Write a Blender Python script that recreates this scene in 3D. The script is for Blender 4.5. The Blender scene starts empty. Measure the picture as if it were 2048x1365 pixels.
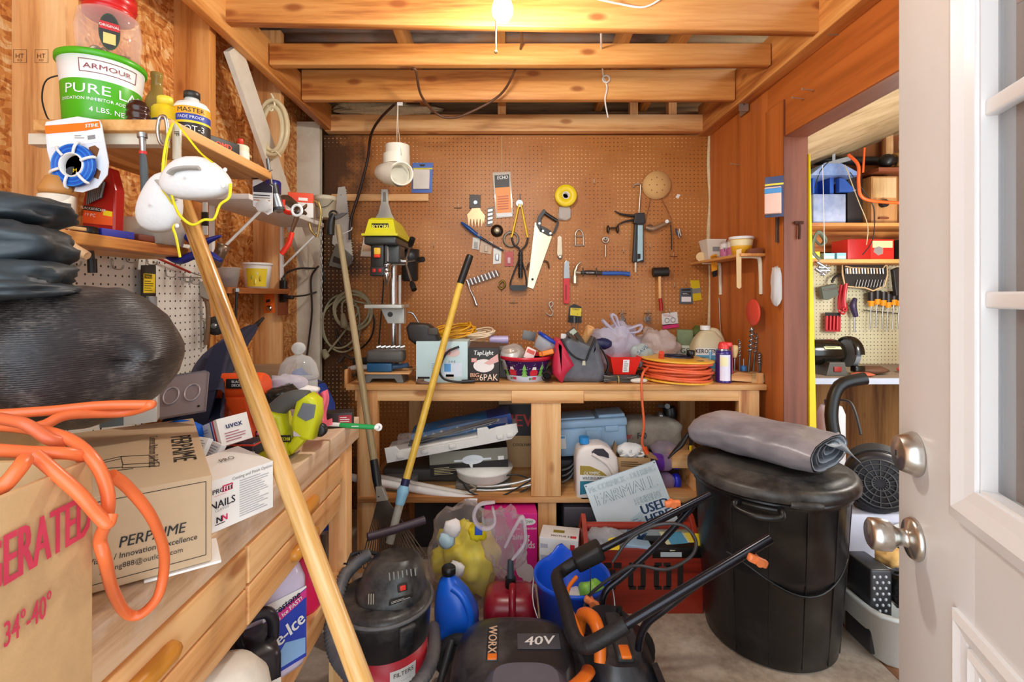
import bpy,bmesh,math,random
from mathutils import Vector,Matrix,Euler,noise
random.seed(7)
SC=bpy.context.scene
COL=SC.collection
F,CX,CY,H=967.0,1015.0,593.0,1.35
pi=math.pi
V=Vector
def P(x,y,Y):return V(((x-CX)/F*Y,Y,H-(y-CY)/F*Y))
def PL(x,y,X):
    Y=X*F/(x-CX);return P(x,y,Y)
def PZ(x,y,z):
    Y=(H-z)*F/(y-CY);return P(x,y,Y)
def fr(o,rz=0,rx=0,ry=0):
    return Matrix.Translation(o) @ Matrix.Rotation(math.radians(rz),4,'Z') @ Matrix.Rotation(math.radians(rx),4,'X') @ Matrix.Rotation(math.radians(ry),4,'Y')
# ---------------------------------------------------------------- materials
_mats={}
def lin(h):
    r=[int(h[i:i+2],16)/255 for i in (0,2,4)]
    return [(c/12.92 if c <= .04045 else ((c+.055)/1.055) ** 2.4) for c in r]+[1]
class N:
    def __init__(s,name):
        s.m=bpy.data.materials.new(name);s.m.use_nodes=True
        s.t=s.m.node_tree;s.t.nodes.clear()
        s.out=s.t.nodes.new('ShaderNodeOutputMaterial')
    def n(s,typ,ins=None,**kw):
        nd=s.t.nodes.new('ShaderNode'+typ)
        for k,v in kw.items():setattr(nd,k,v)
        for k,v in (ins or {}).items():
            sk=nd.inputs[k]
            if isinstance(v,bpy.types.NodeSocket):s.t.links.new(v,sk)
            else:sk.default_value=v
        return nd
    def math(s,op,a,b=0.0,c=None):
        d={0:a,1:b}
        if c is not None:d[2]=c
        return s.n('Math',d,operation=op).outputs[0]
    def ramp(s,fac,stops):
        nd=s.n('ValToRGB',{0:fac});e=nd.color_ramp.elements
        while len(e) < len(stops):e.new(.5)
        for el,(p,c) in zip(e,stops):el.position=p;el.color=lin(c) if isinstance(c,str) else (c,c,c,1)
        return nd.outputs[0]
    def mix(s,f,a,b,bt='MIX'):
        nd=s.n('Mix',data_type='RGBA',blend_type=bt)
        for i,v in ((0,f),(6,a),(7,b)):
            sk=nd.inputs[i]
            if isinstance(v,bpy.types.NodeSocket):s.t.links.new(v,sk)
            elif isinstance(v,str):sk.default_value=lin(v)
            else:sk.default_value=v
        return nd.outputs[2]
    def coord(s,scale=(1,1,1),rot=(0,0,0)):
        tc=s.n('TexCoord');return s.n('Mapping',{0:tc.outputs['Object'],'Scale':scale,'Rotation':rot}).outputs[0]
    def noise(s,vec,scale=5,detail=4,rough=.55,dist=0):
        return s.n('TexNoise',{'Vector':vec,'Scale':scale,'Detail':detail,'Roughness':rough,'Distortion':dist})
    def done(s,bump=None,bs=.2,bd=.01,**kw):
        b=s.n('BsdfPrincipled')
        for k,v in kw.items():
            k=k.replace('_',' ')
            sk=b.inputs[k]
            if isinstance(v,bpy.types.NodeSocket):s.t.links.new(v,sk)
            elif isinstance(v,str):sk.default_value=lin(v)
            else:sk.default_value=v
        if bump is not None:
            bn=s.n('Bump',{'Strength':bs,'Distance':bd,'Height':bump});s.t.links.new(bn.outputs[0],b.inputs['Normal'])
        s.t.links.new(b.outputs[0],s.out.inputs[0]);return s.m
def K(c,rough=.45,metal=0.0,var=.12,sc=14,bump=0,dirt=None,da=.35,spec=.5,name=None):
    """plain material with a faint procedural mottle; dirt = second colour in irregular smudges"""
    key=('K',c,rough,metal,var,sc,bump,dirt,da)
    if key in _mats:return _mats[key]
    n=N(name or ('metal_' if metal > .5 else 'surface_')+c)
    v=n.coord();nz=n.noise(v,sc,4)
    f=n.math('MULTIPLY_ADD',nz.outputs[0],var*2,1-var)
    base=n.mix(1.0,c,n.n('CombineColor',{0:f,1:f,2:f}).outputs[0],'MULTIPLY')
    if dirt:
        n2=n.noise(v,sc*.45,8,.68)
        mk=n.ramp(n2.outputs[0],[(.5-da*.25,0.0),(.62,1.0)])
        base=n.mix(n.math('MULTIPLY',mk,da*1.6),base,dirt)
    m=n.done(bump=nz.outputs[0] if bump else None,bs=bump,bd=.01,Base_Color=base,Roughness=rough,Metallic=metal,Specular_IOR_Level=spec)
    _mats[key]=m;return m
def wood(c1,c2,c3,ax='X',sc=1.0,rough=.55,knots=True,name='wood',stain=None):
    key=('w',c1,c2,c3,ax,sc,knots,stain)
    if key in _mats:return _mats[key]
    n=N(name+'_grain_'+ax)
    s={'X':(.06,1,1),'Y':(1,.06,1),'Z':(1,1,.06)}[ax]
    v=n.coord(tuple(k*sc for k in s))
    n0=n.noise(v,9,3,.5,.6)
    big=n.noise(v,3.2,2)
    rings=n.math('SINE',n.math('MULTIPLY',big.outputs[0],42))
    g=n.math('ADD',n.math('MULTIPLY',rings,.11),n0.outputs[0])
    fine=n.noise(v,60,4,.65)
    g=n.math('ADD',g,n.math('MULTIPLY',n.math('SUBTRACT',fine.outputs[0],.5),.6))
    col=n.ramp(g,[(.22,c3),(.45,c2),(.72,c1)])
    if knots:
        ks={'X':(3.4,8,8),'Y':(8,3.4,8),'Z':(8,8,3.4)}[ax]
        kv=n.coord(ks)
        vo=n.n('TexVoronoi',{'Vector':kv,'Scale':1.0})
        col=n.mix(n.ramp(vo.outputs[0],[(.09,.85),(.17,0.0)]),col,c3)
    if stain:
        st=n.noise(n.coord(),2.3,6,.65)
        col=n.mix(n.ramp(st.outputs[0],[(.5,0.0),(.68,.8)]),col,stain)
    m=n.done(bump=g,bs=.15,bd=.004,Base_Color=col,Roughness=rough)
    _mats[key]=m;return m
def clear(tint='ffffff',a=.25,rough=.08,fm=.5):
    """thin clear plastic or glass: mostly see-through with gloss and a little body"""
    key=('c',tint,a,rough,fm)
    if key in _mats:return _mats[key]
    n=N('clear_'+tint)
    v=n.coord();nz=n.noise(v,30,3)
    tr=n.n('BsdfTransparent',{0:lin(tint)})
    pb=n.n('BsdfPrincipled',{'Base Color':lin(tint),'Roughness':rough})
    bn=n.n('Bump',{'Strength':.25,'Distance':.004,'Height':nz.outputs[0]});n.t.links.new(bn.outputs[0],pb.inputs['Normal'])
    lw=n.n('LayerWeight',{0:.35})
    fac=n.math('ADD',a,n.math('MULTIPLY',lw.outputs[1],fm))
    mx=n.n('MixShader',{0:fac,1:tr.outputs[0],2:pb.outputs[0]})
    n.t.links.new(mx.outputs[0],n.out.inputs[0]);_mats[key]=n.m;return n.m
def bagmat(c='e8e4ee',a=.5):
    key=('b',c,a)
    if key in _mats:return _mats[key]
    n=N('bag_film_'+c)
    v=n.coord();nz=n.noise(v,10,3,.5,1.5)
    tr=n.n('BsdfTransparent',{0:lin('f6f2f6')})
    pb=n.n('BsdfPrincipled',{'Base Color':lin(c),'Roughness':.25})
    tl=n.n('BsdfTranslucent',{0:lin(c)})
    m2=n.n('MixShader',{0:.3,1:pb.outputs[0],2:tl.outputs[0]})
    bn=n.n('Bump',{'Strength':.7,'Distance':.03,'Height':nz.outputs[0]})
    n.t.links.new(bn.outputs[0],pb.inputs['Normal'])
    lw=n.n('LayerWeight',{0:.4})
    fac=n.math('ADD',a-.15,n.math('MULTIPLY_ADD',nz.outputs[0],.25,n.math('MULTIPLY',lw.outputs[1],.28)))
    mx=n.n('MixShader',{0:fac,1:tr.outputs[0],2:m2.outputs[0]})
    n.t.links.new(mx.outputs[0],n.out.inputs[0]);_mats[key]=n.m;return n.m
# ---------------------------------------------------------------- mesh builder
_txt={}
def text_mesh(s,w=0):
    k=(s,w)
    if k in _txt:return _txt[k]
    cu=bpy.data.curves.new('t','FONT');cu.body=s;cu.size=1.0;cu.resolution_u=2;cu.align_x='LEFT';cu.offset=w
    ob=bpy.data.objects.new('t',cu);COL.objects.link(ob)
    me=bpy.data.meshes.new_from_object(ob)
    vs=[v.co.copy() for v in me.vertices];fs=[list(p.vertices) for p in me.polygons]
    bpy.data.objects.remove(ob);bpy.data.meshes.remove(me);bpy.data.curves.remove(cu)
    _txt[k]=(vs,fs);return _txt[k]
def spline(pts,sub=6,closed=False):
    pts=[V(p) for p in pts];n=len(pts)
    if n < 3 or sub < 2:return pts
    out=[]
    rng=range(n if closed else n-1)
    for i in rng:
        g=lambda k:pts[k % n] if closed else pts[min(max(k,0),n-1)]
        p0,p1,p2,p3=g(i-1),g(i),g(i+1),g(i+2)
        for j in range(sub):
            t=j/sub
            out.append(.5*((2*p1)+(p2-p0)*t+(2*p0-5*p1+4*p2-p3)*t*t+(3*p1-p0-3*p2+p3)*t ** 3))
    if not closed:out.append(pts[-1])
    return out
class B:
    def __init__(s,T=None):
        s.v,s.f,s.fm,s.sm,s.mats=[],[],[],[],[]
        s.T=T or Matrix.Identity(4)
    def _m(s,m):
        if m not in s.mats:s.mats.append(m)
        return s.mats.index(m)
    def add(s,vs,fs,m,smooth=False,T=None):
        o=len(s.v);M=s.T @ T if T is not None else s.T
        s.v += [M @ V(v) for v in vs];k=s._m(m)
        for f in fs:s.f.append([i+o for i in f]);s.fm.append(k);s.sm.append(smooth)
        return s
    def bm(s,b,m,smooth=False,T=None):
        bmesh.ops.recalc_face_normals(b,faces=b.faces)
        b.verts.index_update()
        s.add([v.co.copy() for v in b.verts],[[v.index for v in f.verts] for f in b.faces],m,smooth,T);b.free();return s
    def box(s,c,d,m,bev=0,T=None,seg=2,taper=None):
        b=bmesh.new();bmesh.ops.create_cube(b,size=1)
        for v in b.verts:
            k=1.0
            if taper and v.co.z < 0:k=taper
            v.co=V((v.co.x*d[0]*k,v.co.y*d[1]*k,v.co.z*d[2]))+V(c)
        if bev:bmesh.ops.bevel(b,geom=b.edges[:],offset=min(bev,min(d)*.45),segments=seg,affect='EDGES',profile=.6)
        return s.bm(b,m,bool(bev) and seg > 1,T)
    def bb(s,lo,hi,m,bev=0,T=None):
        lo,hi=V(lo),V(hi);return s.box((lo+hi)/2,[abs(x) for x in (hi-lo)],m,bev,T)
    def cyl(s,p0,p1,r,m,r1=None,n=16,cap=True,T=None):
        p0,p1=V(p0),V(p1);r1=r if r1 is None else r1
        q=(p1-p0).to_track_quat('Z','Y');vs=[]
        for p,rr in ((p0,r),(p1,r1)):
            for i in range(n):vs.append(p+q @ V((math.cos(2*pi*i/n)*rr,math.sin(2*pi*i/n)*rr,0)))
        s.add(vs,[[i,(i+1) % n,n+(i+1) % n,n+i] for i in range(n)],m,True,T)
        if cap:s.add(vs,[list(range(n))[::-1],list(range(n,2*n))],m,False,T)
        return s
    def tube(s,pts,r,m,n=8,sub=5,closed=False,T=None,flat=1.0,cap=True):
        pts=spline(pts,sub,closed);L=len(pts);rr=r if isinstance(r,(list,tuple)) else None
        if L < 2:return s
        vs=[];up=None
        for i,p in enumerate(pts):
            a=pts[(i-1) % L] if closed or i else p
            c=pts[(i+1) % L] if closed or i < L-1 else p
            t=(c-a);t=t.normalized() if t.length > 1e-9 else V((0,0,1))
            if up is None:
                up=t.orthogonal().normalized()
                if abs(t.z) < .95:up=(V((0,0,1))-t*t.z).normalized()
            up=(up-t*up.dot(t))
            up=up.normalized() if up.length > 1e-6 else t.orthogonal().normalized()
            sd=t.cross(up);R=r if rr is None else rr[0]+(rr[-1]-rr[0])*i/(L-1)
            if rr and len(rr) > 2:
                u=i/(L-1)*(len(rr)-1);k=min(int(u),len(rr)-2);R=rr[k]+(rr[k+1]-rr[k])*(u-k)
            for j in range(n):
                an=2*pi*j/n;vs.append(p+sd*math.cos(an)*R+up*math.sin(an)*R*flat)
        fs=[]
        for i in range(L if closed else L-1):
            for j in range(n):
                fs.append([i*n+j,i*n+(j+1) % n,(i+1) % L*n+(j+1) % n,(i+1) % L*n+j])
        s.add(vs,fs,m,True,T)
        if not closed and cap:s.add(vs,[list(range(n))[::-1],[(L-1)*n+j for j in range(n)]],m,False,T)
        return s
    def lathe(s,prof,m,n=28,T=None,sx=1,sy=1,smooth=True,sq=0):
        """profile of (r, z) about local z; sq > 0 squares the section (superellipse)"""
        vs=[]
        def sup(a):
            c,d=math.cos(a),math.sin(a)
            if not sq:return c,d
            k=(abs(c) ** sq+abs(d) ** sq) ** (-1/sq);return c*k,d*k
        for r,z in prof:
            for j in range(n):
                c,d=sup(2*pi*j/n);vs.append((c*r*sx,d*r*sy,z))
        L=len(prof)
        fs=[[i*n+j,i*n+(j+1) % n,(i+1)*n+(j+1) % n,(i+1)*n+j] for i in range(L-1) for j in range(n)]
        s.add(vs,fs,m,smooth,T)
        caps=[]
        if prof[0][0] > 1e-5:caps.append(list(range(n))[::-1])
        if prof[-1][0] > 1e-5:caps.append([(L-1)*n+j for j in range(n)])
        if caps:s.add(vs,caps,m,False,T)
        return s
    def prism(s,out,y0,y1,m,bev=0,T=None,smooth=False):
        """outline of (x, z) pairs, given thickness from y0 to y1"""
        b=bmesh.new();vs=[b.verts.new((x,y0,z)) for x,z in out]
        f=b.faces.new(vs);r=bmesh.ops.extrude_face_region(b,geom=[f])
        bmesh.ops.translate(b,verts=[v for v in r['geom'] if isinstance(v,bmesh.types.BMVert)],vec=(0,y1-y0,0))
        bmesh.ops.recalc_face_normals(b,faces=b.faces)
        if bev:
            es=[e for e in b.edges if abs(e.verts[0].co.y-e.verts[1].co.y) < 1e-7]
            bmesh.ops.bevel(b,geom=es,offset=bev,segments=2,affect='EDGES',profile=.6)
        bmesh.ops.triangulate(b,faces=[q for q in b.faces if len(q.verts) > 4])
        return s.bm(b,m,smooth,T)
    def sph(s,c,r,m,n=16,T=None,sq=0):
        r=(r,r,r) if not isinstance(r,(tuple,list)) else r
        k=max(6,n // 2);prof=[(math.sin(pi*i/k),-math.cos(pi*i/k)) for i in range(k+1)]
        M=Matrix.Translation(c) @ Matrix.Diagonal((r[0],r[1],r[2],1))
        if T is not None:M=T @ M
        return s.lathe(prof,m,n,M,sq=sq)
    def torus(s,c,R,r,m,T=None,n=32,k=10,ax='Y',sx=1,sz=1):
        pts=[]
        for i in range(n):
            a=2*pi*i/n;u,w=math.cos(a)*R*sx,math.sin(a)*R*sz
            pts.append(V(c)+(V((u,0,w)) if ax == 'Y' else V((u,w,0)) if ax == 'Z' else V((0,u,w))))
        return s.tube(pts,r,m,k,1,True,T)
    def text(s,t,h,m,T,bold=0,align='C',sx=1.0,sh=0.0):
        """lettering of cap height ~h lying in the frame's x-z plane, facing -y"""
        vs,fs=text_mesh(t)
        if not vs:return s
        x0=min(v.x for v in vs);x1=max(v.x for v in vs)
        off={'C':(x0+x1)/2,'L':x0,'R':x1}[align];k=h/.7
        for i,d in enumerate([0] if not bold else [-bold,0,bold]):
            s.add([((v.x-off+v.y*sh)*k*sx+d*h*.055,-.0008-i*2e-5,(v.y-.35)*k) for v in vs],fs,m,False,T)
        return s
    def lab(s,x0,x1,z0,z1,m,T,e=.0006):
        return s.add([(x0,-e,z0),(x1,-e,z0),(x1,-e,z1),(x0,-e,z1)],[[0,1,2,3]],m,False,T)
    def lines(s,x0,x1,z0,z1,n,m,T,e=.0011,w=.35,seed=1):
        rn=random.Random(seed);dz=(z1-z0)/n
        for i in range(n):
            zz=z1-dz*(i+.5);xe=x0+(x1-x0)*rn.uniform(.6,1)
            s.lab(x0,xe,zz-dz*w/2,zz+dz*w/2,m,T,e)
        return s
    def sheet(s,fn,nu,nv,m,t=.003,T=None,cu=False,cv=False,smooth=True):
        """fn(u, v) -> point, both in 0..1; given thickness t"""
        U=nu if cu else nu+1;W=nv if cv else nv+1
        vs=[V(fn(i/nu,j/nv)) for i in range(U) for j in range(W)]
        fs=[[i*W+j,((i+1) % U)*W+j,((i+1) % U)*W+(j+1) % W,i*W+(j+1) % W] for i in range(nu) for j in range(nv)]
        if t:
            b=bmesh.new();bv=[b.verts.new(v) for v in vs]
            for f in fs:
                try:b.faces.new([bv[i] for i in f])
                except ValueError:pass
            bmesh.ops.recalc_face_normals(b,faces=b.faces)
            bmesh.ops.solidify(b,geom=b.faces[:],thickness=t)
            b.verts.index_update()
            return s.add([v.co.copy() for v in b.verts],[[v.index for v in f.verts] for f in b.faces],m,smooth,T)
        return s.add(vs,fs,m,smooth,T)
    def obj(s,name,parent=None,label=None,loc=None):
        me=bpy.data.meshes.new(name)
        if parent is not None:
            lc=parent.location.copy();q=parent.parent
            while q is not None:lc=lc+q.location;q=q.parent
        elif loc is not None:lc=V(loc)
        else:
            lc=V(((min(v.x for v in s.v)+max(v.x for v in s.v))/2,(min(v.y for v in s.v)+max(v.y for v in s.v))/2,min(v.z for v in s.v)))
        me.from_pydata([v-lc for v in s.v],[],s.f)
        for m in s.mats:me.materials.append(m)
        me.polygons.foreach_set('material_index',s.fm);me.polygons.foreach_set('use_smooth',s.sm);me.update()
        o=bpy.data.objects.new(name,me);COL.objects.link(o)
        if parent is not None:o.parent=parent
        else:o.location=lc
        if label:o['label']=label
        return o
    def solo(s,name,label,cat,group=None,kind=None):
        return tag(s.obj(name),label,cat,group,kind)
def tag(o,label,cat=None,group=None,kind=None):
    if label:o['label']=label
    if cat:o['category']=cat
    if group:o['group']=group
    if kind:o['kind']=kind
    return o
def T(name,label,cat,loc,group=None):
    o=bpy.data.objects.new(name,None);COL.objects.link(o);o.location=V(loc);o.empty_display_size=.05
    return tag(o,label,cat,group)
def struct(b,name,label=None):
    return tag(b.obj(name),label,None,None,'structure')
def clone(root,off,label=None,group=None):
    """copy a thing with its parts and sub-parts"""
    r=root.copy();COL.objects.link(r);r.location=root.location+V(off)
    if label:r['label']=label
    if group:r['group']=group
    for ch in root.children:
        c=ch.copy();COL.objects.link(c);c.parent=r
        for g in ch.children:
            d=g.copy();COL.objects.link(d);d.parent=c
    return r
def W(pts,Y):
    return [((x-CX)/F*Y,H-(y-CY)/F*Y) for x,y in pts]
def Pn(pts,Y):return [P(x,y,Y) for x,y in pts]
def pole(name,parent,p0,p1,radii,m,n=14,label=None):
    """straight shaft from p0 to p1 whose grain runs along it"""
    p0,p1=V(p0),V(p1);L=(p1-p0).length;b=B()
    b.lathe([(r,L*i/(len(radii)-1)) for i,r in enumerate(radii)],m,n)
    o=b.obj(name,None,label,(0,0,0));o.parent=parent
    lc=parent.location if parent else V((0,0,0))
    o.rotation_euler=(p1-p0).to_track_quat('Z','Y').to_euler();o.location=p0-lc
    return o
# shared materials
PINE={a:wood('f4c68c','e3a768','ae6c38',a,1,.55,True,'pine') for a in 'XYZ'}
OAK={a:wood('e6a963','d08a44','964f22',a,1,.5,True,'beam_pine') for a in 'XYZ'}
RED={a:wood('cb7534','be682a','a55820',a,.8,.45,False,'stained_plywood') for a in 'XYZ'}
DARKBR={a:wood('8c4c2c','7d4024','6a331b',a,1,.5,False,'brown_painted_wood') for a in 'XYZ'}
BENCH={a:wood('dfb078','cf9355','9d6230',a,1,.6,True,'bench_wood') for a in 'XYZ'}
OLDW={a:wood('e2c6a6','cfaa84','a67c56',a,1,.7,False,'worn_wood','e6dace') for a in 'XYZ'}
ASH={a:wood('e2b276','cf9850','a8692a',a,2,.35,False,'handle_ash') for a in 'XYZ'}
GREYW={a:wood('c9b790','b09c74','85714c',a,2,.6,False,'weathered_handle') for a in 'XYZ'}
WHT,OFFW,CREAM=K('efefec',.4),K('dcd9d0',.5),K('e6dcc0',.45)
BLK,DGRY,GRY=K('161616',.4),K('343434',.5),K('7d7f80',.5)
STEEL,CHROME,DSTEEL=K('a9acae',.32,.9),K('d4d4d2',.18,1),K('6a6a6a',.4,.8)
SATIN=K('c9c7c2',.28,1.0)
REDP,ORG,YEL,LIME=K('d02a2a',.4),K('ee6a22',.4),K('f2d01e',.4),K('cfd41a',.42)
BLUP,NAVY=K('1d5fc4',.35),K('1a1f4a',.5)
CARD=K('c8a273',.8,0,.1,30,.05)
INK=K('1a1612',.6,0,0)
PAPER=K('f2f1ee',.7,0,.03)
GTXT=K('8c8c8c',.7,0,0)
# ================================================================ the shed itself
YB=3.06;XL=-1.29;XS=-1.15;XR=1.275;ZT=2.37
# --- materials of the shell
def osb():
    n=N('osb');v=n.coord();dz=n.noise(v,6,2)
    vd=n.n('VectorMath',{0:v,1:n.n('VectorMath',{0:dz.outputs[1],'Scale':.12},operation='SCALE').outputs[0]},operation='ADD').outputs[0]
    def flakes(sc,rot):
        mp=n.n('Mapping',{0:vd,'Scale':sc,'Rotation':rot}).outputs[0]
        vo=n.n('TexVoronoi',{'Vector':mp,'Scale':1.0});return n.n('SeparateColor',{0:vo.outputs[1]}).outputs[0],vo.outputs[0]
    a,da=flakes((60,30,95),(.6,0,0));b,db=flakes((50,90,30),(-.5,0,0))
    f=n.math('MULTIPLY_ADD',b,.45,n.math('MULTIPLY',a,.6))
    fine=n.noise(n.coord((1,40,8)),6,4)
    f=n.math('ADD',f,n.math('MULTIPLY',n.math('SUBTRACT',fine.outputs[0],.5),.4))
    c=n.ramp(f,[(.05,'9c5220'),(.3,'c27634'),(.5,'d98f48'),(.75,'e6ac66'),(.97,'f4d29c')])
    return n.done(bump=f,bs=.4,bd=.004,Base_Color=c,Roughness=.6)
def pegmat(nm,c1,c2,hole1,hole2,axes,stain=False,pitch=.0254,r=.13):
    n=N(nm);tc=n.n('TexCoord').outputs['Object'];sp=n.n('SeparateXYZ',{0:tc})
    u,w=sp.outputs[axes[0]],sp.outputs[axes[1]]
    fu=n.math('SUBTRACT',n.math('FRACT',n.math('DIVIDE',u,pitch)),.5);fw=n.math('SUBTRACT',n.math('FRACT',n.math('DIVIDE',w,pitch)),.5)
    d=n.math('SQRT',n.math('ADD',n.math('MULTIPLY',fu,fu),n.math('MULTIPLY',fw,fw)))
    hole=n.math('LESS_THAN',d,r)
    nz=n.noise(n.coord(),3,5);fine=n.noise(n.coord(),90,2)
    g=n.math('ADD',n.math('MULTIPLY',nz.outputs[0],.7),n.math('MULTIPLY',fine.outputs[0],.3))
    c=n.ramp(g,[(.35,c2),(.62,c1)])
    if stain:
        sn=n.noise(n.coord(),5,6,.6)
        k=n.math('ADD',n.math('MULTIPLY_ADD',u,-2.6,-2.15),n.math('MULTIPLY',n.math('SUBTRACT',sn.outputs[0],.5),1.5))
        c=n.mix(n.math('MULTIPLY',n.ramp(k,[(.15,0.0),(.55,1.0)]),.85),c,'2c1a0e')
    big=n.noise(n.coord((1,1,1)),2.2,2)
    hc=n.mix(n.ramp(big.outputs[0],[(.45,0.0),(.55,1.0)]),hole1,hole2)
    c=n.mix(hole,c,hc)
    return n.done(bump=n.math('SUBTRACT',1.0,hole),bs=.5,bd=.003,Base_Color=c,Roughness=.45)
OSB=osb()
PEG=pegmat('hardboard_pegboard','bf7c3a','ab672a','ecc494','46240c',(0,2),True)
PEGW=pegmat('white_pegboard','ece9e0','dcd9d0','4a4640','2c2a28',(1,2))
PEGW2=pegmat('cream_pegboard','d6cfae','c6be9a','2c2a20','2c2a20',(0,2))
def concrete():
    n=N('concrete');v=n.coord();a=n.noise(v,3,8,.65);b=n.noise(v,40,4)
    c=n.ramp(n.math('MULTIPLY_ADD',b.outputs[0],.3,n.math('MULTIPLY',a.outputs[0],.75)),[(.3,'7c6c5c'),(.5,'b3a08c'),(.7,'d2c3b2')])
    return n.done(bump=b.outputs[0],bs=.15,bd=.004,Base_Color=c,Roughness=.8)
f=B();f.bb((-1.5,-.6,-.06),(1.375,3.2,0),concrete());struct(f,'floor')
f=B();f.bb((1.376,.2,-.06),(3.6,3.6,0),wood('9a6a48','7c4e30','4e2c18','Y',1,.6,False,'plank_floor'));struct(f,'floor_annex')
w=B();w.bb((XL-.02,-.7,0),(XL,YB+.14,2.9),OSB);struct(w,'wall_left')
w=B();w.bb((XL,YB+.1,0),(XR+.12,YB+.12,2.9),wood('8a6844','6f5032','4a3420','X',1,.8));struct(w,'wall_back')
for k,(a,c) in enumerate(((-1.16,-.041),(-.039,XR))):
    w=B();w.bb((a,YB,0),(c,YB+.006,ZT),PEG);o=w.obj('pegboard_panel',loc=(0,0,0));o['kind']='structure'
    o['label']=('stained brown pegboard sheet at the left of the back wall','brown pegboard sheet at the right of the back wall')[k]
w=B();w.bb((-.02+-.04,YB+.007,0),(.02-.04,YB+.09,ZT),PINE['Z']);struct(w,'wall_stud')
# right wall: plywood with a doorway
JY=2.21;JW=.098
w=B();w.bb((XR,2.37,0),(XR+.012,YB,2.45),RED['Z']);struct(w,'wall_right')
w=B();w.bb((XR,-.2,0),(XR+.012,1.27,2.25),wood('8a5a36','6c4226','40241a','Z',1,.6,True,'dark_plank'));struct(w,'wall_right_near')
w=B();w.bb((.46,-.16,0),(XR+.012,-.12,2.6),PINE['Z']);struct(w,'wall_front')
w=B();w.bb((XR,-.2,2.25),(XR+.012,2.37,2.45),RED['Y']);struct(w,'wall_right_top')
w=B();w.bb((XR-.012,JY+.004,0),(XR+JW,2.37,2.25),RED['Z'],.003);w.bb((XR-.012,JY,0),(XR+JW,JY+.005,2.25),DARKBR['Z']);struct(w,'trim_1','brown painted door post beside the opening')
w=B();w.bb((XR-.006,-.2,2.085),(XR+JW,JY,2.25),RED['Y'],.002)
w.bb((XR-.006,-.2,2.08),(XR+JW,JY,2.085),DARKBR['Y']);struct(w,'trim_2','orange brown header over the opening to the next room')
w=B();w.bb((XR-.07,1.0,2.36),(XR-.001,YB,2.55),OAK['Y'],.003);struct(w,'ceiling_beam','stained ledger along the top of the right wall')
w=B();w.prism([(XR+JW+.002,0),(XR+JW+.05,0),(XR+JW+.004,2.0),(XR+JW+.002,2.0)],2.20,2.235,K('f2d400',.5));struct(w,'trim_3','bright yellow strip down the edge of the opening')
# studs
for y0,lb in ((1.257,'bare stud behind the lard bucket'),(1.867,'bare stud with knots beside the upper shelf'),(2.45,'bare stud carrying the white shelf standard'),(.62,'bare stud out of view at the near end of the wall')):
    w=B();w.bb((XL,y0,0),(XS,y0+.04,2.7),PINE['Z'] if y0 < 1.5 or y0 > 2 else OAK['Z'],.002);struct(w,'wall_stud',lb)
w=B();w.bb((XL,2.96,0),(XS,3.0,2.42),K('e4dfce',.6,0,.1,8,0,'b49c70',.2));struct(w,'wall_stud','white painted corner post beside the brown pegboard')
# white diagonal brace
a,c=PL(470,95,XS+.02),PL(622,540,XS+.02);d=(c-a).normalized();up=V((0,-d.z,d.y))*.06
w=B();x0=V((-.022,0,0))
w.add([a-up,a+up,c+up,c-up,a-up+x0,a+up+x0,c+up+x0,c-up+x0],[[0,1,2,3],[7,6,5,4],[0,4,5,1],[1,5,6,2],[2,6,7,3],[3,7,4,0]],K('e6e0d0',.6,0,.1,8,0,'b9a47a',.2));struct(w,'wall_brace','white painted diagonal board across the left wall')
# joists and ties
def beam(a,c,m,lb,name='ceiling_beam',dz=0):
    w=B();w.bb(a,c,m,.004)
    if dz:
        for v in w.v:v.z += dz*(v.x-a[0])/(c[0]-a[0])
    struct(w,name,lb)
beam((-1.13,1.30,ZT+.005),(-1.09,3.0,2.53),OAK['Y'],'joist running back along the left wall')
beam((-1.17,1.87,2.414),(1.245,1.91,2.58),OAK['X'],'nearest tie beam, behind the light bulb',dz=-.04)
beam((-1.085,2.2,2.405),(1.2,2.24,2.503),OAK['X'],'middle tie beam under the metal roof')
beam((-1.085,2.545,2.386),(1.2,2.585,2.545),OAK['X'],'farthest tie beam, carrying the brown cord')
beam((-1.13,2.985,2.372),(1.235,3.055,2.475),PINE['X'],'pale top plate over the brown pegboard','trim_4')
beam((-1.13,3.055,2.475),(1.27,3.15,2.52),wood('8a6844','6f5032','4a3420','X',1,.8),'dark board above the top plate','trim_5')
for x0 in (-.06,.76,1.0):
    w=B();w.bb((x0,3.0,2.475),(x0+.05,3.05,2.60),PINE['Z']);struct(w,'roof_block')
for px,lb in ((777,'rafter left of the light bulb'),(1000,'rafter behind the light bulb'),(1280,'rafter right of the light bulb'),(1410,'rafter beside the right wall')):
    x0=(px-CX)/F*2.1
    w=B();w.bb((x0-.022,1.0,0),(x0+.022,3.1,.12),OAK['Y'],.003)
    for v in w.v:v.z += 2.72-.095*(v.y-1)
    struct(w,'roof_rafter',lb)
# corrugated roof sheets
def roof(u,v):
    y=-.7+v*3.9;return (-1.35+u*2.8,y,2.86-.095*(y-1)+.012*math.sin(y*2*pi/.076))
n=N('galvanised_roof');v=n.coord((.6,3,1));a=n.noise(v,4,6,.65);cc=n.ramp(a.outputs[0],[(.35,'7c7068'),(.5,'a89c92'),(.66,'b98a60')])
ROOFM=n.done(Base_Color=cc,Roughness=.5,Metallic=.15)
r=B();r.sheet(roof,1,420,ROOFM,.002);struct(r,'ceiling')
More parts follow.
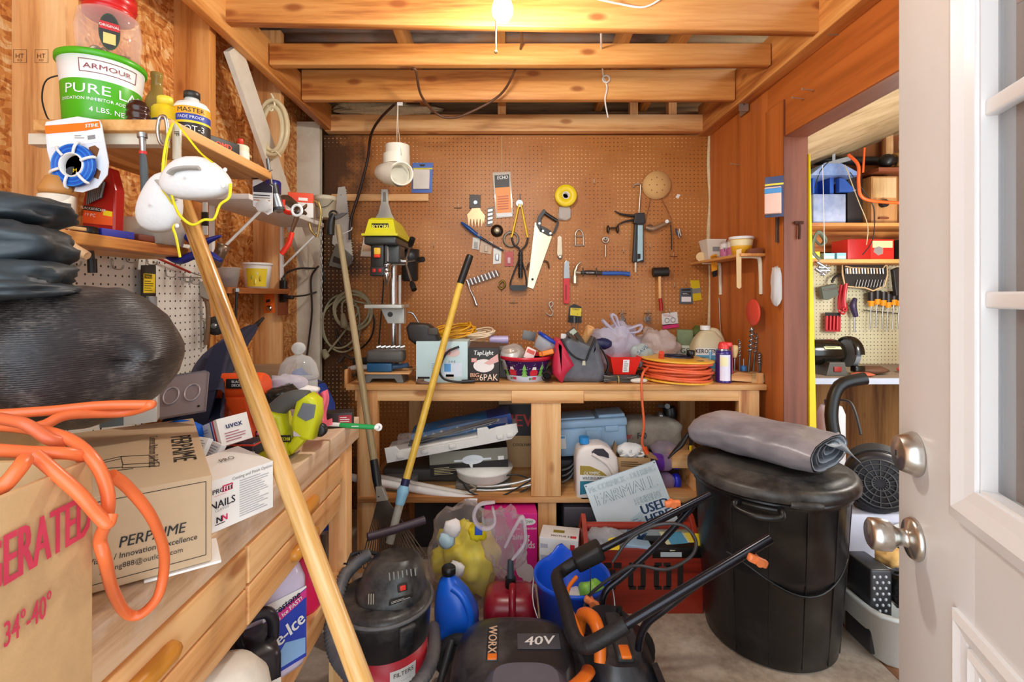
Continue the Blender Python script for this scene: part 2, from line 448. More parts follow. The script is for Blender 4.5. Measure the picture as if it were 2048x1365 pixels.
# tuft of insulation over the top plate
def lump(c,rad,m,seed=0,n=24,amp=.25,fq=2.2,b=None,sq=0):
    b=b or B();k=n // 2;vs=[]
    for i in range(k+1):
        for j in range(n):
            th=pi*i/k;ph=2*pi*j/n
            d=V((math.sin(th)*math.cos(ph),math.sin(th)*math.sin(ph),-math.cos(th)))
            if sq:q=(abs(d.x) ** sq+abs(d.y) ** sq+abs(d.z) ** sq) ** (-1/sq);d=d*q
            s=1+amp*noise.noise(d*fq+V((seed*7.3,seed,0)))+amp*.4*noise.noise(d*fq*3+V((0,seed*3.1,1)))
            vs.append(V(c)+V((d.x*rad[0],d.y*rad[1],d.z*rad[2]))*s)
    b.add(vs,[[i*n+j,i*n+(j+1) % n,(i+1)*n+(j+1) % n,(i+1)*n+j] for i in range(k) for j in range(n)],m,True)
    return b
b=lump(P(770,222,3.02),(.3,.05,.045),K('cdb78e',.95,0,.3,60,.6),3,28,.5)
b.solo('insulation_batt','pale tuft of insulation stuffed above the top plate','insulation')
for i,(x,y,Y) in enumerate(((1668,22,1.865),(1487,186,2.54))):
    p=P(x,y,Y);b=B()
    b.box((p.x,p.y-.002,p.z),(.05,.004,.19),K('b5b2a8',.4,.8,.2));b.box((p.x+.024,p.y+.045,p.z),(.004,.09,.19),K('b5b2a8',.4,.8,.2))
    for q in (-.06,0,.06):b.cyl((p.x,p.y-.008,p.z+q),(p.x,p.y,p.z+q),.006,DSTEEL,n=8)
    b.solo('joist_hanger',('galvanised hanger at the right end of the nearest tie beam','galvanised hanger at the right end of the farthest tie beam')[i],'bracket')
# ---------------------------------------------------------------- next room shell
YA=3.4
w=B();w.bb((1.376,YA,0),(3.4,YA+.02,1.62),PEGW2);o=w.obj('wall_annex',loc=(0,0,0));o['kind']='structure'
w=B();w.bb((1.376,YA+.005,1.62),(3.4,YA+.03,2.75),wood('9a5a26','7c4418','4a240c','Z',1,.6));struct(w,'wall_annex_upper')
w=B();w.bb((3.3,.3,0),(3.33,YA,2.8),wood('b9854c','9a6430','6f431c','Z',1,.6));struct(w,'wall_annex_right')
def zc(x,y):return 2.245+.38*(x-2.11)-.142*(y-YA)
w=B();q=[(x,y) for x,y in ((1.376,.3),(3.35,.3),(3.35,YA),(1.376,YA))]
w.add([(x,y,zc(x,y)) for x,y in q]+[(x,y,zc(x,y)+.012) for x,y in q],[[3,2,1,0],[4,5,6,7],[0,1,5,4],[1,2,6,5],[2,3,7,6],[3,0,4,7]],wood('cbb48c','bda57c','a68d63','X',1,.7,False,'ceiling_panel'));struct(w,'ceiling_annex')
# ---------------------------------------------------------------- camera and light
cam=bpy.data.cameras.new('camera');co=bpy.data.objects.new('camera',cam);COL.objects.link(co);SC.camera=co
co.location=(0,0,H);co.rotation_euler=(pi/2,0,0)
cam.sensor_width=36;cam.lens=36*F/2048;cam.shift_x=(1024-CX)/2048;cam.shift_y=-(682.5-CY)/2048;cam.clip_start=.02
wd=bpy.data.worlds.new('daylight');SC.world=wd;wd.use_nodes=True
bg=wd.node_tree.nodes['Background'];bg.inputs[0].default_value=(.84,.93,1,1);bg.inputs[1].default_value=2.5
def lamp(name,loc,power,col,size,typ='POINT'):
    l=bpy.data.lights.new(name,typ);l.energy=power;l.color=col;l.shadow_soft_size=size
    o=bpy.data.objects.new(name,l);COL.objects.link(o);o.location=loc;return o
SC.view_settings.view_transform='Standard';SC.view_settings.look='None';SC.view_settings.gamma=1;SC.view_settings.exposure=.58
# hanging bulb with pull chain
p=P(1005,18,1.62)
t=T('light_bulb','glowing bare bulb with pull chain hanging from the nearest beam','lamp',(p.x,p.y,p.z-.04))
n=N('lit_glass');e=n.n('Emission',{0:(1,.86,.6,1),1:14});n.t.links.new(e.outputs[0],n.out.inputs[0])
b=B();b.lathe([(.0,-.045),(.02,-.04),(.034,-.018),(.036,0),(.03,.022),(.016,.05),(.014,.06)],n.m,T=fr(p));b.obj('globe',t)
b=B();b.lathe([(.016,.058),(.024,.062),(.024,.11),(.03,.115),(.03,.13)],K('ece6da',.4),T=fr(p));b.obj('socket',t)
b=B();b.tube([(p.x-.02,p.y-.01,p.z+.08),(p.x-.022,p.y-.012,p.z-.05),(p.x-.022,p.y-.012,p.z-.145)],.0025,K('d8c89a',.3,.8),6);b.sph((p.x-.022,p.y-.012,p.z-.15),.006,K('d8c89a',.3,.8),8);b.obj('pull_chain',t)
lamp('bulb_light',(p.x,p.y,p.z-.06),23,(1,.94,.84),.05)
lamp('annex_fill_light',(2.2,2.25,1.45),22,(1,.94,.85),.12)  # unseen lamp without a fixture, added to brighten the next room
# ================================================================ left wall: shelves and what stands or hangs there
def fq(o,xd,zd):
    x=V(xd).normalized();z=(V(zd)-x*V(zd).dot(x)).normalized();y=z.cross(x)
    return Matrix(((x.x,y.x,z.x,o[0]),(x.y,y.y,z.y,o[1]),(x.z,y.z,z.z,o[2]),(0,0,0,1)))
def can(name,label,cat,c,r,h,m,capm=None,cr=.6,ch=.015,band=None,bandm=None,txt=None,tm=INK,th=.012,shoulder=.12,group=None):
    """bottle or tin: body, cap, printed band with lettering; c = centre of its foot"""
    t=T(name,label,cat,c,group);M=fr(c);s=h*shoulder;b=B(M)
    b.lathe([(0,0),(r*.94,0),(r,.004),(r,h-s),(r*.85,h-s*.45),(r*cr,h),(0,h)],m,24)
    if band:
        b.lathe([(r+.0006,h*band[0]),(r+.0006,h*band[1])],bandm,24)
        if txt:
            for k,(tt,zz,hh,mm) in enumerate(txt):
                b.text(tt,hh,mm,M.inverted() @ fr(c+V((-c[0]*0,-r-.0006,zz*h))) if 0 else fr((0,-r-.001,zz*h)))
    b.obj('body',t)
    if capm:
        b=B(M);b.lathe([(0,h),(r*cr*1.02,h),(r*cr*1.02,h+ch*.9),(r*cr*.9,h+ch),(0,h+ch)],capm,18);b.obj('cap',t)
    return t
def curved_text(b,s,h,m,r,z,a0,M,sx=1.0,ry=None):
    """lettering wrapped round an upright drum, centred on angle a0 (degrees; -90 faces the viewer)"""
    vs,fs=text_mesh(s);x0=min(v.x for v in vs);x1=max(v.x for v in vs);k=h/.7;out=[];ry=ry or r
    for v in vs:
        an=math.radians(a0)+(v.x-(x0+x1)/2)*k*sx/r
        out.append(((r+.0012)*math.cos(an),(ry+.0012)*math.sin(an),z+(v.y-.35)*k))
    b.add(out,fs,m,False,M)
# --- upper shelf
zs=1.768
t=T('wall_shelf','long upper shelf of bare particle board carrying the lard bucket','shelf',(-.94,1.38,1.741))
b=B();b.bb((-1.12,1.14,1.741),(-.79,1.62,zs),wood('e9b87a','d79c58','a96f35','Y',1,.7),.003);b.obj('board',t)
b=B();b.bb((-1.15,1.16,1.715),(-.83,1.19,1.741),K('dcd2bd',.6));b.obj('cleat',t,'whitish cleat under the near end')
b=B();b.bb((-1.15,1.2,1.728),(-1.1,1.62,1.741),OAK['Y']);b.obj('batten',t)
# lard bucket
c=V((-1.035,1.235,zs));M=fr(c);GRN=K('4bab17',.35);h=.176
t=T('lard_bucket','white and green oval lard bucket with green lid on the upper shelf','bucket',c)
b=B(M);b.lathe([(0,0),(.074,0),(.077,.004),(.0815,h*.6)],GRN,40);b.lathe([(.0815,h*.6),(.088,h-.012),(.086,h-.012),(0,h-.02)],K('eeeeea',.35),40)
a0=-52
curved_text(b,'PURE LARD',.023,K('f6f6f4',.5),.080,.082,a0+22,M @ M.inverted(),1.3)
curved_text(b,'OXIDATION INHIBITOR ADDED TO IMPROVE',.0075,K('f6f6f4',.5),.079,.058,a0+14,Matrix.Identity(4),1)
curved_text(b,'4 LBS. NET WT.',.012,K('f6f6f4',.5),.0782,.034,a0+26,Matrix.Identity(4),1)
curved_text(b,'ARMOUR',.012,K('8a2f3a',.5),.0852,.135,a0+10,Matrix.Identity(4),1.35)
for zz in (.121,.149):b.lathe([(.1055+.0006,zz),(.1058+.0006,zz+.0012)],K('8a2f3a',.5),40) if 0 else None
fr_pts=[(-38,.121),(42,.121),(42,.150),(-38,.150)]
for (q0,z0),(q1,z1) in zip(fr_pts,fr_pts[1:]+fr_pts[:1]):
    n_=10;pts=[]
    for k in range(n_+1):
        an=math.radians(a0+10+q0+(q1-q0)*k/n_);zz=z0+(z1-z0)*k/n_;rr=.0815+.0065*(zz-.1056)/.058+.0012
        pts.append((rr*math.cos(an),rr*math.sin(an),zz))
    b.tube(pts,.0007,K('8a2f3a',.5),4,1)
b.obj('body',t)
b=B(M);b.lathe([(.087,h-.016),(.0925,h-.014),(.0925,h-.002),(.088,h+.001),(.08,h-.003),(0,h-.003)],GRN,40);b.obj('lid',t)
b=B(M)
b.tube([(-.084,-.01,.145),(-.108,-.035,.12),(-.106,-.05,.07),(-.085,-.06,.02),(-.06,-.072,.003)],.0018,K('3a3a38',.4,.7),6);b.sph((-.085,-.012,.145),(.008,.012,.01),GRY,10);b.obj('wire_handle',t)
# clear tub of oddments on the bucket
c=V((-1.022,1.24,zs+h+.001));M=fr(c)
t=T('storage_tub','clear plastic tub of oddments with red lid on top of the lard bucket','tub',c)
b=B(M);b.lathe([(0,0),(.058,0),(.064,.01),(.070,.075),(.064,.118),(.062,.12),(.060,.118),(.067,.075),(.061,.012),(0,.004)],clear('fff8f0',.06,.08,.3),32);b.obj('body',t)
b=B(M);b.lathe([(0,.118),(.053,.118),(.055,.132),(.05,.14),(.058,.145),(.058,.175),(0,.178)],K('c81c1c',.3),32);b.obj('lid',t)
b=B(M @ fr((0.044,-.052,.055),42,3));b.prism([(math.cos(a)*.021,math.sin(a)*.044) for a in [2*pi*i/24 for i in range(24)]],-.0012,0,K('1d3d22',.5))
b.prism([(math.cos(a)*.018,math.sin(a)*.040) for a in [2*pi*i/24 for i in range(24)]],-.0016,-.0013,K('2a2420',.5));b.lab(-.019,.019,.004,.022,K('c02020',.5),Matrix.Identity(4),.0019);b.lab(-.012,.012,-.03,-.004,K('d8c070',.5),Matrix.Identity(4),.0019);b.text('ORIGINAL',.006,K('f4f0e8',.5),fr((0,-.0016,.013)));b.obj('label',t)
rn=random.Random(3)
for i in range(9):
    a=rn.uniform(0,6.28);rr=rn.uniform(.01,.034);b=B(M @ fr((rr*math.cos(a),rr*math.sin(a),.014+rn.uniform(0,.012)),rn.uniform(0,180),rn.uniform(-30,30),rn.uniform(-60,60)))
    if i % 3 == 0:b.box((0,0,0),(.06,.012,.003),K('4a4038',.4,.6),.001)
    elif i % 3 == 1:b.cyl((-.018,0,0),(.018,0,0),.007,K(('7a4a2a','c8b090','2a2622')[i // 3],.5),n=10)
    else:b.lathe([(.008,-.004),(.014,-.003),(.014,.003),(.008,.004)],K('a8a49c',.3,.8),14)
    b.solo('hardware_scrap','small bit of old hardware lying inside the clear red-lidded tub','hardware','oddments in the red-lidded tub')
# bottles in front of and beside the bucket
c=V((-.905,1.185,zs));b=B(fr(c));b.lathe([(0,0),(.022,0),(.025,.004),(.025,.012),(.021,.016),(.025,.02),(.025,.03),(.021,.034),(.025,.038),(.024,.047),(.02,.05),(.018,.056),(.008,.062),(0,.063)],K('3a1c12',.22),22)
b.solo('ribbed_stopper','dark brown ribbed plastic cap standing in front of the lard bucket','cap')
c=V((-.902,1.275,zs));t=can('oil_can','yellow oil bottle with blue label between brown cap and brake fluid','bottle',c,.031,.085,K('efc81c',.4),K('f2d540',.4),.6,.022,(.05,.5),K('2a3f8c',.5),[('OIL',.3,.012,WHT)])
c=V((-.972,1.34,zs));b=B(fr(c));b.lathe([(0,0),(.03,0),(.031,.1),(.026,.125),(.0145,.15),(.013,.185),(.015,.188),(.015,.2),(.011,.2),(0,.19)],clear('b49a50',.45),20);b.solo('glass_bottle','empty amber glass bottle behind the yellow oil bottle','bottle')
c=V((-.855,1.31,zs));t=T('brake_fluid_bottle','white brake fluid bottle with yellow and black label at the shelf edge','bottle',c);b=B(fr(c))
b.lathe([(0,0),(.041,0),(.043,.004),(.043,.085),(.042,.09),(.036,.1),(.02,.105),(.016,.118),(0,.118)],K('efeee8',.35),28)
for z0,z1,m in ((.064,.084,K('f0a81c',.5)),(.046,.064,K('2b3f9c',.5)),(.04,.046,YEL),(.005,.04,K('241c18',.5))):b.lathe([(.0436,z0),(.0436,z1)],m,28)
I4=Matrix.Identity(4)
curved_text(b,'MASTER',.0115,INK,.0436,.074,-60,I4,1.1);curved_text(b,'FADE PROOF',.0075,WHT,.0436,.055,-60,I4);curved_text(b,'DOT-3',.0155,WHT,.0436,.025,-60,I4,1);b.obj('body',t)
b=B(fr(c));b.lathe([(.0,.117),(.0195,.117),(.0195,.133),(.017,.135),(0,.135)],K('2a2622',.4),20);b.obj('cap',t)
c=V((-.848,1.425,zs));b=B(fr(c,70));b.box((0,0,.022),(.11,.03,.044),K('1c1a1a',.5),.002);b.text('OMD',.016,K('f0442a',.5),fr((.0,-.0155,.024)),1);b.solo('black_carton','black carton with orange letters lying along the shelf edge','carton')
can('putty_tin','small cream tin with red nozzle beside the black carton','tin',V((-.845,1.53,zs)),.025,.062,K('ddd2b4',.5),K('d8341c',.4),.35,.018,(.1,.6),K('eee8d6',.6))
can('brown_jar','squat brown jar at the far end of the upper shelf','jar',V((-.86,1.585,zs)),.022,.035,K('6a3c20',.4),K('b99c70',.4),.9,.01)
# hanging at the near end of the upper shelf: trimmer line, hammer, carabiner, masks
Y=1.115;card=[(90,250),(92,244),(155,233),(198,240),(203,250),(217,325),(214,350),(195,375),(165,385),(128,380),(108,352),(94,300)]
pf=Matrix.Identity(4)
t=T('trimmer_line_pack','blister pack with a ring of blue trimmer line hanging from the upper shelf','package',P(155,385,Y))
b=B();b.prism(W(card,Y),Y,Y+.002,K('e4e8ee',.3));b.prism(W([(90,252),(166,246),(167,262),(92,268)],Y),Y-.0012,Y,K('f07818',.5));b.prism(W([(167,246),(199,242),(201,256),(168,262)],Y),Y-.0012,Y,K('f07818',.5))
b.text('STIHL',.008,WHT,fr(P(184,251,Y-.0013),0,0,-4),1,sx=1.1,sh=.2);b.prism(W([(96,272),(150,266),(200,262),(204,284),(100,296)],Y),Y-.001,Y,PAPER);b.prism(W([(176,272),(191,270),(192,278),(177,280)],Y),Y-.0018,Y-.001,GTXT);b.lines(-.012,.012,-.005,.005,2,GTXT,fr(P(160,274,Y-.0012)))
for k in ((187,300),(190,345),(140,372)):b.prism(W([(k[0]-9,k[1]-5),(k[0]+3,k[1]-9),(k[0]+12,k[1]-2),(k[0]+7,k[1]+14),(k[0]-7,k[1]+8)],Y),Y-.0008,Y-.0002,K('7a4a28',.5))
b.obj('card',t)
b=B();q=P(147,331,Y-.012)
for i in range(7):
    for j in range(3):b.torus(q+V((0,.004*(j-1),0)),.029+.0030*i,.0018,BLUP if (i+j) % 3 else K('2f86e0',.3),n=36,k=5)
b.obj('line_coil',t,'coiled blue line')
b=B();b.lathe([(.025,-.008),(.028,-.008),(.028,.008),(.025,.008),(.025,-.008)],WHT,30,fr(q,0,90))
for a in (20,75,130,200,255,310):
    d=V((math.cos(math.radians(a)),0,math.sin(math.radians(a))));b.tube([q+d*.026-V((0,.009,0)),q+d*.040-V((0,.010,0)),q+d*.051-V((0,.006,0)),q+d*.053],.0034,WHT,6,3)
b.obj('spool',t,'white spool clip')
b=B();b.cyl(P(147,345,Y-.003),P(147,345,Y-.0005),.013,K('1c1820',.5));b.text('RM',.009,YEL,fr(P(147,341,Y-.0035)));b.obj('label',t)
# hammer
t=T('claw_hammer','hammer with steel head and grey grip hanging head up below the shelf','hammer',P(290,400,1.12))
b=B();b.cyl(P(284,267,1.12),P(285,276,1.12),.0105,STEEL);b.cyl(P(285,276,1.12),P(286,304,1.12),.0075,STEEL,.006);b.obj('head',t)
b=B();b.cyl(P(286,303,1.12),P(286,309,1.12),.008,REDP);b.obj('collar',t,'red collar')
b=B();b.tube(Pn([(286,309),(288,340),(289,370),(290,402)],1.12),[.008,.0105,.0095,.011],K('4c5458',.6,0,.3),10,4,flat=.8);b.obj('handle',t)
b=B();pts=Pn([(318,240),(323,233),(331,236),(335,262),(334,285),(329,292),(320,284),(315,262)],1.10)
b.tube(pts,.0042,K('b8b4ac',.25,.9),8,5,True);b.solo('carabiner','oval steel carabiner hooked on the shelf corner','carabiner')
b=B();b.tube(Pn([(350,255),(357,262),(355,310),(352,322)],1.13),.007,K('c9c2b2',.4,.4),8,3);b.cyl(P(354,250,1.13),P(354,320,1.13),.009,K('cfc6b4',.4));b.text('IF',.012,INK,fr(P(354,268,1.1205),0,0,90));b.solo('paint_brush_handle','pale brush handle marked IF hanging behind the dust mask','brush')
YS=K('e9dc1e',.5)
def mask(lb,cx,cy,rx,rz,Y,ry,tilt,straps,foam,nub):
    o=P(cx,cy,Y);k=Y/F;t=T('dust_mask',lb,'mask',P(cx,cy+rz,Y),'white dust masks');b=B(fr(o,0,0,tilt));n=24;vs=[]
    def fn(u,v):
        a=2*pi*u;q=v ** .8;rim=1+.05*math.cos(3*a+1);d=math.sqrt(max(0,1-q*q))
        return (math.cos(a)*rx*k*q*rim,-ry*(d ** .8),math.sin(a)*rz*k*q*rim*(1+.12*math.sin(a)))
    b.sheet(fn,32,10,K('e9e9e9',.8,0,.05,40,.2),.0025,cu=True);b.obj('shell',t)
    for s in straps:b=B();b.tube([P(x,y,Yz) for x,y,Yz in s],.0032,YS,6,5,flat=.4);b.obj('strap',t)
    b=B();b.tube([P(x,y,Yz) for x,y,Yz in foam],.0085,K('aaa49c',.8),6,4,flat=.45);b.obj('nose_foam',t)
    for x,y,Yz in nub:b=B();b.sph(P(x,y,Yz),(.005,.003,.005),WHT,8);b.obj('strap_button',t)
mask('white dust mask hanging by yellow straps over the top of the leaning pole',392,364,71,44,1.07,.034,3,[[(346,246,1.10),(336,270,1.08),(328,310,1.07),(325,345,1.06)],[(352,244,1.10),(372,270,1.07),(400,305,1.05),(425,325,1.03)],[(461,368,1.06),(458,395,1.04),(440,410,1.04),(428,438,1.04),(408,440,1.04),(385,450,1.04),(362,434,1.04),(350,412,1.05),(338,372,1.06)]],[(340,348,1.033),(348,340,1.03),(370,336,1.03),(398,336,1.032)],[(450,340,1.045),(446,372,1.045)])
mask('second dust mask hanging behind the first with a yellow strap dangling',322,415,44,62,1.10,.032,12,[[(345,250,1.115),(336,290,1.10),(330,340,1.09),(322,372,1.075),(336,395,1.07),(350,420,1.09)],[(352,448,1.07),(346,455,1.062),(352,475,1.06),(360,515,1.06)]],[(316,362,1.075),(332,380,1.068),(350,402,1.075)],[(354,452,1.066)])
# white shelf with standards and braces
t=T('wall_shelf','white laminate shelf on metal brackets at the far end of the wall','shelf',(-1.04,2.1,1.70))
b=B();b.bb((-1.15,1.74,1.70),(-.93,2.45,1.72),K('ebe8e2',.35),.002);b.obj('board',t)
for y0 in (1.86,2.44):
    b=B();b.bb((-1.149,y0,1.42),(-1.137,y0+.018,1.70),WHT);b.obj('standard',t)
    b=B();b.cyl((-1.137,y0+.009,1.50),(-.945,y0+.009,1.69),.0055,WHT,n=10);b.obj('brace',t)
# things standing on the white shelf
zw=1.721
c=V((-1.02,2.1,zw));t=can('spray_can','can with dark blue lid on the white shelf beside an orange carton','can',c,.034,.07,K('d8d6d0',.3,.4),K('1c1e78',.3),.98,.06)
c=V((-.985,2.31,zw));b=B(fr(c,20));b.box((0,0,.045),(.11,.09,.09),K('e9e5df',.5),.002);b.box((0,0,.092),(.111,.091,.046),K('ee4a16',.5),.002);b.lab(-.01,.03,.078,.092,K('f2efe8',.5),fr((0,-.0456,0)));b.lab(-.012,.018,.078,.092,K('f2efe8',.5),fr((.0556,0,0),90));b.solo('orange_carton','orange and white carton at the far end of the white shelf','carton')
b=B();b.tube([(-.945,2.02,1.75),(-.95,2.08,1.765),(-.95,2.15,1.755),(-.94,2.22,1.735)],[.018,.022,.02,.012],K('4a3424',.5),10,4);b.tube([(-.95,2.1,1.765),(-.945,2.17,1.75),(-.935,2.24,1.733)],[.014,.013,.008],K('5c4430',.5),8,4);b.solo('old_plane','dark brown old hand tool lying on the white shelf edge','tool')
# cluster hanging from the shelf end: blade pack, glue gun, caulk gun, scissors
t=T('blade_pack','bubble pack with black printed backing hanging from the white shelf','package',P(527,425,1.62));Yc=1.62
b=B();b.prism(W([(505,362),(512,356),(545,372),(545,425),(536,430),(506,412)],Yc),Yc,Yc+.002,K('efece8',.5));b.prism(W([(506,374),(530,362),(545,374),(545,386),(507,384)],Yc),Yc-.001,Yc,K('2c2834',.5))
for i in range(3):b.prism(W([(507,389+5*i),(540,391+5*i),(540,393+5*i),(507,391+5*i)],Yc),Yc-.001,Yc,K(('2c2834','9c8a7a','b87a4c')[i],.5))
b.obj('card',t);b=lump(P(527,412,Yc-.008),(.026,.013,.022),clear('f4f2f0',.35),5,16,.2);b.obj('bubble',t)
t=T('caulk_gun','short silver tube gun with black collar hanging by the white shelf','tool',P(555,430,1.66));Yc=1.66
b=B();b.cyl(P(548,388,Yc),P(557,418,Yc),.017,STEEL,.019);b.lathe([(.019,0),(.012,.012),(0,.016)],STEEL,16,fr(P(557,418,Yc),0,180));b.obj('barrel',t)
b=B();b.cyl(P(545,372,Yc),P(549,390,Yc),.019,BLK,.018);b.cyl(P(556.5,416,Yc),P(557.5,421,Yc),.0205,DGRY);b.obj('collar',t)
b=B();b.tube(Pn([(543,372),(538,340),(535,318)],Yc),.006,DSTEEL,8,3);b.tube(Pn([(540,352),(525,342),(515,330)],Yc),.008,K('9c7a5c',.5),8,3);b.obj('rod',t)
t=T('scissors','dark handled scissors stuck among the tools by the white shelf','scissors',P(512,360,1.6))
b=B();b.torus(P(510,352,1.6),.014,.004,BLK,n=18,k=6,sz=.6);b.obj('handle',t);b=B();b.tube(Pn([(520,352),(545,340)],1.6),.003,STEEL,6,1,flat=.4);b.torus(P(528,346,1.597),.01,.0035,BLK,n=16,k=6,sz=.6);b.obj('blade',t)
t=T('slip_joint_pliers','pliers with bright red grip hanging below the white shelf','pliers',P(575,510,1.72));Yc=1.72
b=B();b.tube(Pn([(584,465),(577,488),(563,508)],Yc),[.012,.013,.012],K('e8321c',.35),10,4,flat=.7);b.obj('grip',t)
b=B();b.tube(Pn([(566,400),(566,415),(572,424),(583,426)],Yc+.01),[.01,.01,.009],K('e8321c',.35),10,4,flat=.7);b.obj('grip',t)
b=B();b.tube(Pn([(582,468),(590,445),(597,425),(603,412)],Yc),[.008,.011,.013,.004],K('6a4c36',.45,.5),8,4,flat=.6);b.tube(Pn([(583,426),(595,424),(610,414),(613,408)],Yc+.008),[.007,.011,.009,.003],K('6a4c36',.45,.5),8,4,flat=.6);b.sph(P(596,424,Yc-.008),.008,DSTEEL,10);b.obj('jaws',t)
b=B();b.torus(P(594,421,1.7),.017,.005,WHT,n=20,k=8,sz=1.1);b.solo('plastic_clip','white plastic ring clip hanging beside the red pliers','clip')
# C-clamp, cream bucket, chain, black torch, hand saw
t=T('bar_clamp','old brass coloured C-clamp hanging from the corner of the white shelf','clamp',P(630,475,2.3));Yc=2.3;BR=K('b09a5c',.4,.6,.2)
b=B();b.tube(Pn([(640,415),(632,403),(623,408),(619,440),(622,460),(634,474)],Yc),.009,BR,8,5,flat=.7);b.obj('frame',t);b=B();b.tube(Pn([(637,405),(642,425),(638,455),(634,476)],Yc-.01),.006,BR,8,4);b.obj('screw',t)
c=P(651,437,2.8);t=T('paint_bucket','cream plastic bucket hanging in the corner above the saw','bucket',c);b=B(fr(c));b.lathe([(0,0),(.05,0),(.058,.1),(.062,.1),(.062,.125),(.058,.125),(.054,.11),(.047,.006),(0,.004)],CREAM,26);b.obj('body',t)
b=B();b.tube([c+V((-.06,-.01,.115)),c+V((-.03,-.06,.06)),c+V((.03,-.06,.06)),c+V((.06,-.01,.115))],.002,DSTEEL,5,5);b.obj('bail_handle',t)
b=B();Yc=2.62
for i in range(26):
    o=P(643,437+i*8.0,Yc);M=fr(o,90*(i % 2));b.torus((0,0,0),.0085,.0024,K('b9bab8',.3,.9),M,n=10,k=5,sx=.6,sz=1.5)
b.solo('steel_chain','short steel chain hanging down the corner post','chain')
t=T('torch','black plastic torch hanging in front of the saw','torch',P(663,470,2.4));b=B();b.tube(Pn([(668,428),(662,445),(661,470)],2.4),[.012,.02,.019],BLK,12,4);b.torus(P(667,430,2.4),.02,.005,BLK,n=18,k=6);b.obj('body',t);b=B();b.prism(W([(670,432),(684,426),(696,426),(682,436),(672,440)],2.38),2.375,2.383,DSTEEL);b.obj('key',t)
t=T('hand_saw','hand saw with grey handle hanging upright beside the grey cord coil','saw',P(685,530,3.03));Yc=3.03
saw=[(676,375),(690,373)]+[q for i in range(28) for q in ((691+i*.5,378+5*i),(693.5+i*.5,380.5+5*i))]+[(704,525),(664,487)]
b=B();b.prism(W(saw,Yc),Yc,Yc+.0015,K('cfccc2',.4,.3,.15));b.cyl(P(682,390,Yc-.001),P(682,390,Yc+.002),.004,DSTEEL,n=8);b.obj('blade',t)
b=B();hd=[(672,487),(660,520),(658,532),(690,540),(703,528),(704,512),(690,500)];hl=[(668,512),(692,523),(690,532),(665,524)]
b.prism(W(hd,Yc-.012),Yc-.014,Yc+.012,K('6e6a60',.5),.004);b.prism(W(hl,Yc-.0145),Yc-.0165,Yc-.0142,K('2a1e14',.6));b.obj('handle',t)
b=B();b.tube(Pn([(676,470),(690,466),(702,460),(704,455)],2.95),.003,WHT,6,4);b.solo('cup_hook','white cup hook by the saw handle','hook')
# clear hose coil on the diagonal brace
t=T('hose_coil','coil of clear plastic tubing hung on the white diagonal board','hose',P(545,318,2.28));b=B();Yc=2.28;HM=clear('efe0b8',.55,.2)
for i in range(7):
    w_=20+2.2*i;b.tube(Pn([(545+w_*math.cos(a)*.95,258+(44+2.2*i)*math.sin(a)+3*math.sin(i)) for a in [2*pi*k/18 for k in range(18)]],Yc+.006*((i*3) % 5-2)),.0085,HM,8,2,True)
b.obj('tubing',t);b=B();b.tube(Pn([(536,212),(542,222),(549,214),(548,200),(542,188)],Yc-.01),.005,K('e6d9b4',.5),6,4);b.tube(Pn([(543,305),(552,303),(562,314)],Yc-.02),.003,K('e6d9b4',.5),5,3);b.obj('tie',t)
# --- middle plank shelf
t=T('wall_shelf','brown plank shelf over the white pegboard','shelf',(-1.05,1.2,1.465));b=B();b.bb((-1.149,.8,1.465),(-.95,1.5,1.494),OAK['Y'],.003);b.obj('board',t)
zm=1.4945
YD=1.2;t=T('drill_bit_case','red drill bit case with clear front standing on the plank shelf','case',P(197,468,YD));b=B()
outl=[(164,466),(166,400),(178,350),(200,332),(220,336),(231,380),(228,466)]
b.prism(W(outl,YD),YD,YD+.03,K('a81410',.3),.004);b.obj('case',t)
b=B();b.prism(W([(167,436),(170,412),(226,424),(225,452),(166,446)],YD),YD-.002,YD,K('f05a1c',.5));b.prism(W([(168,420),(169,411),(204,417),(203,425)],YD),YD-.003,YD-.002,K('1a1414',.5));b.text('BLACK&DECKER',.006,WHT,fr(P(187,418,YD-.0032),0,0,8));b.text('19 PC',.008,WHT,fr(P(181,430,YD-.003),0,0,8));b.prism(W([(209,421),(226,424),(225,434),(208,431)],YD),YD-.003,YD-.002,YEL);b.obj('label',t)
for i in range(8):b=B();b.cyl(P(173+i*4,410-2*i,YD-.006),P(178+i*4.2,355+3*abs(i-4),YD-.006),.0018+.0004*i,DSTEEL,n=6);b.obj('drill_bit',t)
c=V((-1.035,1.11,zm));t=T('tin_can','cream can with red lettering beside the red drill case','can',c);b=B(fr(c));b.lathe([(0,0),(.034,0),(.034,.085),(.031,.088),(.031,.082),(0,.08)],K('efe3cf',.5),24);b.lathe([(.0344,.0),(.0344,.022)],K('b02020',.5),24);curved_text(b,'VERMONT',.013,WHT,.0344,.011,-60,I4);b.obj('body',t);b=B(fr(c));b.lathe([(0,.088),(.03,.088),(.034,.1),(.02,.13),(0,.135)],K('c88c4a',.5),20);b.obj('lid',t)
b=B(fr((-.985,1.13,zm)));b.lathe([(0,0),(.023,0),(.024,.004),(.024,.016),(.02,.018),(0,.017)],BLK,22);b.solo('puck','round black lid lying beside the drill case','lid')
b=B(fr((-.965,1.19,zm),82));b.box((0,0,.009),(.085,.02,.018),K('2a2f96',.5),.0015);b.solo('blade_box','small dark blue box on the plank shelf edge','box')
b=B(fr((-.962,1.30,zm),84));b.box((0,0,.009),(.09,.022,.018),K('6a2c18',.6),.004);b.solo('leather_sheath','reddish brown leather sheath lying beyond the small blue box','sheath')
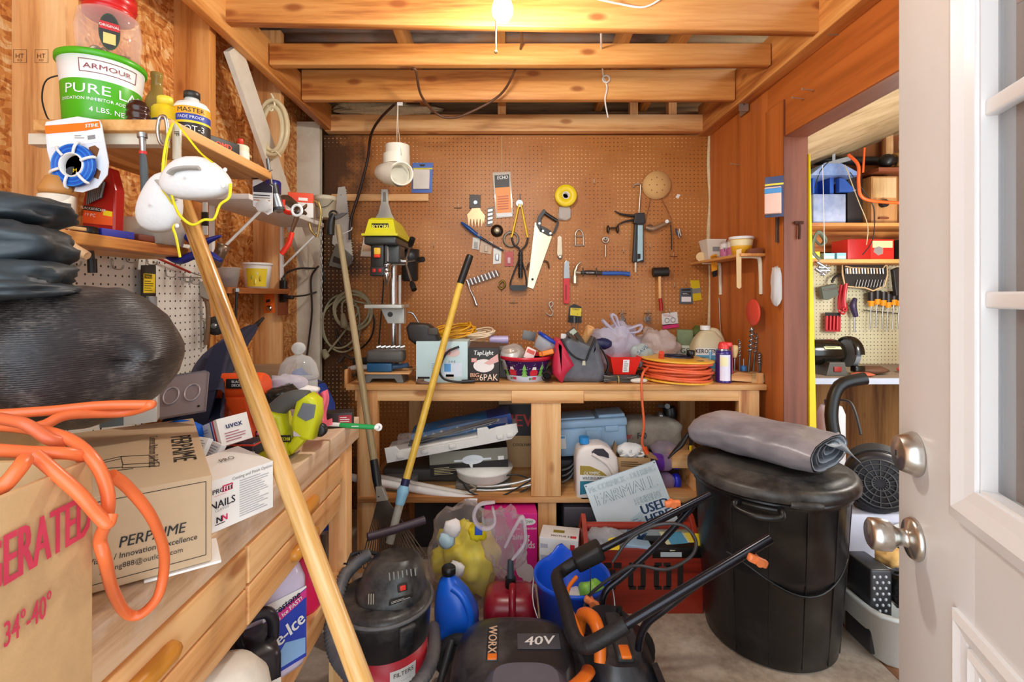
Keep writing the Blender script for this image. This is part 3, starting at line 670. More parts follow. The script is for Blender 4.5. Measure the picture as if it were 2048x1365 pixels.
b=B(fr((-.958,1.06,zm+.002),80));b.box((0,0,.004),(.06,.012,.008),K('e0b070',.6),.002);b.solo('wood_shim','short pale wooden shim at the near edge of the plank shelf','wood')
c=V((-.99,1.36,zm));t=T('storage_tub','clear square tub of scraps behind the dust masks','tub',c);b=B(fr(c,5));b.lathe([(0,0),(.05,0),(.06,.065),(.063,.068),(.058,.068),(.048,.004),(0,.004)],clear('f2ede2',.35),28,sx=1,sy=1.2,sq=6);b.obj('body',t);b=lump(c+V((0,0,.03)),(.04,.045,.026),K('8c7a5c',.7,0,.5,60),9,16,.5);b.obj('contents',t)
t=T('spring_clamp','large dark blue spring clamp hanging behind the leaning pole','clamp',P(390,525,1.42));Yc=1.42;NB=K('20267c',.35)
b=B();b.tube(Pn([(345,480),(370,472),(395,490),(420,480),(441,472)],Yc),[.008,.014,.016,.012,.006],NB,8,4,flat=.7);b.obj('handle',t);b=B();b.tube(Pn([(335,515),(360,522),(390,510),(420,510),(442,522)],Yc),[.008,.016,.018,.016,.008],NB,8,4,flat=.7);b.obj('handle',t);b=B();b.cyl(P(385,498,Yc-.02),P(385,498,Yc+.02),.008,DSTEEL,n=10);b.obj('pivot',t);b=B();b.tube(Pn([(344,482),(350,500),(342,515)],Yc),.006,K('f08a1c',.4),6,3);b.obj('jaw_pad',t,'orange jaw pad')
b=B();b.lathe([(.017,0),(.019,.004),(.018,.05),(.021,.075),(.017,.075),(.014,.05),(0,.01)],K('7a6450',.3,.6),20,fr(P(428,532,1.55),0,0,25));b.solo('steel_funnel','dull steel pipe end behind the leaning pole','pipe')
t=T('utility_knife','flat scraper with black band hanging behind the dust mask','scraper',P(412,470,1.5));b=B();b.prism(W([(406,405),(415,405),(416,470),(406,470)],1.5),1.497,1.5,K('d9d4c8',.4));b.obj('blade',t);b=B();b.prism(W([(405,425),(416,425),(417,452),(405,452)],1.5),1.494,1.502,BLK);b.obj('grip',t)
# --- white pegboard with hooks and tools
w=B();w.bb((-1.149,1.0,.95),(-1.143,1.84,1.535),PEGW);o=w.obj('pegboard_panel',loc=(0,0,0));o['kind']='structure';o['label']='white pegboard sheet on the left wall'
XP=-1.143
b=B();b.bb((XP,1.05,1.235),(XP+.02,1.40,1.265),OFFW,.002);b.solo('rail','narrow white rail across the white pegboard','rail')
def hook(x,y,lb='single wire hook on the white pegboard'):
    a=PL(x,y,XP);b=B();b.tube([a+V((0,0,.012)),a+V((.004,0,.012)),a+V((.006,0,-.012)),a+V((.03,0,-.016)),a+V((.036,0,-.004))],.0022,K('b4b2ac',.3,.8),6,3);return b.solo('peg_hook','bare wire hook on the white pegboard','hook','wire hooks on the white pegboard')
for x,y in ((135,520),(222,528),(250,515),(292,520),(330,545),(366,555),(380,560),(400,630)):hook(x,y)
t=T('rasp_blade','wooden handled tool hanging over the black bag','tool',P(150,515,1.05));b=B();b.tube(Pn([(118,478),(145,498),(175,512)],1.05),[.016,.013,.009],K('dcb284',.6),10,4);b.obj('handle',t)
t=T('eye_hook','heavy steel hook screwed to the white pegboard','hook',P(137,540,1.08));b=B();b.cyl(P(136,498,1.08),P(136,512,1.08),.012,STEEL,.006);b.tube(Pn([(136,510),(128,525),(135,538),(145,530),(146,522)],1.08),.0035,STEEL,6,5);b.obj('shank',t)
t=T('wire_brush','narrow dark tool with twisted shaft on the white pegboard','tool',P(183,545,1.22));b=B();b.tube(Pn([(178,487),(182,500),(184,520)],1.22),.006,K('4c4844',.4,.6),8,3);b.torus(P(183,492,1.22),.009,.003,DSTEEL,n=16,k=6);b.obj('shaft',t);b=B();b.cyl(P(184,518,1.22),P(185,546,1.22),.010,BLK);b.obj('grip',t)
t=T('blade_card','black and yellow tool card hanging from the white pegboard','package',PL(298,625,-1.12));M=fq(PL(298,580,-1.12),(0,1,0),(0,0,1));b=B(M)
b.prism([(-.03,-.085),(.03,-.085),(.03,.075),(.024,.08),(-.03,.075)],0,.003,K('2a2a2c',.4));b.lab(-.024,.026,-.01,.05,K('efd02c',.5),I4);b.lab(-.02,.012,.035,.048,INK,I4,.001);b.text('STANLEY',.008,YEL,fr((-.004,-.0012,.041)));b.lines(-.02,.02,-.005,.03,5,K('6a5a10',.6),I4);b.obj('card',t)
b=B(M);b.box((.0,-.008,-.05),(.034,.014,.06),clear('c8ccd0',.4),.004);b.box((.002,-.006,-.05),(.012,.006,.05),DSTEEL,.002);b.obj('tool',t)
t=T('long_scraper','long thin scraper with red handle on the white pegboard','scraper',PL(408,555,-1.12));b=B();b.cyl(PL(316,517,-1.125),PL(380,545,-1.125),.004,K('a8281c',.4));b.obj('handle',t);b=B();b.cyl(PL(378,544,-1.125),PL(411,555,-1.125),.002,STEEL);b.obj('shaft',t)
b=B();b.tube([PL(357,555,-1.12),PL(408,556,-1.12)],.0026,STEEL,6,1);b.tube([PL(365,555,-1.12),PL(364,570,-1.12)],.0022,STEEL,6,1);b.tube([PL(380,555,-1.12),PL(378,571,-1.12)],.0022,STEEL,6,1);b.solo('double_hook','double pronged wire tool holder on the white pegboard','hook')
t=T('pruning_saw','curved pruning saw hanging at the edge of the white pegboard','saw',P(420,640,1.8));b=B();b.prism(W([(402,565),(412,562),(424,595),(420,600),(404,592)],1.8),1.79,1.8,K('b7b0a4',.4,.5));b.obj('blade',t);b=B();b.tube(Pn([(406,592),(415,610),(416,650),(412,690)],1.8),.008,K('7a5c40',.5),8,4);b.obj('handle',t)
b=B();b.tube(Pn([(396,625),(400,640),(414,648),(412,680),(407,695)],1.82),.005,K('c8c2b4',.35,.6),6,5);b.solo('bent_rod','bent pale steel rod beside the pruning saw','rod')
t=T('round_wire_brush','round steel wire wheel hanging above the dark cloth','wheel',P(432,672,1.85));b=B(fr(P(432,652,1.85),0,90));b.lathe([(.008,-.012),(.02,-.009),(.036,-.006),(.036,.006),(.02,.009),(.008,.012)],K('4a4846',.6,.6,.5,200,.8),30);b.lathe([(0,-.016),(.010,-.016),(.010,.016),(0,.016)],STEEL,14);b.obj('wheel',t)
# --- short plank with tubs
t=T('wall_shelf','short rough plank shelf between two studs with tubs','shelf',(-1.18,2.1,1.36));b=B();b.bb((-1.289,1.91,1.362),(-1.105,2.45,1.386),wood('d08c50','b8703a','80441c','Y'));b.obj('board',t)
b=B();b.bb((-1.15,2.42,1.255),(-1.11,2.448,1.362),DARKBR['Z']);b.obj('block',t)
zt=1.3865
c=V((-1.155,2.0,zt));t=T('screw_cup','clear plastic cup of screws on the short plank','cup',c);b=B(fr(c));b.lathe([(0,0),(.034,0),(.045,.078),(.049,.08),(.046,.082),(.042,.078),(.031,.004),(0,.004)],clear('e8e6e2',.3),24);b.obj('cup',t);b=B(fr(c));b.lathe([(0,.005),(.031,.005),(.036,.035),(.02,.042),(0,.04)],K('7c766c',.4,.6,.5,120,1),18);b.obj('screws',t)
c=V((-1.16,2.24,zt));t=T('plastic_tub','white tub with yellow flower print on the short plank','tub',c);b=B(fr(c));b.lathe([(0,0),(.052,0),(.062,.105),(.062,.11),(0,.108)],K('f0eee8',.4),28);b.lathe([(.0532,.006),(.0615,.092)],K('e8c81e',.5),28) if 0 else None
for a in range(-110,-20,6):b.add([((r_+.0008)*math.cos(math.radians(q)),(r_+.0008)*math.sin(math.radians(q)),z_) for r_,z_ in ((.0527,.008),(.0605,.09)) for q in (a,a+6)],[[0,1,3,2]],K('e9cf2a',.45))
for q,z_,rr,m in ((-70,.03,.013,K('f5e87a',.5)),(-50,.045,.015,K('c8b41c',.5)),(-62,.068,.009,WHT),(-85,.05,.01,K('a8b038',.5))):b.sph((.0575*math.cos(math.radians(q)),.0575*math.sin(math.radians(q)),z_),(rr*.35,rr*.35,rr),m,10)
b.obj('body',t);b=B(fr(c));b.lathe([(.06,.106),(.066,.106),(.066,.116),(.058,.118),(.058,.113),(0,.112)],WHT,28);b.obj('lid',t)
for x,lb in ((455,'thin chisel hanging from the short plank near the pole'),(474,'second thin rod tool hanging from the short plank')):
    t=T('chisel',lb,'chisel',P(x,648,1.95));b=B();b.cyl(P(x,580,1.95),P(x-3,648,1.95),.006,K('3c3a38',.4,.6),.004,8);b.obj('shaft',t);b=B();b.cyl(P(x,577,1.95),P(x,584,1.95),.012,STEEL,n=12);b.obj('head',t)
t=T('part_card','orange card with a small silver part hung under the short plank','package',P(540,628,2.38));b=B();b.prism(W([(530,586),(549,585),(550,626),(528,627)],2.38),2.378,2.38,K('ee6a1e',.5));b.prism(W([(532,600),(540,599),(540,604),(532,606)],2.3775),2.377,2.378,INK);b.obj('card',t);b=B(fr(P(538,617,2.372),0,90));b.lathe([(0,-.008),(.014,-.008),(.016,0),(.01,.006),(0,.006)],CHROME,16);b.obj('dial',t)
# black adapter and cords on stud three and the corner post
t=T('outlet_adapter','black plug adapter with cords on the bare stud','adapter',P(567,608,2.44));b=B();o=P(567,583,2.43);b.box(o,(.032,.03,.11),BLK,.006);b.obj('body',t)
b=B();b.box(P(577,595,2.42),(.05,.026,.02),BLK,.005);b.obj('plug',t);b=B();b.cyl(P(566,556,2.43),P(567,562,2.43),.01,DGRY);b.obj('plug',t)
b=B();b.tube([P(566,558,2.43),P(575,545,2.45),P(600,537,2.6),P(630,537,2.85),P(637,533,2.94),P(632,538,2.94),P(622,560,2.94),P(624,620,2.94),P(618,680,2.94),P(613,715,2.92)],.0055,BLK,6,6);b.solo('power_cable','black cord looping from the adapter down the white corner post','cord')
b=B();b.tube([P(580,595,2.42),P(592,593,2.5),P(615,590,2.8),P(640,580,3.02),P(648,560,3.03),P(645,530,3.03)],.0055,BLK,6,6);b.solo('power_cable','black cord running from the adapter towards the pegboard corner','cord')
b=B();b.tube([P(700,480,3.0),P(702,440,3.0),P(720,380,3.0),P(735,320,2.98),P(742,270,2.9),P(760,238,2.75),P(790,208,2.56)],[.009,.009,.008,.007],K('2c1810',.45),8,6);b.solo('electric_cable','dark brown cord hanging from the farthest tie beam past the hand saw','cord')
b=B();b.tube([P(823,138,2.2),P(832,142,2.19),P(842,190,2.35),P(870,225,2.5),P(900,236,2.52),P(940,225,2.50),P(1000,190,2.45),P(1030,140,2.3),P(1042,95,2.19),P(1043,68,2.0),P(1035,54,1.93)],.0062,K('5a3a28',.5),8,6);b.solo('electric_cable','brown electric cord sagging under the tie beams behind the bulb','cord')
b=B();b.tube([P(1202,60,1.92),P(1203,110,2.3),P(1206,150,2.53),P(1214,175,2.535),P(1210,200,2.54),P(1216,235,2.6)],.004,WHT,6,5);b.torus(P(1212,158,2.53),.018,.004,WHT,n=16,k=6);b.solo('white_twine','white twine hanging over the tie beams','twine')
b=B();b.tube([P(1170,-8,1.8),P(1240,8,1.86),P(1290,14,1.865),P(1330,-8,1.86)],.004,K('efe9dc',.5),6,5);b.solo('white_cable','white cable stapled across the nearest tie beam','cable')
# stamped marks on the studs
b=B()
for x in (40,83):
    M=fr(P(x,112,1.2565));b.torus((0,0,0),.024,.0006,K('6a4426',.7),M @ fr((0,0,0),0,0,45),n=4,k=4);b.text('HT',.012,K('6a4426',.7),M);b.text('KD',.006,K('6a4426',.7),M @ fr((0,0,-.011)))
b.solo('stamp_mark','faint burnt grade stamps on the bare stud behind the lard bucket','stamp')
# ================================================================ the left workbench and what lies on it
zb=.92;xb=-.53;yb=1.73
t=T('workbench','paint-stained wooden workbench along the left wall with drawers','workbench',(-.84,1.0,0))
b=B();b.bb((-1.148,.15,.845),(xb,yb,zb),OLDW['Y'],.004);b.obj('worktop',t)
b=B();b.bb((-.575,.15,.66),(xb-.012,1.55,.845),PINE['Y'],.003)
b.obj('drawer_rail',t)
for i,(y0,y1) in enumerate(((.2,.985),(.995,1.54))):
    for j,(z0,z1) in enumerate(((.758,.835),(.672,.752))):
        b=B();b.bb((xb-.014,y0,z0),(xb-.002,y1,z1),PINE['Y'],.003);d=b.obj('drawer_front',t)
        b=B();ym=(.70,1.26)[i];b.tube([(xb-.004,ym-.06,z0+.035),(xb+.004,ym-.05,z0+.035),(xb+.004,ym+.05,z0+.035),(xb-.004,ym+.06,z0+.035)],[.012,.017,.017,.012],K('d08c34',.3),12,3);b.obj('pull',d)
for x0,y0 in ((-.60,1.62),(-1.12,1.62),(-1.12,.2)):
    b=B();b.bb((x0,y0,0),(x0+.06,y0+.06,.845),PINE['Z'],.003);b.obj('leg',t)
b=B();b.bb((-.6,1.545,.74),(-.55,1.7,.845),PINE['Y'],.003);b.obj('corner_block',t)
b=B();b.bb((-1.12,.2,.384),(-.60,1.66,.41),wood('a08060','846448','5c4430','Y'));b.obj('lower_shelf',t)
b=B();b.bb((-.60,.2,.345),(-.555,1.66,.425),PINE['Y'],.003);b.obj('lower_rail',t)
b=B();sp=K('8fb2d6',.7)
for x,y,rx,ry in ((365,1045,.02,.03),(300,1262,.008,.012),(460,1020,.008,.05)):
    q=PZ(x,y,zb+.0006);b.add([(min(q.x+rx*math.cos(a)*(1+.4*math.sin(3*a)),xb-.004),q.y+ry*math.sin(a),q.z) for a in [2*pi*k/14 for k in range(14)]],[list(range(14))],sp)
b.obj('paint_stain',t,'pale blue paint stains')
# big cardboard box
t=T('cardboard_box','large open brown cardboard box with red lettering at the near end of the bench','box',(-.57,.345,zb))
a0,a1=V((-.405,.17,zb)),V((-.428,.50,zb));hb=.262;ux=V((-.30,-.02,0))
fx=fq(a0,a1-a0,(0,0,1));L=(a1-a0).length
CB=K('cda878',.85,0,.12,50,.1)
b=B(fx);b.box((L/2,.004,hb/2),(L,.006,hb),CB,.001);RT=K('cf3a54',.7,0,.1)
b.text('REFRIGERATED',.043,RT,fr((L-.006,-.0005,hb*.80)),.5,'R',.42)
b.text('34\u00b0-40\u00b0',.021,RT,fr((L-.052,-.0005,hb*.56)),.35,'R',.5);b.obj('front',t)
b=B(fx);b.box((L-.003,.15,hb/2),(.006,.29,hb),CB);b.box((L/2,.296,hb/2),(L,.006,hb),CB);b.box((.003,.15,hb/2),(.006,.29,hb),CB);b.box((L/2,.15,.003),(L-.01,.28,.006),CB);b.obj('walls',t)
b=lump(fx @ V((L*.55,.12,hb*.80)),(.06,.12,.045),K('1436b8',.3),2,20,.3);b.solo('blue_plastic','crumpled blue plastic inside the open cardboard box','plastic')
b=lump(fx @ V((L*.3,.16,hb*.78)),(.05,.06,.04),K('e8ecf2',.4),4,16,.3);b.solo('white_plastic','white plastic wrap beside the blue plastic in the cardboard box','plastic')
b=B();b.bb((-.97,.22,zb),(-.74,.78,zb+.24),CB,.002);b.solo('cardboard_box','closed cardboard box hidden under the black tarp roll','box')
# orange air hose / cord
OH=K('e8703c',.35,0,.08);PK=K('e88c80',.35,0,.08)
t=T('extension_cord','thick orange cord looped over the cardboard box','cord',P(200,1000,.55))
def oc(pts,m=OH,r=.006):b=B();b.tube([P(x,y,Yq) for x,y,Yq in pts],r,m,10,7);b.obj('loop',t)
oc([(-20,900,.44),(60,905,.46),(140,908,.48),(165,918,.50),(140,935,.53),(90,960,.56)])
oc([(-20,850,.50),(60,858,.50),(140,880,.50),(190,925,.49),(215,985,.49),(213,1040,.49),(200,1080,.50),(210,1120,.505),(225,1180,.55),(250,1225,.60),(280,1230,.615),(315,1195,.62),(328,1140,.62),(325,1090,.60),(300,1030,.56),(255,975,.53),(222,950,.51)],OH)
oc([(-20,830,.56),(100,822,.58),(200,812,.60),(290,810,.62),(299,811,.62),(250,825,.62),(140,830,.58),(90,850,.56),(60,858,.55)])
oc([(70,910,.455),(110,945,.455),(160,990,.46),(195,1030,.47),(215,1048,.475),(222,1030,.48)])
oc([(-20,990,.42),(10,970,.42),(40,935,.43),(50,920,.44)],OH,.0064)
oc([(-20,835,.50),(40,845,.49),(70,860,.49),(100,880,.49),(130,885,.50)],K('d9683e',.4))
# faucet box
A,Bp,Cc=V((-.474,.775,0)),V((-.597,.685,0)),V((-.780,1.125,0));hz=.137
ex=(A-Bp).normalized();ey=V((-ex.y,ex.x,0));M=fq(V((Bp.x,Bp.y,zb+.006)),ex,(0,0,1));wl=(A-Bp).length
x_lo=-.10;D=.45
M=M @ Matrix.Translation((0,0,0))
t=T('faucet_box','brown faucet carton with black printing beside the orange cord','carton',(-.70,.93,zb+.006))
CT=K('c6aa88',.75,0,.06,40);b=B(M);cxm=(x_lo+wl)/2;b.box((cxm,D/2,hz/2),(wl-x_lo,D,hz),CT,.0015)
fl=[(x_lo+.01,.012),(wl-.008,.012),(wl-.008,hz-.008),(x_lo+.01,hz-.008)]
for (p0,p1) in zip(fl,fl[1:]+fl[:1]):b.cyl((p0[0],-.0006,p0[1]),(p1[0],-.0006,p1[1]),.0005,INK,n=4)
b.text('PERPAIME',.0155,INK,fr((wl*.50,-.0003,hz*.47)),.3,'C',.85,.2);b.text('Vision / Innovation / Excellence',.0085,INK,fr((wl*.44,-.0003,hz*.33)),.2,'C',.85,.1);b.text('jiacang888@outlook.com',.0075,INK,fr((wl*.42,-.0003,hz*.22)),0,'C',.9)
TM=fq(V((wl-.025,.012,hz)),(0,1,0),(-1,0,0))
TM=M.to_3x3().to_4x4() if 0 else TM
def top(x,y,rz=0):return Matrix(((math.cos(rz),0,-math.sin(rz),x),(math.sin(rz),0,math.cos(rz),y),(0,-1,0,hz),(0,0,0,1)))
b.text('PERPAIME',.034,INK,top(wl-.03,.20,math.radians(-90)),.3,'C',.9,.15);b.text('Centerset Bathroom Sink Faucet',.0135,INK,top(wl-.075,.21,math.radians(-90)),.3,'C',.85)
for pl in ([(.03,.20),(.07,.18),(.085,.12),(.035,.145),(.03,.20)],[(.085,.12),(.085,.10),(.035,.125),(.035,.145)],[(.03,.2),(-.01,.185),(-.01,.17),(.03,.185)],[(.035,.13),(-.05,.16)],[(.05,.11),(-.06,.14)]):
    b.tube([(x,y,hz+.0005) for x,y in pl],.0006,INK,4,1)
b.obj('carton',t)
b=B();b.box((.03,.03,-.0035),(.10,.09,.004),PAPER,.001,fq(V((-.535,.745,zb+.006)),V((.7,.5,0)),(0,0,1)));b.solo('paper_pad','white leaflet squashed under the faucet carton','paper')
# nails box
A,Cn=V((-.541,.862,0)),V((-.478,.985,0));ex=(Cn-A).normalized();wl=(Cn-A).length+.0;M=fq(V((A.x,A.y,zb+.0005)),ex,(0,0,1));hz=.094
M2=M @ Matrix.Translation((-.03,0,0));wl2=wl+.03
t=T('nail_box','open white box of nails standing at the bench edge','box',(-.56,.95,zb));b=B(M2);b.box((wl2/2,.001,hz/2),(wl2,.002,hz),PAPER);b.box((wl2/2,.14,hz/2),(wl2,.002,hz),PAPER);b.box((.001,.07,hz/2),(.002,.138,hz),PAPER);b.box((wl2-.001,.07,hz/2),(.002,.138,hz),PAPER);b.box((wl2/2,.07,.03),(wl2-.006,.134,.05),K('8a8070',.5,.4,.5,90,.6))
x0=.046
b.text('PROFIT',.0085,K('3a3040',.5),fr((x0+.018,-.0004,hz*.78)),.6);b.lab(x0+.017,x0+.037,hz*.72,hz*.85,K('d82a5c',.5),I4,.0005);b.text('FIT',.0085,WHT,fr((x0+.027,-.0008,hz*.785)),.4);b.lines(x0+.002,x0+.036,hz*.68,hz*.70,1,K('d87a8c',.6),I4)
b.text('NAILS',.0135,K('26222e',.5),fr((x0+.018,-.0004,hz*.52)),.5,'C',.95);b.text('CLAVOS',.005,GTXT,fr((x0+.016,-.0004,hz*.41)));b.text('N',.011,K('26222e',.5),fr((x0+.011,-.0004,hz*.22)),1);b.text('N',.011,K('d82a5c',.5),fr((x0+.021,-.0004,hz*.22)),1);b.lines(x0+.003,x0+.032,hz*.11,hz*.15,1,INK,I4)
b.text('Coating and Finish Options',.006,GTXT,fr((x0+.078,-.0004,hz*.92)),.2,'C',.9);b.lines(x0+.05,wl2-.006,.008,hz*.85,16,K('b4b4b8',.7),I4);b.obj('box',t)
b=B(M2);b.add([(0,0,hz),(wl2,.0,hz),(wl2+.006,-.0,hz+.002),(wl2-.015,.09,hz+.022),(.0,.10,hz+.012)],[[0,1,3,4]],K('e4ddd6',.7));b.text('PRO',.012,INK,M2.inverted() @ M2 @ Matrix(((.9,0,0,wl2*.62),(0,-.3,.95,.05),(0,-.95,.25,hz+.0145),(0,0,0,1))));b.obj('flap',t)
# tarp roll and bag on the near end
TB=N('black_woven_tarp');v=TB.coord((1,1,1));a=TB.noise(v,7,7,.7);fi=TB.noise(TB.coord((30,5,120)),6,3);wv=TB.math('SINE',TB.math('MULTIPLY',TB.n('SeparateXYZ',{0:v}).outputs[2],2400))
g=TB.math('MULTIPLY_ADD',fi.outputs[0],.35,TB.math('MULTIPLY',a.outputs[0],.8));TBM=TB.done(bump=TB.math('MULTIPLY_ADD',wv,.05,g),bs=.35,bd=.01,Base_Color=TB.ramp(g,[(.45,'17151a'),(.6,'2e2a2a'),(.72,'645c57'),(.84,'bdb5ac')]),Roughness=.42)  # lighter ramp stops hold dust flecks and a brown-grey sheen put into the colour
t=T('tarp_roll','big rolled black woven tarp lying across the boxes','tarp',(-.85,.74,1.14));b=B()
def roll(u,v):
    v=v*(2-v)
    x=-1.12+.605*v;a=2*pi*u;e=min(1,(1-v)/.16)
    R=math.sqrt(max(0,1-(1-e) ** 2.4));d=V((math.cos(a),math.sin(a),x*4));w_=1+R*(.10*noise.noise(d*1.7)+.03*noise.noise(d*6))
    cy,cz=.86-.16*v+.0,1.30-.04*v
    return (x+.02*math.cos(a*1),cy+math.cos(a)*.135*w_*R-.03*v,cz+math.sin(a)*.10*w_*R)
b.sheet(roll,48,40,TBM,0,cu=True)
b.obj('roll',t)
b=B();b.tube([(-.90,.80,1.368),(-.78,.77,1.36),(-.68,.735,1.345),(-.615,.71,1.32)],.004,BLK,6,5,flat=.4);b.obj('seam',t)
BG=K('1f2529',.52,0,.4,10,.5,'4c585e',.3)
t=T('black_bag','folded black vinyl bag lying on the tarp roll','bag',(-.72,.66,1.37));
for i,(y0,y1,Yq,xr,sd) in enumerate(((395,455,.70,120,1),(450,540,.66,118,2),(520,590,.63,112,4),(560,598,.60,100,6))):
    zc_,hh=(y0+y1)/2,(y1-y0)/2
    q=P(xr-150,zc_,Yq);b=lump(q,(150*Yq/F,.07,hh*1.15*Yq/F),BG,sd,48,.16,1.7,sq=2.7);b.obj('fold',t)
# dark folded umbrella cloth
t=T('folded_umbrella','dark navy folded umbrella leaning on the bench behind the pole','umbrella',P(440,800,1.45));UM=K('232740',.7,0,.2,20,.3)
b=B();rid=[P(507,655,1.95),P(440,720,1.6),P(375,830,1.25)]
def um(u,v):
    tt=v;a=2*pi*u;c=spline([P(508,655,1.9),P(470,690,1.72),P(420,750,1.5),P(388,840,1.3)],10);q=c[min(int(tt*(len(c)-1)),len(c)-1)]
    r=.012+.075*tt ** .8;k=1+.16*math.cos(5*a+2*tt);return q+V((math.cos(a)*r*k*.9,math.sin(a)*r*.5,math.sin(a)*r*k*.9))
b.sheet(um,40,20,UM,0,cu=True);b.obj('canopy',t)
b=B();b.prism(W([(430,690),(460,680),(418,845),(410,862),(385,850),(355,838),(372,830)],1.35),1.345,1.352,UM);b.obj('cloth_panel',t)
b=B();b.tube([P(505,657,1.9),P(515,648,1.93),P(527,636,1.96)],[.011,.009,.005],BLK,8,3);b.obj('tip',t)
b=B();b.tube([P(450,680,1.52),P(425,720,1.42),P(400,790,1.33)],.012,NAVY,6,4,flat=.25);b.obj('strap',t)
# grey embossed plate
t=T('number_plate','grey embossed metal plate propped behind the faucet carton','plate',P(350,840,1.08));M=fq(P(345,792,1.10),V((.09,.03,.012)),V((-.045,.06,.075)))
b=B(M);b.prism([(-.07,-.055),(.07,-.055),(.07,.05),(.062,.056),(-.07,.056)],0,.0012,K('8d8488',.4,.3,.1),.004)
for i in range(3):b.torus((-.045+.042*i,-.001,.0),.022,.0022,K('a79ea2',.4,.3),n=20,k=5,sx=.7)
b.cyl((.055,-.0012,-.04),(.055,.0005,-.04),.003,INK,n=8);b.obj('plate',t)
b=B(fr(P(262,815,.98),30));b.box((0,0,0),(.09,.05,.06),K('dfe5e2',.5),.001);b.lab(-.045,-.008,-.03,.0,K('6a7a80',.5),fr((0,-.0255,0)));b.solo('white_carton','white printed carton under the black tarp roll','carton')
# blue bowl, uvex box, leaflets, drill, sander, case
c=P(372,880,1.1);b=B(fr(P(362,885,1.12),20,-60));b.lathe([(0,-.03),(.03,-.026),(.052,0),(.056,.014),(.053,.014),(.048,0),(0,-.024)],K('1668d8',.25),26);b.solo('blue_bowl','bright blue plastic bowl tipped behind the faucet carton','bowl')
t=T('glasses_carton','white and blue safety glasses carton lying tilted before the drill','carton',P(450,905,1.15));xd=P(505,835,1.16)-P(465,900,1.08);M=fq(P(452,868,1.14),(.55,.6,-.05),(-.1,.12,1));M=fr(P(446,872,1.13),-62,0,14) if 0 else fq(P(445,868,1.15),(.78,-.5,.34),(-.25,.1,.95))
b=B(M);b.box((-.01,0,0),(.115,.07,.062),K('d9e4f2',.5),.001);b.box((.03,0,0),(.006,.071,.063),K('2a50a8',.5));b.box((.04,0,0),(.006,.071,.063),K('cf2a3a',.5));b.box((.052,0,0),(.012,.0705,.0625),PAPER)
b.lines(-.06,.02,-.025,.025,9,K('8aa4cc',.6),fr((0,-.0352,0)));RM=fq((.0582,0,0),(0,1,0),(0,0,1));b.text('uvex',.014,K('26346c',.5),RM @ fr((0,-.0006,.012)),.5);b.lines(-.025,.025,-.026,-.002,4,K('b0707a',.6),RM)
b.obj('carton',t)
for i,(x,y,Yq,w_,h_,rz,lb) in enumerate(((425,912,1.06,.05,.055,-38,'small printed leaflet folded beside the safety glasses carton'),(402,900,1.04,.03,.05,-20,'narrow white leaflet leaning on the blue bowl'))):
    b=B(fr(P(x,y,Yq),rz,-30));b.box((0,0,0),(w_,.012,h_),K('eef0f2',.7),.001);b.lines(-w_*.42,w_*.42,-h_*.4,h_*.4,8,K('9aa4b8',.7),fr((0,-.0062,0)),seed=i);b.solo('leaflet',lb,'paper')
b=B(fr(P(440,935,1.02),-35,-70));b.box((0,0,0),(.1,.003,.022),K('8a8490',.5),.001);b.lab(-.04,.02,-.006,.006,K('c8e02a',.5),fr((0,-.0016,0)));b.solo('printed_sleeve','grey sleeve with lime label lying before the leaflets','paper')
OD=K('f0561e',.38)
t=T('cordless_drill','orange cordless drill with black chuck lying among the cartons','drill',P(480,870,1.45));Yq=1.42;k=Yq/F
b=B();b.tube([P(437,772,Yq),P(480,772,Yq),P(520,770,Yq),P(534,768,Yq)],[25*k,26*k,25*k,20*k],OD,16,4);b.prism(W([(450,790),(505,790),(512,850),(520,875),(480,878),(478,830)],Yq),Yq-.03,Yq+.03,OD,.008);b.obj('body',t)
b=B();M=fr(P(475,768,Yq-27*k));b.box((0,0,0),(.064,.006,.028),INK,.002);b.text('BLACK&',.007,WHT,M.inverted() @ M @ fr((.004,-.0032,.0065)),.5);b.text('DECKER',.007,WHT,fr((.004,-.0032,-.004)),.5)
b.v=[M @ (v) for v in b.v] if 0 else [V(v)+M.to_translation() for v in b.v];b.obj('label',t)
b=B();b.cyl(P(438,772,Yq),P(424,771,Yq),24*k,BLK,20*k);b.cyl(P(424,771,Yq),P(412,770,Yq),18*k,DGRY,9*k);b.obj('chuck',t)
b=B();b.box(P(464,803,Yq-.01),(.014,.02,.04),K('4a5058',.5),.005);b.obj('trigger',t)
b=B();b.box(P(500,880,Yq),(.11,.07,.03),OD,.008);b.obj('battery',t)
b=B();b.prism(W([(425,790),(462,792),(468,805),(458,870),(420,855)],1.5),1.48,1.54,K('a8431e',.6),.01);b.solo('leather_pouch','rust coloured pouch behind the orange drill','pouch')
t=T('tool_case','slim black and red tool case lying in front of the drill','case',P(485,905,1.2));b=B(fr(P(482,893,1.2),-4));b.box((0,0,0),(.105,.06,.034),K('232030',.4),.008);b.box((0,-.001,.012),(.106,.062,.004),K('c8402a',.4),.001);b.text('BLACK&DECKER',.0085,WHT,fr((.012,-.0305,-.006)),.4);b.obj('case',t)
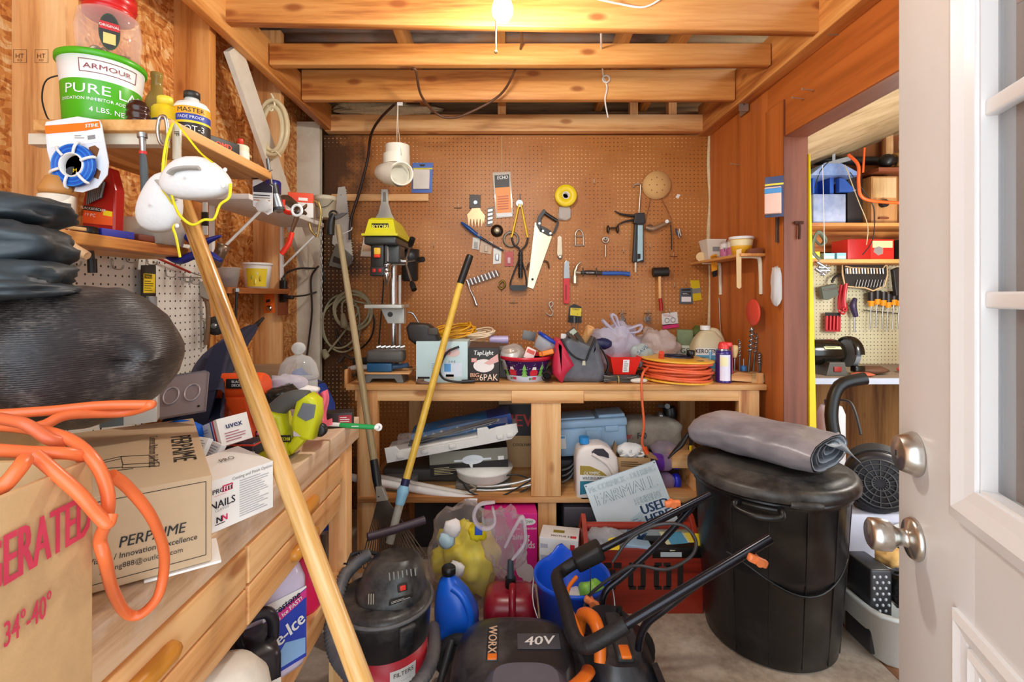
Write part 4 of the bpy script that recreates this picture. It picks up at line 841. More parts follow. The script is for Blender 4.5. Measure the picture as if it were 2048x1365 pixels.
# lime sander
LM=LIME;t=T('palm_sander','lime green detail sander with grey handle on the bench edge','sander',P(580,880,1.35));Yq=1.3
b=B();b.prism(W([(536,822),(552,818),(572,826),(580,860),(587,905),(545,930),(498,918),(520,895),(535,870)],Yq),Yq-.035,Yq+.035,LM,.012,smooth=True);b.prism(W([(580,888),(600,862),(620,856),(618,875),(590,905)],Yq),Yq-.025,Yq+.025,LM,.008)
b.prism(W([(590,838),(600,800),(622,786),(640,800),(642,830),(632,876),(612,876),(592,860)],Yq),Yq-.03,Yq+.03,LM,.012,smooth=True)
b.obj('body',t)
b=B();b.tube(Pn([(552,822),(570,806),(592,797),(618,796)],Yq),[.026,.024,.023,.02],K('5a5a58',.6),12,5);b.obj('handle',t)
b=B();b.prism(W([(594,832),(606,806),(632,810),(628,836),(612,843)],Yq-.031),Yq-.035,Yq-.029,K('70767c',.5),.003);b.obj('grip_pad',t,'grey grip pad')
b=B();o=P(568,878,Yq-.036);b.box(o,(.036,.003,.018),INK,.002);b.text('RYOBI',.0085,LM,fr(o+V((0,-.0016,0))),.6);o2=P(598,868,Yq-.028);b.box(o2,(.03,.002,.014),K('cfc7d2',.5),.001,None);b.obj('label',t)
b=B();o=P(517,882,Yq-.036);b.box(o,(.016,.003,.05),INK,.002)
for i,m in enumerate((K('d85a9c',.5),YEL,WHT,K('2ab0d0',.5))):b.sph(o+V((0,-.002,.018-.012*i)),(.005,.001,.005),m,8)
b.obj('sticker',t)
b=B();b.prism(W([(494,920),(545,934),(590,908),(588,914),(545,941),(493,927)],Yq),Yq-.04,Yq+.036,K('8a8778',.8),.001);b.obj('sanding_pad',t)
b=B();b.lathe([(.012,0),(.018,.004),(.018,.018),(.012,.022),(0,.022)],BLK,16,fr(P(644,858,1.33),0,90));b.solo('castor_wheel','small black wheel behind the lime sander','wheel')
# glass jar, plastic packs, cloth, battery box, brush
c=V((-.70,1.62,zb));t=T('glass_jar','ribbed glass jar with ball knob lid at the far bench end','jar',c);GJ=clear('f4f6f6',.16,.04);hj=P(600,770,1.62).z-zb
b=B(fr(c));b.lathe([(0,0),(.055,0),(.06,.01),(.06,hj+.02),(.057,hj+.02),(.057,.012),(0,.008)],GJ,32);b.obj('body',t);b=B(fr(c))
b.lathe([(.062,hj+.022),(.066,hj+.03),(.062,hj+.045),(.056,hj+.07),(.038,hj+.092),(.014,hj+.1),(.012,hj+.104)],GJ,32);b.obj('lid',t);b=B(fr(c));b.sph((0,0,hj+.122),(.023,.023,.021),clear('f0f2f2',.3,.04),18);b.obj('knob',t)
for i,(x,y,Yq,r_,m,lb) in enumerate(((575,770,1.5,(.06,.05,.03),clear('e6e2ee',.4),'clear bag of small parts in front of the glass jar'),(570,795,1.42,(.055,.05,.035),clear('3a3430',.55),'dark crumpled blister pack behind the lime sander'),(600,782,1.5,(.055,.03,.018),PAPER,'white label sheet crumpled before the glass jar'),(545,815,1.45,(.06,.06,.035),K('c9c2d8',.7),'pale lilac rag behind the leaning pole'))):
    b=lump(P(x,y,Yq),r_,m,i+11,20,.35);b.solo(('parts_bag','blister_pack','paper_label','rag')[i],lb,('bag','package','paper','cloth')[i])
b=B()
def cl(u,v):return P(632+22*u+3*math.sin(7*v),785+65*v+4*math.sin(5*u+3*v),1.58-.08*v+.02*math.sin(8*u))
b.sheet(cl,14,14,K('ea6a80',.8,0,.15),.004);b.sheet(lambda u,v:P(628+36*u,840+10*v+4*math.sin(4*u),1.45-.1*v),8,6,K('ea6a80',.8,0,.15),.004);b.solo('pink_cloth','pink cloth hanging beside the black and red carton','cloth')
c=PZ(684,846,zb);b=B(fr(V((-.555,1.6,zb)),12));b.box((0,0,.025),(.085,.055,.05),K('241c1e',.4),.001);b.lab(.0,.04,.008,.042,K('b01c2c',.5),fr((0,-.0278,0)));b.lines(.004,.036,.012,.038,4,WHT,fr((0,-.0278,0)));b.solo('battery_carton','black and red carton at the far bench corner','carton')
t=T('scraper_brush','green and white handled brush poking out over the bench end','brush',P(700,855,1.45));b=B();Yq=1.45;b.tube(Pn([(655,849),(680,850)],Yq),.006,WHT,8,2);b.tube(Pn([(750,855),(758,856)],Yq),.010,WHT,8,2,flat=.7);b.torus(P(757,855,Yq),.008,.004,WHT,n=14,k=6);b.obj('shaft',t)
b=B();b.tube(Pn([(680,850),(700,852),(730,854),(752,855)],Yq),[.008,.010,.009,.008],K('1e9c50',.4),10,4,flat=.8);b.lines(-.016,.016,-.003,.003,1,WHT,fr(P(714,853,Yq-.0105)));b.obj('grip',t)
# --- big pole leaning against the upper shelf
t=T('wooden_pole','thick varnished wooden pole leaning across the bench','pole',P(740,1365,.9));b=B()
a,c=V((-.862,1.2,1.70)),P(724,1368,.90);d=(c-a).normalized();a2=P(366,405,1.185);d=(c-a2).normalized();foot=a2+d*((0.02-a2.z)/d.z)
pole('shaft',t,a2-d*.12,foot,[.017,.0185,.0195,.020,.0205],wood('ecc284','d8a257','96602a','Z',2.2,.25,False,'varnished_ash'),18)
# items on the floor shelf below the bench
c=V((-.63,.80,.226));b=B(fr(V((-.548,.935,.427))));b.lathe([(0,0),(.078,0),(.085,.02),(.085,.13),(.078,.17),(.055,.20),(.03,.21),(0,.212)],K('e4e0d4',.5,0,.05,14,0,'a9a294',.2),30);b.solo('white_jug','big rounded off-white jug under the bench','jug')
t=T('oil_jug','black plastic oil jug with handle under the bench','jug',V((-.565,1.085,.427)));M=fr(V((-.565,1.085,.427)),40);BJ=K('1d1b22',.3,0,.3,10,0,'4a464c',.2)
b=B(M);b.lathe([(0,0),(.04,0),(.042,.01),(.042,.13),(.036,.15),(0,.15)],BJ,28,sx=1,sy=1.5,sq=6);b.tube([(-.03,0,.14),(-.038,0,.18),(-.02,0,.205),(.02,0,.205),(.036,0,.18),(.036,0,.14)],.013,BJ,10,5);b.lab(-.03,.036,.03,.09,K('e6e2d8',.6),fr((0,-.0645,0)));b.text('MOTOR OIL',.009,INK,fr((.003,-.0652,.075)));b.obj('body',t)
t=T('deicer_jug','clear washer fluid jug with blue label under the bench','jug',V((-.61,1.24,.411)));M=fr(V((-.61,1.24,.411)),52);b=B(M)
b.lathe([(0,0),(.062,0),(.065,.01),(.065,.215),(.055,.25),(.03,.28),(.022,.3),(0,.3)],K('cfc6e0',.25),28,sx=1,sy=1.2,sq=6);
LM_=fr((0,-.0785,0));b.lab(-.055,.055,.02,.2,K('2a44b4',.4),LM_);b.add([(-.055,-.0012,.16),(.055,-.0012,.195),(.055,-.0012,.2),(-.055,-.0012,.2)],[[0,1,2,3]],PAPER,False,LM_);b.add([(-.055,-.0012,.13),(.055,-.0012,.172),(.055,-.0012,.193),(-.055,-.0012,.155)],[[0,1,2,3]],K('d83a90',.4),False,LM_);b.text('Prestone',.02,INK,LM_ @ fr((.0,-.0016,.181),0,0,-14),.4,'C',.75);b.text("Melts Ice FAST!",.011,WHT,LM_ @ fr((0,-.002,.161),0,0,-20),.4,'C',.9);b.text('De-Ice',.036,WHT,LM_ @ fr((-.002,-.002,.11),0,0,-22),.6,'C',.75)
b.add([(-.05,-.0014,.03),(.0,-.0014,.085),(.052,-.0014,.07),(.052,-.0014,.03)],[[0,1,2,3]],K('8cb8e8',.4),False,LM_);b.obj('body',t)
b=B(M);b.cyl((0,0,.3),(0,0,.325),.024,K('e8e4ee',.4));b.obj('cap',t)
t=T('coffee_can','red plastic coffee can with black lid under the bench','can',V((-.635,1.46,.411)));M=fr(V((-.635,1.46,.411)),0,-6,-8);CR=K('e0205c',.35);b=B(M)
b.lathe([(0,0),(.075,0),(.078,.01),(.074,.205),(0,.205)],CR,30,sq=3.4);b.tube([(-.03,-.076,.05),(-.034,-.09,.09),(-.03,-.092,.14),(-.018,-.082,.17)],.011,K('ea4a7c',.35),8,5);b.obj('body',t);b=B(M);b.lathe([(.074,.2),(.08,.202),(.08,.228),(.076,.234),(0,.23)],BLK,30,sq=3.4);b.obj('lid',t)
b=B(fr(V((-.78,1.55,.411))));b.lathe([(0,0),(.10,0),(.115,.24),(.12,.24),(.12,.265),(.11,.265),(.1,.01),(0,.006)],K('d9dce6',.4),30);b.solo('plastic_bucket','pale bucket behind the red coffee can','bucket')
b=B(fr(V((-.85,1.3,.226))));b.box((0,0,.17),(.3,.4,.34),K('1f1d22',.6),.01);b.solo('dark_crate','dark crate at the back under the bench','crate')
# blue barrel-like bag between the benches, plank
b=lump(V((-.885,2.08,.48)),(.14,.13,.52),K('1c3f96',.55,0,.25,8,.3),8,28,.12,1.5,sq=3);
for v in b.v:v.z=max(v.z,.002)
b.solo('blue_tote_bag','tall blue bag standing between the two workbenches','bag')
b=B();b.tube([(-1.0,2.04,1.03),(-.9,1.955,.965),(-.8,1.955,.985),(-.76,2.0,1.0)],.004,BLK,6,5);b.solo('bag_string','thin black cord around the top of the blue bag','cord')
b=B();b.bb((-1.05,1.82,zb+.12),(-.83,1.86,zb+.17),wood('b08a68','94704e','684830','X'));b.bb((-1.02,1.8,0),(-.83,1.86,zb+.119),wood('b08a68','94704e','684830','Z'));b.solo('wood_offcut','stubby brown timber offcut behind the glass jar','wood')
b=B();q=V((0,0,0));b.tube([V((-.62,1.84,0)),V((-.72,1.9,.42))],.035,wood('9a8470','7c6654','4c3c30','Z'),4,1);b.solo('wood_offcut','weathered board standing beside the bench leg','wood')
# ================================================================ workbench along the back wall
yf=2.35;zk=.92
t=T('workbench','pine workbench along the back wall under the brown pegboard','workbench',(.24,2.7,0))
b=B();b.bb((-.786,yf,.892),(1.262,3.055,zk),BENCH['X'],.003);b.obj('worktop',t)
b=B();b.bb((-.745,yf+.012,.838),(1.15,yf+.05,.891),PINE['X'],.002);b.obj('apron',t)
b=B();b.bb((.02,yf-.004,.83),(.37,yf+.012,.891),PINE['X'],.002);b.obj('apron',t,'short doubled piece over the middle post')
for x0,x1,y0,z0,z1 in ((-.735,-.635,yf+.01,0,.891),(.115,.26,yf+.002,.375,.83),(.15,.24,yf+.02,0,.345),(1.13,1.23,yf+.01,0,.891),(-.6,-.5,2.94,0,.891),(1.05,1.14,2.94,0,.891)):
    b=B();b.bb((x0,y0,z0),(x1,y0+.04 if y0 < 2.9 else 3.0,z1),PINE['Z'],.002);b.obj('leg',t)
b=B();b.bb((-.73,yf-.0,.345),(1.23,3.04,.372),BENCH['X'],.002);b.obj('lower_shelf',t)
b=B();b.bb((-.80,yf+.02,.90),(-.787,yf+.09,.99),PINE['Z'],.002);b.obj('end_block',t)
# ---- drill press
t=T('drill_press','yellow and black bench drill press on the back workbench','drill press',(-.65,2.74,zk));DB=K('3a3c3a',.4,0,.15);
b=B();b.box((-.65,2.68,zk+.012),(.19,.30,.024),DB,.006);b.obj('base',t)
b=B();b.cyl((-.65,2.75,zk+.02),(-.65,2.75,1.64),.024,CHROME,n=20);b.cyl((-.65,2.75,zk+.02),(-.65,2.75,zk+.06),.036,DB);b.cyl((-.612,2.75,zk+.02),(-.612,2.75,1.47),.009,K('cfcac2',.3,.6),n=10);b.obj('column',t)
b=B();vs=[]
for z,x0,x1,y0,y1 in ((1.668,-.765,-.575,2.53,3.0),(1.68,-.765,-.575,2.53,3.0),(1.682,-.752,-.588,2.545,2.98),(1.756,-.735,-.605,2.56,2.78),(1.768,-.725,-.615,2.575,2.76)):vs += [(x0,y0,z),(x1,y0,z),(x1,y1,z),(x0,y1,z)]
b.add(vs,[[4*i+j,4*i+(j+1) % 4,4*i+4+(j+1) % 4,4*i+4+j] for i in range(4) for j in range(4)]+[[3,2,1,0],[16,17,18,19]],K('dfd81c',.35));hd=b.obj('belt_cover',t)
b=B();M=fr((-.672,2.5515,1.718),0,11);b.box((0,0,0),(.088,.003,.034),INK,.002,M);b.text('RYOBI',.021,K('f2ec60',.5),M @ fr((0,-.0017,0)),.5);b.obj('badge',hd)
b=B();b.box((-.67,2.765,1.645),(.172,.45,.045),DB,.012);b.obj('head_casting',t)
b=B();b.box((-.69,2.59,1.565),(.07,.06,.13),K('26221e',.4),.006);b.box((-.69,2.589,1.482),(.075,.065,.05),K('2e2a28',.4),.005);sw=b.obj('switch_box',t)
b=B();b.box((-.687,2.551,1.588),(.034,.018,.036),K('f2c23c',.4),.005);b.box((-.687,2.549,1.562),(.034,.018,.018),K('e8401c',.4),.005);b.obj('paddle_switch',sw)
for x in (-.705,-.675):b=B();b.box((x,2.555,1.486),(.017,.008,.02),K('c82a1c',.3),.003);b.obj('rocker',sw)
b=B();b.bb((-.652,2.56,1.52),(-.648+.01,2.585,1.62),DB,.003);b.lab(-.012,.012,-.04,.04,PAPER,fr((-.6375,2.575,1.575),90));b.box((-.62,2.66,1.575),(.085,.14,.10),DB,.012);b.obj('head_casting',t)
b=B();b.lathe([(.012,.09),(.012,.06),(.026,.06),(.026,.045),(.02,.04),(.02,.022),(.024,.02),(.024,0),(.016,-.02),(.008,-.045),(.003,-.05),(.003,-.075),(0,-.078)],CHROME,20,fr((-.65,2.60,1.462)));b.lathe([(.028,.05),(.03,.052),(.03,.062),(.028,.064)],CHROME,20,fr((-.65,2.60,1.462)));b.obj('chuck',t)
hub=V((-.56,2.64,1.54));b=B();b.cyl(hub-V((.07,0,0)),hub+V((.01,0,0)),.022,CHROME);b.obj('feed_hub',t)
for kx,ky in ((822,487),(838,520),(825,570)):
    e=P(kx,ky,2.55);b=B();b.cyl(hub,e,.0055,CHROME,n=8);h_=b.obj('feed_lever',t);b=B();d=(e-hub).normalized();b.tube([e-d*.02,e,e+d*.035],[.011,.016,.015],BLK,12,3);b.obj('knob',h_)
b=B();b.lathe([(.0,0),(.04,0),(.05,.01),(.05,.12),(.056,.125),(.056,.19),(0,.19)],K('262626',.4),22,fr((-.585,2.90,1.44)));b.obj('motor',t)
b=B();b.bb((-.765,2.58,1.285),(-.565,2.78,1.305),K('c9c9c0',.4,.3),.003);b.prism([(-.70,1.285),(-.57,1.285),(-.57,1.20),(-.66,1.20),(-.68,1.24)],2.66,2.72,K('c9c9c0',.4,.3),.004);b.cyl((-.645,2.655,1.25),(-.645,2.662,1.25),.014,DGRY);b.obj('table',t)
b=B();b.tube([(-.56,2.72,1.26),(-.53,2.72,1.25),(-.50,2.72,1.2)],.006,STEEL,8,3);b.obj('table_crank',t)
b=B();b.tube([(-.735,2.9,1.60),(-.75,2.92,1.4),(-.77,2.92,1.15),(-.78,2.9,.96)],.0045,BLK,6,5);b.obj('power_cord',t)
# behind the press: clear plastic scoop and paper card
b=B();Y_=3.04
b.prism(W([(764,380),(777,380),(778,408),(784,428),(790,440),(750,440),(758,428),(763,408)],Y_),Y_-.02,Y_,K('cfcfc4',.3),.003);b.prism(W([(768,386),(773,386),(774,405),(767,405)],Y_),Y_-.0215,Y_-.019,K('8d8a7e',.4));b.solo('plastic_scoop','grey plastic scoop handle sticking up behind the yellow drill press','scoop')
b=B();b.prism(W([(728,475),(752,475),(748,514),(721,513)],3.04),3.035,3.04,K('e9dcc6',.6));b.prism(W([(726,490),(750,490),(749,503),(724,503)],3.034),3.033,3.035,K('d8ae86',.6));b.solo('paper_card','cream card hanging behind the drill press switch','paper')
# ---- stack at the bench end: stand, sander, cases
t=T('plastic_stand','grey plastic step stand with wooden top at the bench end','stand',(-.62,2.43,zk));b=B();x0,x1=(727-CX)/403,(808-CX)/403;
b.prism([(x0,zk),(x0+.03,zk),(x0+.045,zk+.022),(x1-.045,zk+.022),(x1-.03,zk),(x1,zk),(x1-.012,zk+.045),(x0+.012,zk+.045)],2.39,2.52,K('6b6b68',.55),.002);b.obj('base',t);b=B();b.bb((x0-.004,2.385,zk+.045),(x1+.03,2.54,zk+.052),PINE['X']);b.obj('top',t)
z0=zk+.0525
t=T('electric_planer','blue sanding tool with grey plastic sleeve on the step stand','tool',(-.62,2.44,z0));b=B();b.bb((-.70,2.40,z0),(-.575,2.47,z0+.045),K('23557c',.3,0,.2),.006);b.obj('body',t);b=B();b.tube([(-.575,2.435,z0+.022),(-.54,2.435,z0+.025),(-.50,2.435,z0+.03)],[.016,.012,.014],K('2c4a66',.4),10,3);b.obj('grip',t);b=B();b.tube([(-.80,2.44,z0+.012),(-.76,2.435,z0+.02),(-.70,2.435,z0+.02)],[.01,.014,.014],K('c9c4bc',.4),10,3);b.obj('nose',t)
b=B();b.box((-.61,2.44,z0+.078),(.185,.10,.062),K('55534f',.5,0,.2,20,.2),.02);b.solo('tool_case','rounded dark grey tool case on top of the blue sanding tool','case')
b=B()
for i in range(6):b.cyl((-.655+.024*i,2.42,z0+.122),(-.635+.024*i,2.425,z0+.128),.011,CHROME,.010,12)
b.bb((-.67,2.41,z0+.1095),(-.51,2.43,z0+.112),STEEL);b.solo('socket_rail','row of chrome sockets lying on the grey tool case','sockets')
b=B();b.tube([(-.83,2.62,.99),(-.76,2.6,1.0),(-.70,2.58,1.0)],[.02,.024,.024],K('1c1a1a',.7,0,.3,150,1),10,3);b.cyl((-.80,2.6,zk),(-.80,2.6,.99),.015,BLK);b.solo('bench_brush','dark bristle brush standing behind the step stand','brush')
b=B();b.tube([P(730,730,2.6),P(718,742,2.6),P(705,752,2.7),P(690,735,2.9)],[.02,.012,.01,.014],K('4a3a2c',.5,0,.3),8,4,flat=.5);b.tube([P(678,725,2.95),P(690,712,2.95),P(703,718,2.9),P(712,712,2.9)],[.012,.014,.01,.008],DSTEEL,8,4);b.solo('wall_tools','rusty wrench shapes hanging in the dark corner by the bench','wrench')
# ---- cartons and pouch
t=T('blue_carton','pale blue carton with printed panels on the bench front','carton',(-.36,2.5,zk));b=B();fx0,fx1=(832-CX)/403,(935-CX)/403;M=fr(((fx0+fx1)/2,2.402,zk));wv=fx1-fx0;h_=.205
b.box((0,.10,h_/2),(wv,.2,h_),K('c9e2e4',.55,0,.08),.001,M);b.lab(.005,.10,.03,.10,K('d8e4f0',.5),M,.0012);b.lab(.012,.045,.055,.095,K('5aa0d8',.5),M,.0018);b.text('2-V E',.011,K('2a3c6c',.5),M @ fr((.05,-.002,.105)),.2);b.lines(-.05,.0,.035,.1,6,K('8ab4cc',.5),M);b.lab(.02,.06,.022,.042,K('c9b8a8',.5),M,.0012);b.lab(-.12,-.06,.02,.03,INK,M);b.add([(.05+.04*math.cos(a),-.001,.15+.022*math.sin(a)) for a in [2*pi*k/20 for k in range(20)]],[list(range(20))],K('e6c8c0',.5),False,M);b.text('ezr',.02,K('c84838',.5),M @ fr((.03,-.0016,.15)),.4);b.obj('carton',t)
b=B();b.tube([(-.24,2.396,1.1),(-.30,2.39,1.07),(-.335,2.385,.99),(-.315,2.38,.945),(-.26,2.375,.93),(-.22,2.375,.928)],.0055,BLK,8,6);b.tube([(-.225,2.375,.93),(-.16,2.378,.934)],.0095,BLK,8,1);b.solo('tool_cable','black cord and plug drooping in front of the pale blue carton','cord')
t=T('tap_light_box','black boxed tap light six pack beside the pale blue carton','carton',(-.12,2.46,zk));fx0,fx1=(937-CX)/400,(998-CX)/400;wv=fx1-fx0;h_=.172;M=fr(((fx0+fx1)/2,2.418,zk));BKC=K('2b2622',.5)
b=B(M);b.box((0,.075,h_/2),(wv,.15,h_),BKC,.001);b.text('TapLight',.022,WHT,fr((-.002,-.001,h_*.86)),.5,'C',.9,.15);b.text('BIG',.021,K('f2b890',.5),fr((-.045,-.001,h_*.21)),.4);b.text('VALUE',.009,K('f2b890',.5),fr((-.045,-.001,h_*.085)),.4);b.text('6PAK',.033,K('f5dcc8',.5),fr((.025,-.001,h_*.145)),0,'C',.85);b.lab(-.062,-.035,h_*.58,h_*.7,K('e89890',.5),I4,.001);b.text('TV',.011,WHT,fr((-.049,-.0016,h_*.64)),.3)
b.add([(.0+.052*math.cos(a),-.0008,h_*.48+.033*math.sin(a)) for a in [2*pi*k/24 for k in range(24)]],[list(range(24))],K('f4ece8',.4));b.add([(.0,-.0014,h_*.55),(.07,-.0014,h_*.82),(.074,-.0014,h_*.6),(.03,-.0014,h_*.5)],[[0,1,2,3]],K('e8b4ac',.5));b.obj('carton',t)
b=B(M);b.add([(-wv/2,0,h_+.001),(wv/2,0,h_+.001),(wv/2+.01,.05,h_+.02),(-wv/2+.01,.06,h_+.028)],[[0,1,2,3]],K('5a4236',.6));b.obj('flap',t)
t=T('tool_pouch','black padded pouch on top of the pale blue carton','pouch',P(848,688,2.5));b=B();Yq=2.48;b.prism(W([(815,655),(822,645),(858,648),(874,662),(884,686),(832,688),(820,678)],Yq),Yq-.05,Yq+.05,K('2a2420',.5,0,.2,20,.2),.015,smooth=True);b.obj('pouch',t);b=B();q=P(866,663,Yq-.055);b.box(q,(.05,.006,.034),K('4a4038',.5),.003,None);b.obj('buckle',t)
def nest(name,lb,cx,cy,Yq,rx,rz,n_,m,r,seed,cat='cord',flat=.35):
    rn=random.Random(seed);b=B();o=P(cx,cy,Yq);pts=[]
    for i in range(n_*8):
        a=i*2*pi/8+rn.uniform(-.15,.15);k=1+rn.uniform(-.22,.15);q=.8+.2*math.sin(i*.37)
        pts.append(o+V((rx*math.cos(a)*k,rx*.7*math.sin(a)*k,rz*(.5*math.sin(i*.61+seed)+.6*math.sin(a+i*.03))*q)))
    b.tube(pts,r,m,6,3);return b.solo(name,lb,cat)
nest('yellow_rope','loose nest of yellow cord behind the pale blue carton',910,662,2.62,.10,.045,7,K('e8a81c',.4),.005,2)
nest('cream_rope','loose loops of cream cord behind the tap light box',958,668,2.6,.075,.035,6,K('ead2b0',.45),.0045,5)
for x,z1,m,Yq in ((900,.93+.22,None,0),):pass
b=B();b.bb((-.30,2.61,zk),(-.10,2.8,zk+.19),CARD,.002);b.solo('cardboard_box','plain cardboard box carrying the nests of cord','box')
b=B();o=P(998,680,2.6);b.cyl(o-V((.05,0,0)),o+V((.05,0,0)),.022,K('b8a8d4',.3),n=18);b.solo('lilac_roll','roll of lilac film behind the holiday tin','roll')
b=B();b.bb((-.1,2.56,zk),(.08,2.66,zk+.165),K('7d7670',.6),.002);b.solo('grey_box','plain grey box behind the holiday tin','box')
# ---- holiday tin and its contents
c=V(((1052-CX)/967*2.50,2.50,zk));t=T('holiday_tin','snow scene tin bucket with red rim full of hardware','tin',c);M=fr(c);b=B(M);hh=.128
def prf(z):return .096+(.135-.096)*z/hh
b.lathe([(0,0),(.094,0),(prf(.004),.004),(prf(.034),.034)],K('cfdcf4',.35),40);b.lathe([(prf(.034),.034),(prf(.108),.108)],K('3a1450',.3),40);b.lathe([(prf(.108),.108),(.138,hh-.012),(.138,hh),(.132,hh),(.128,hh-.012),(.09,.006),(0,.005)],K('cc2238',.3),40)
rn=random.Random(4)
def onb(a,z,pts,m,e=.0012):
    a=math.radians(a);b.add([((prf(z+q)+e)*math.cos(a+p/prf(z)),(prf(z+q)+e)*math.sin(a+p/prf(z)),z+q) for p,q in pts],[list(range(len(pts)))],m)
for i in range(60):onb(rn.uniform(-170,-10),rn.uniform(.06,.103),[(.0016*math.cos(q),.0016*math.sin(q)) for q in (0,1.26,2.5,3.8,5)],WHT)
for a in (-150,-96,-52,-28):
    for k in range(3):onb(a,.03+.018*k,[(-.017+.003*k,0),(.017-.003*k,0),(0,.03)],K('6ab44c' if k % 2 else '8cc868',.5),.0014+.0003*k)
for a in (-128,-72):
    onb(a,.036,[(-.018,0),(.018,0),(.02,.02),(.008,.034),(-.01,.034),(-.02,.018)],K('d2283a',.5),.002);onb(a,.066,[(-.011,0),(.011,0),(.008,.014),(-.008,.014)],WHT,.0024)
    onb(a+6,.014,[(-.016,0),(.004,0),(.004,.014),(-.016,.014)],K('c8405a',.5),.002);onb(a-8,.014,[(-.008,0),(.006,0),(.006,.011),(-.008,.011)],K('6a8c4c',.5),.002)
b.obj('tin',t)
zt_=zk+.06
c2=c+V((-.07,-.02,.07));t=T('tape_roll','silver roll inside a clear bag in the holiday tin','roll',c2);b=B(fr(c2,0,12,-6));b.lathe([(.03,.0),(.052,0),(.052,.085),(.03,.085),(.03,0)],K('d8d6d2',.35,.3,.2),26);b.obj('roll',t);b=lump(c2+V((.0,.0,.055)),(.066,.06,.06),clear('efe4dc',.2),3,20,.15);b.obj('bag',t,'clear bag')
c2=P(1082,702,2.47);t=T('storage_tub','clear tub with blue lid tilted on top of the holiday tin','tub',c2);M=fr(c2,0,0,33);b=B(M);b.lathe([(0,0),(.046,0),(.058,.07),(.056,.07),(.044,.003),(0,.003)],clear('e4e8f0',.35),28);b.obj('body',t);b=B(M);b.lathe([(.058,.066),(.063,.066),(.063,.078),(.058,.082),(.05,.078),(0,.078)],K('1c44b4',.3),28);b.obj('lid',t);b=B(M);rn=random.Random(9)
for i in range(4):b=B(M @ fr((rn.uniform(-.025,.025),rn.uniform(-.025,.01),.015+.012*i),rn.uniform(0,180),20));b.box((0,0,0),(.022,.014,.008),WHT,.002);b.obj('fitting',t)
b=B(fr(P(1093,706,2.42),-10,0,-15));b.box((0,0,0),(.075,.03,.024),K('f28a1c',.4),.005);b.box((-.02,-.016,0),(.006,.004,.026),K('c8501c',.4));b.solo('orange_tool','orange plastic tool lying in the front of the holiday tin','tool')
b=B(fr(P(1060,708,2.44),10,-20,25));b.box((0,0,0),(.05,.004,.06),K('f2d8d4',.5),.001);b.lab(-.02,.02,.0,.02,K('d85a50',.5),fr((0,-.0022,0)));b.solo('red_card','white and red card stuck in the holiday tin','card')
b=B(fr(P(1058,672,2.6),0,0,12));b.box((0,0,0),(.07,.003,.05),K('6a6866',.4,.3),.001);b.solo('grey_plate','flat grey plate standing behind the clear tub','plate')
b=B();b.tube([P(1103,738,2.5),P(1094,752,2.40)],[.021,.021],K('2c2626',.4),16,1,cap=False);b.tube([P(1094,752,2.40),P(1093,755,2.38)],[.024,.024],K('3a3434',.4),16,1,cap=False);b.cyl(P(1094.5,751,2.40),P(1094,752,2.395),.016,K('0c0a0a',.8));b.solo('vacuum_tube','short black tube lying beside the holiday tin','tube')
# ---- red and grey bag with clamp
t=T('tool_bag','red and grey zip bag stuffed with tools on the bench','bag',(.33,2.5,zk));Yq=2.46;BGm=K('50525a',.45,0,.25,12,.5,'80828a',.2)
def bagbody(b,pts,m,y0,y1):b.prism(W(pts,Yq),y0,y1,m,.03,smooth=True)
b=B();bagbody(b,[(1122,762),(1112,745),(1124,705),(1120,682),(1140,672),(1178,690),(1188,674),(1196,690),(1206,735),(1208,760),(1190,764)],BGm,2.40,2.60);b.obj('body',t)
b=B();bagbody(b,[(1104,720),(1110,678),(1121,678),(1147,728),(1130,746),(1122,766),(1103,744)],K('c82a48',.4,0,.2,12,.3),2.385,2.59);b.obj('end_panel',t,'red end panel')
b=B();b.tube(Pn([(1122,678),(1135,700),(1150,715),(1168,722)],2.395),.005,BLK,6,4);b.tube(Pn([(1190,676),(1180,700),(1172,722)],2.395),.005,BLK,6,4);z_=b.obj('zip',t);b=B();b.prism(W([(1165,722),(1170,722),(1171,731),(1164,731)],2.39),2.386,2.39,K('c8c4a8',.4));b.obj('zip_pull',z_)
b=B();b.tube(Pn([(1196,690),(1207,705),(1216,730),(1212,745),(1205,752)],2.45),.014,BLK,8,5,flat=.3);b.obj('strap',t);b=B();b.prism(W([(1108,700),(1116,693),(1118,702),(1110,708)],2.40),2.398,2.402,K('3a2a2c',.5));b.obj('patch',t)
t=T('bench_clamp','dark steel sliding clamp sticking out of the red and grey bag','clamp',P(1150,690,2.44));b=B();CLM=K('4a3c30',.35,.6,.3)
b.prism(W([(1131,668),(1147,654),(1168,682),(1166,690),(1160,686),(1146,668),(1138,674)],2.44),2.42,2.46,CLM,.003);b.prism(W([(1136,672),(1142,667),(1180,714),(1178,722),(1170,716)],2.43),2.405,2.425,CLM,.003);b.obj('frame',t);b=B();b.prism(W([(1138,664),(1148,657),(1154,664),(1144,672)],2.42),2.416,2.42,K('b0b8a8',.3));b.obj('plate',t)
b=B();b.cyl(P(1168,686,2.56),P(1181,655,2.52),.021,PINE['Z'],n=18);b.solo('wood_dowel','pale wooden mallet handle end sticking up from the bag','handle') if 0 else b.solo('wooden_dowel','round wooden dowel end sticking up behind the red and grey bag','dowel')
b=B(fr(P(1127,673,2.48),0,0,5));b.box((0,0,0),(.028,.02,.026),K('ece8e4',.4),.003);b.solo('white_block','small white plastic block at the corner of the red and grey bag','block')
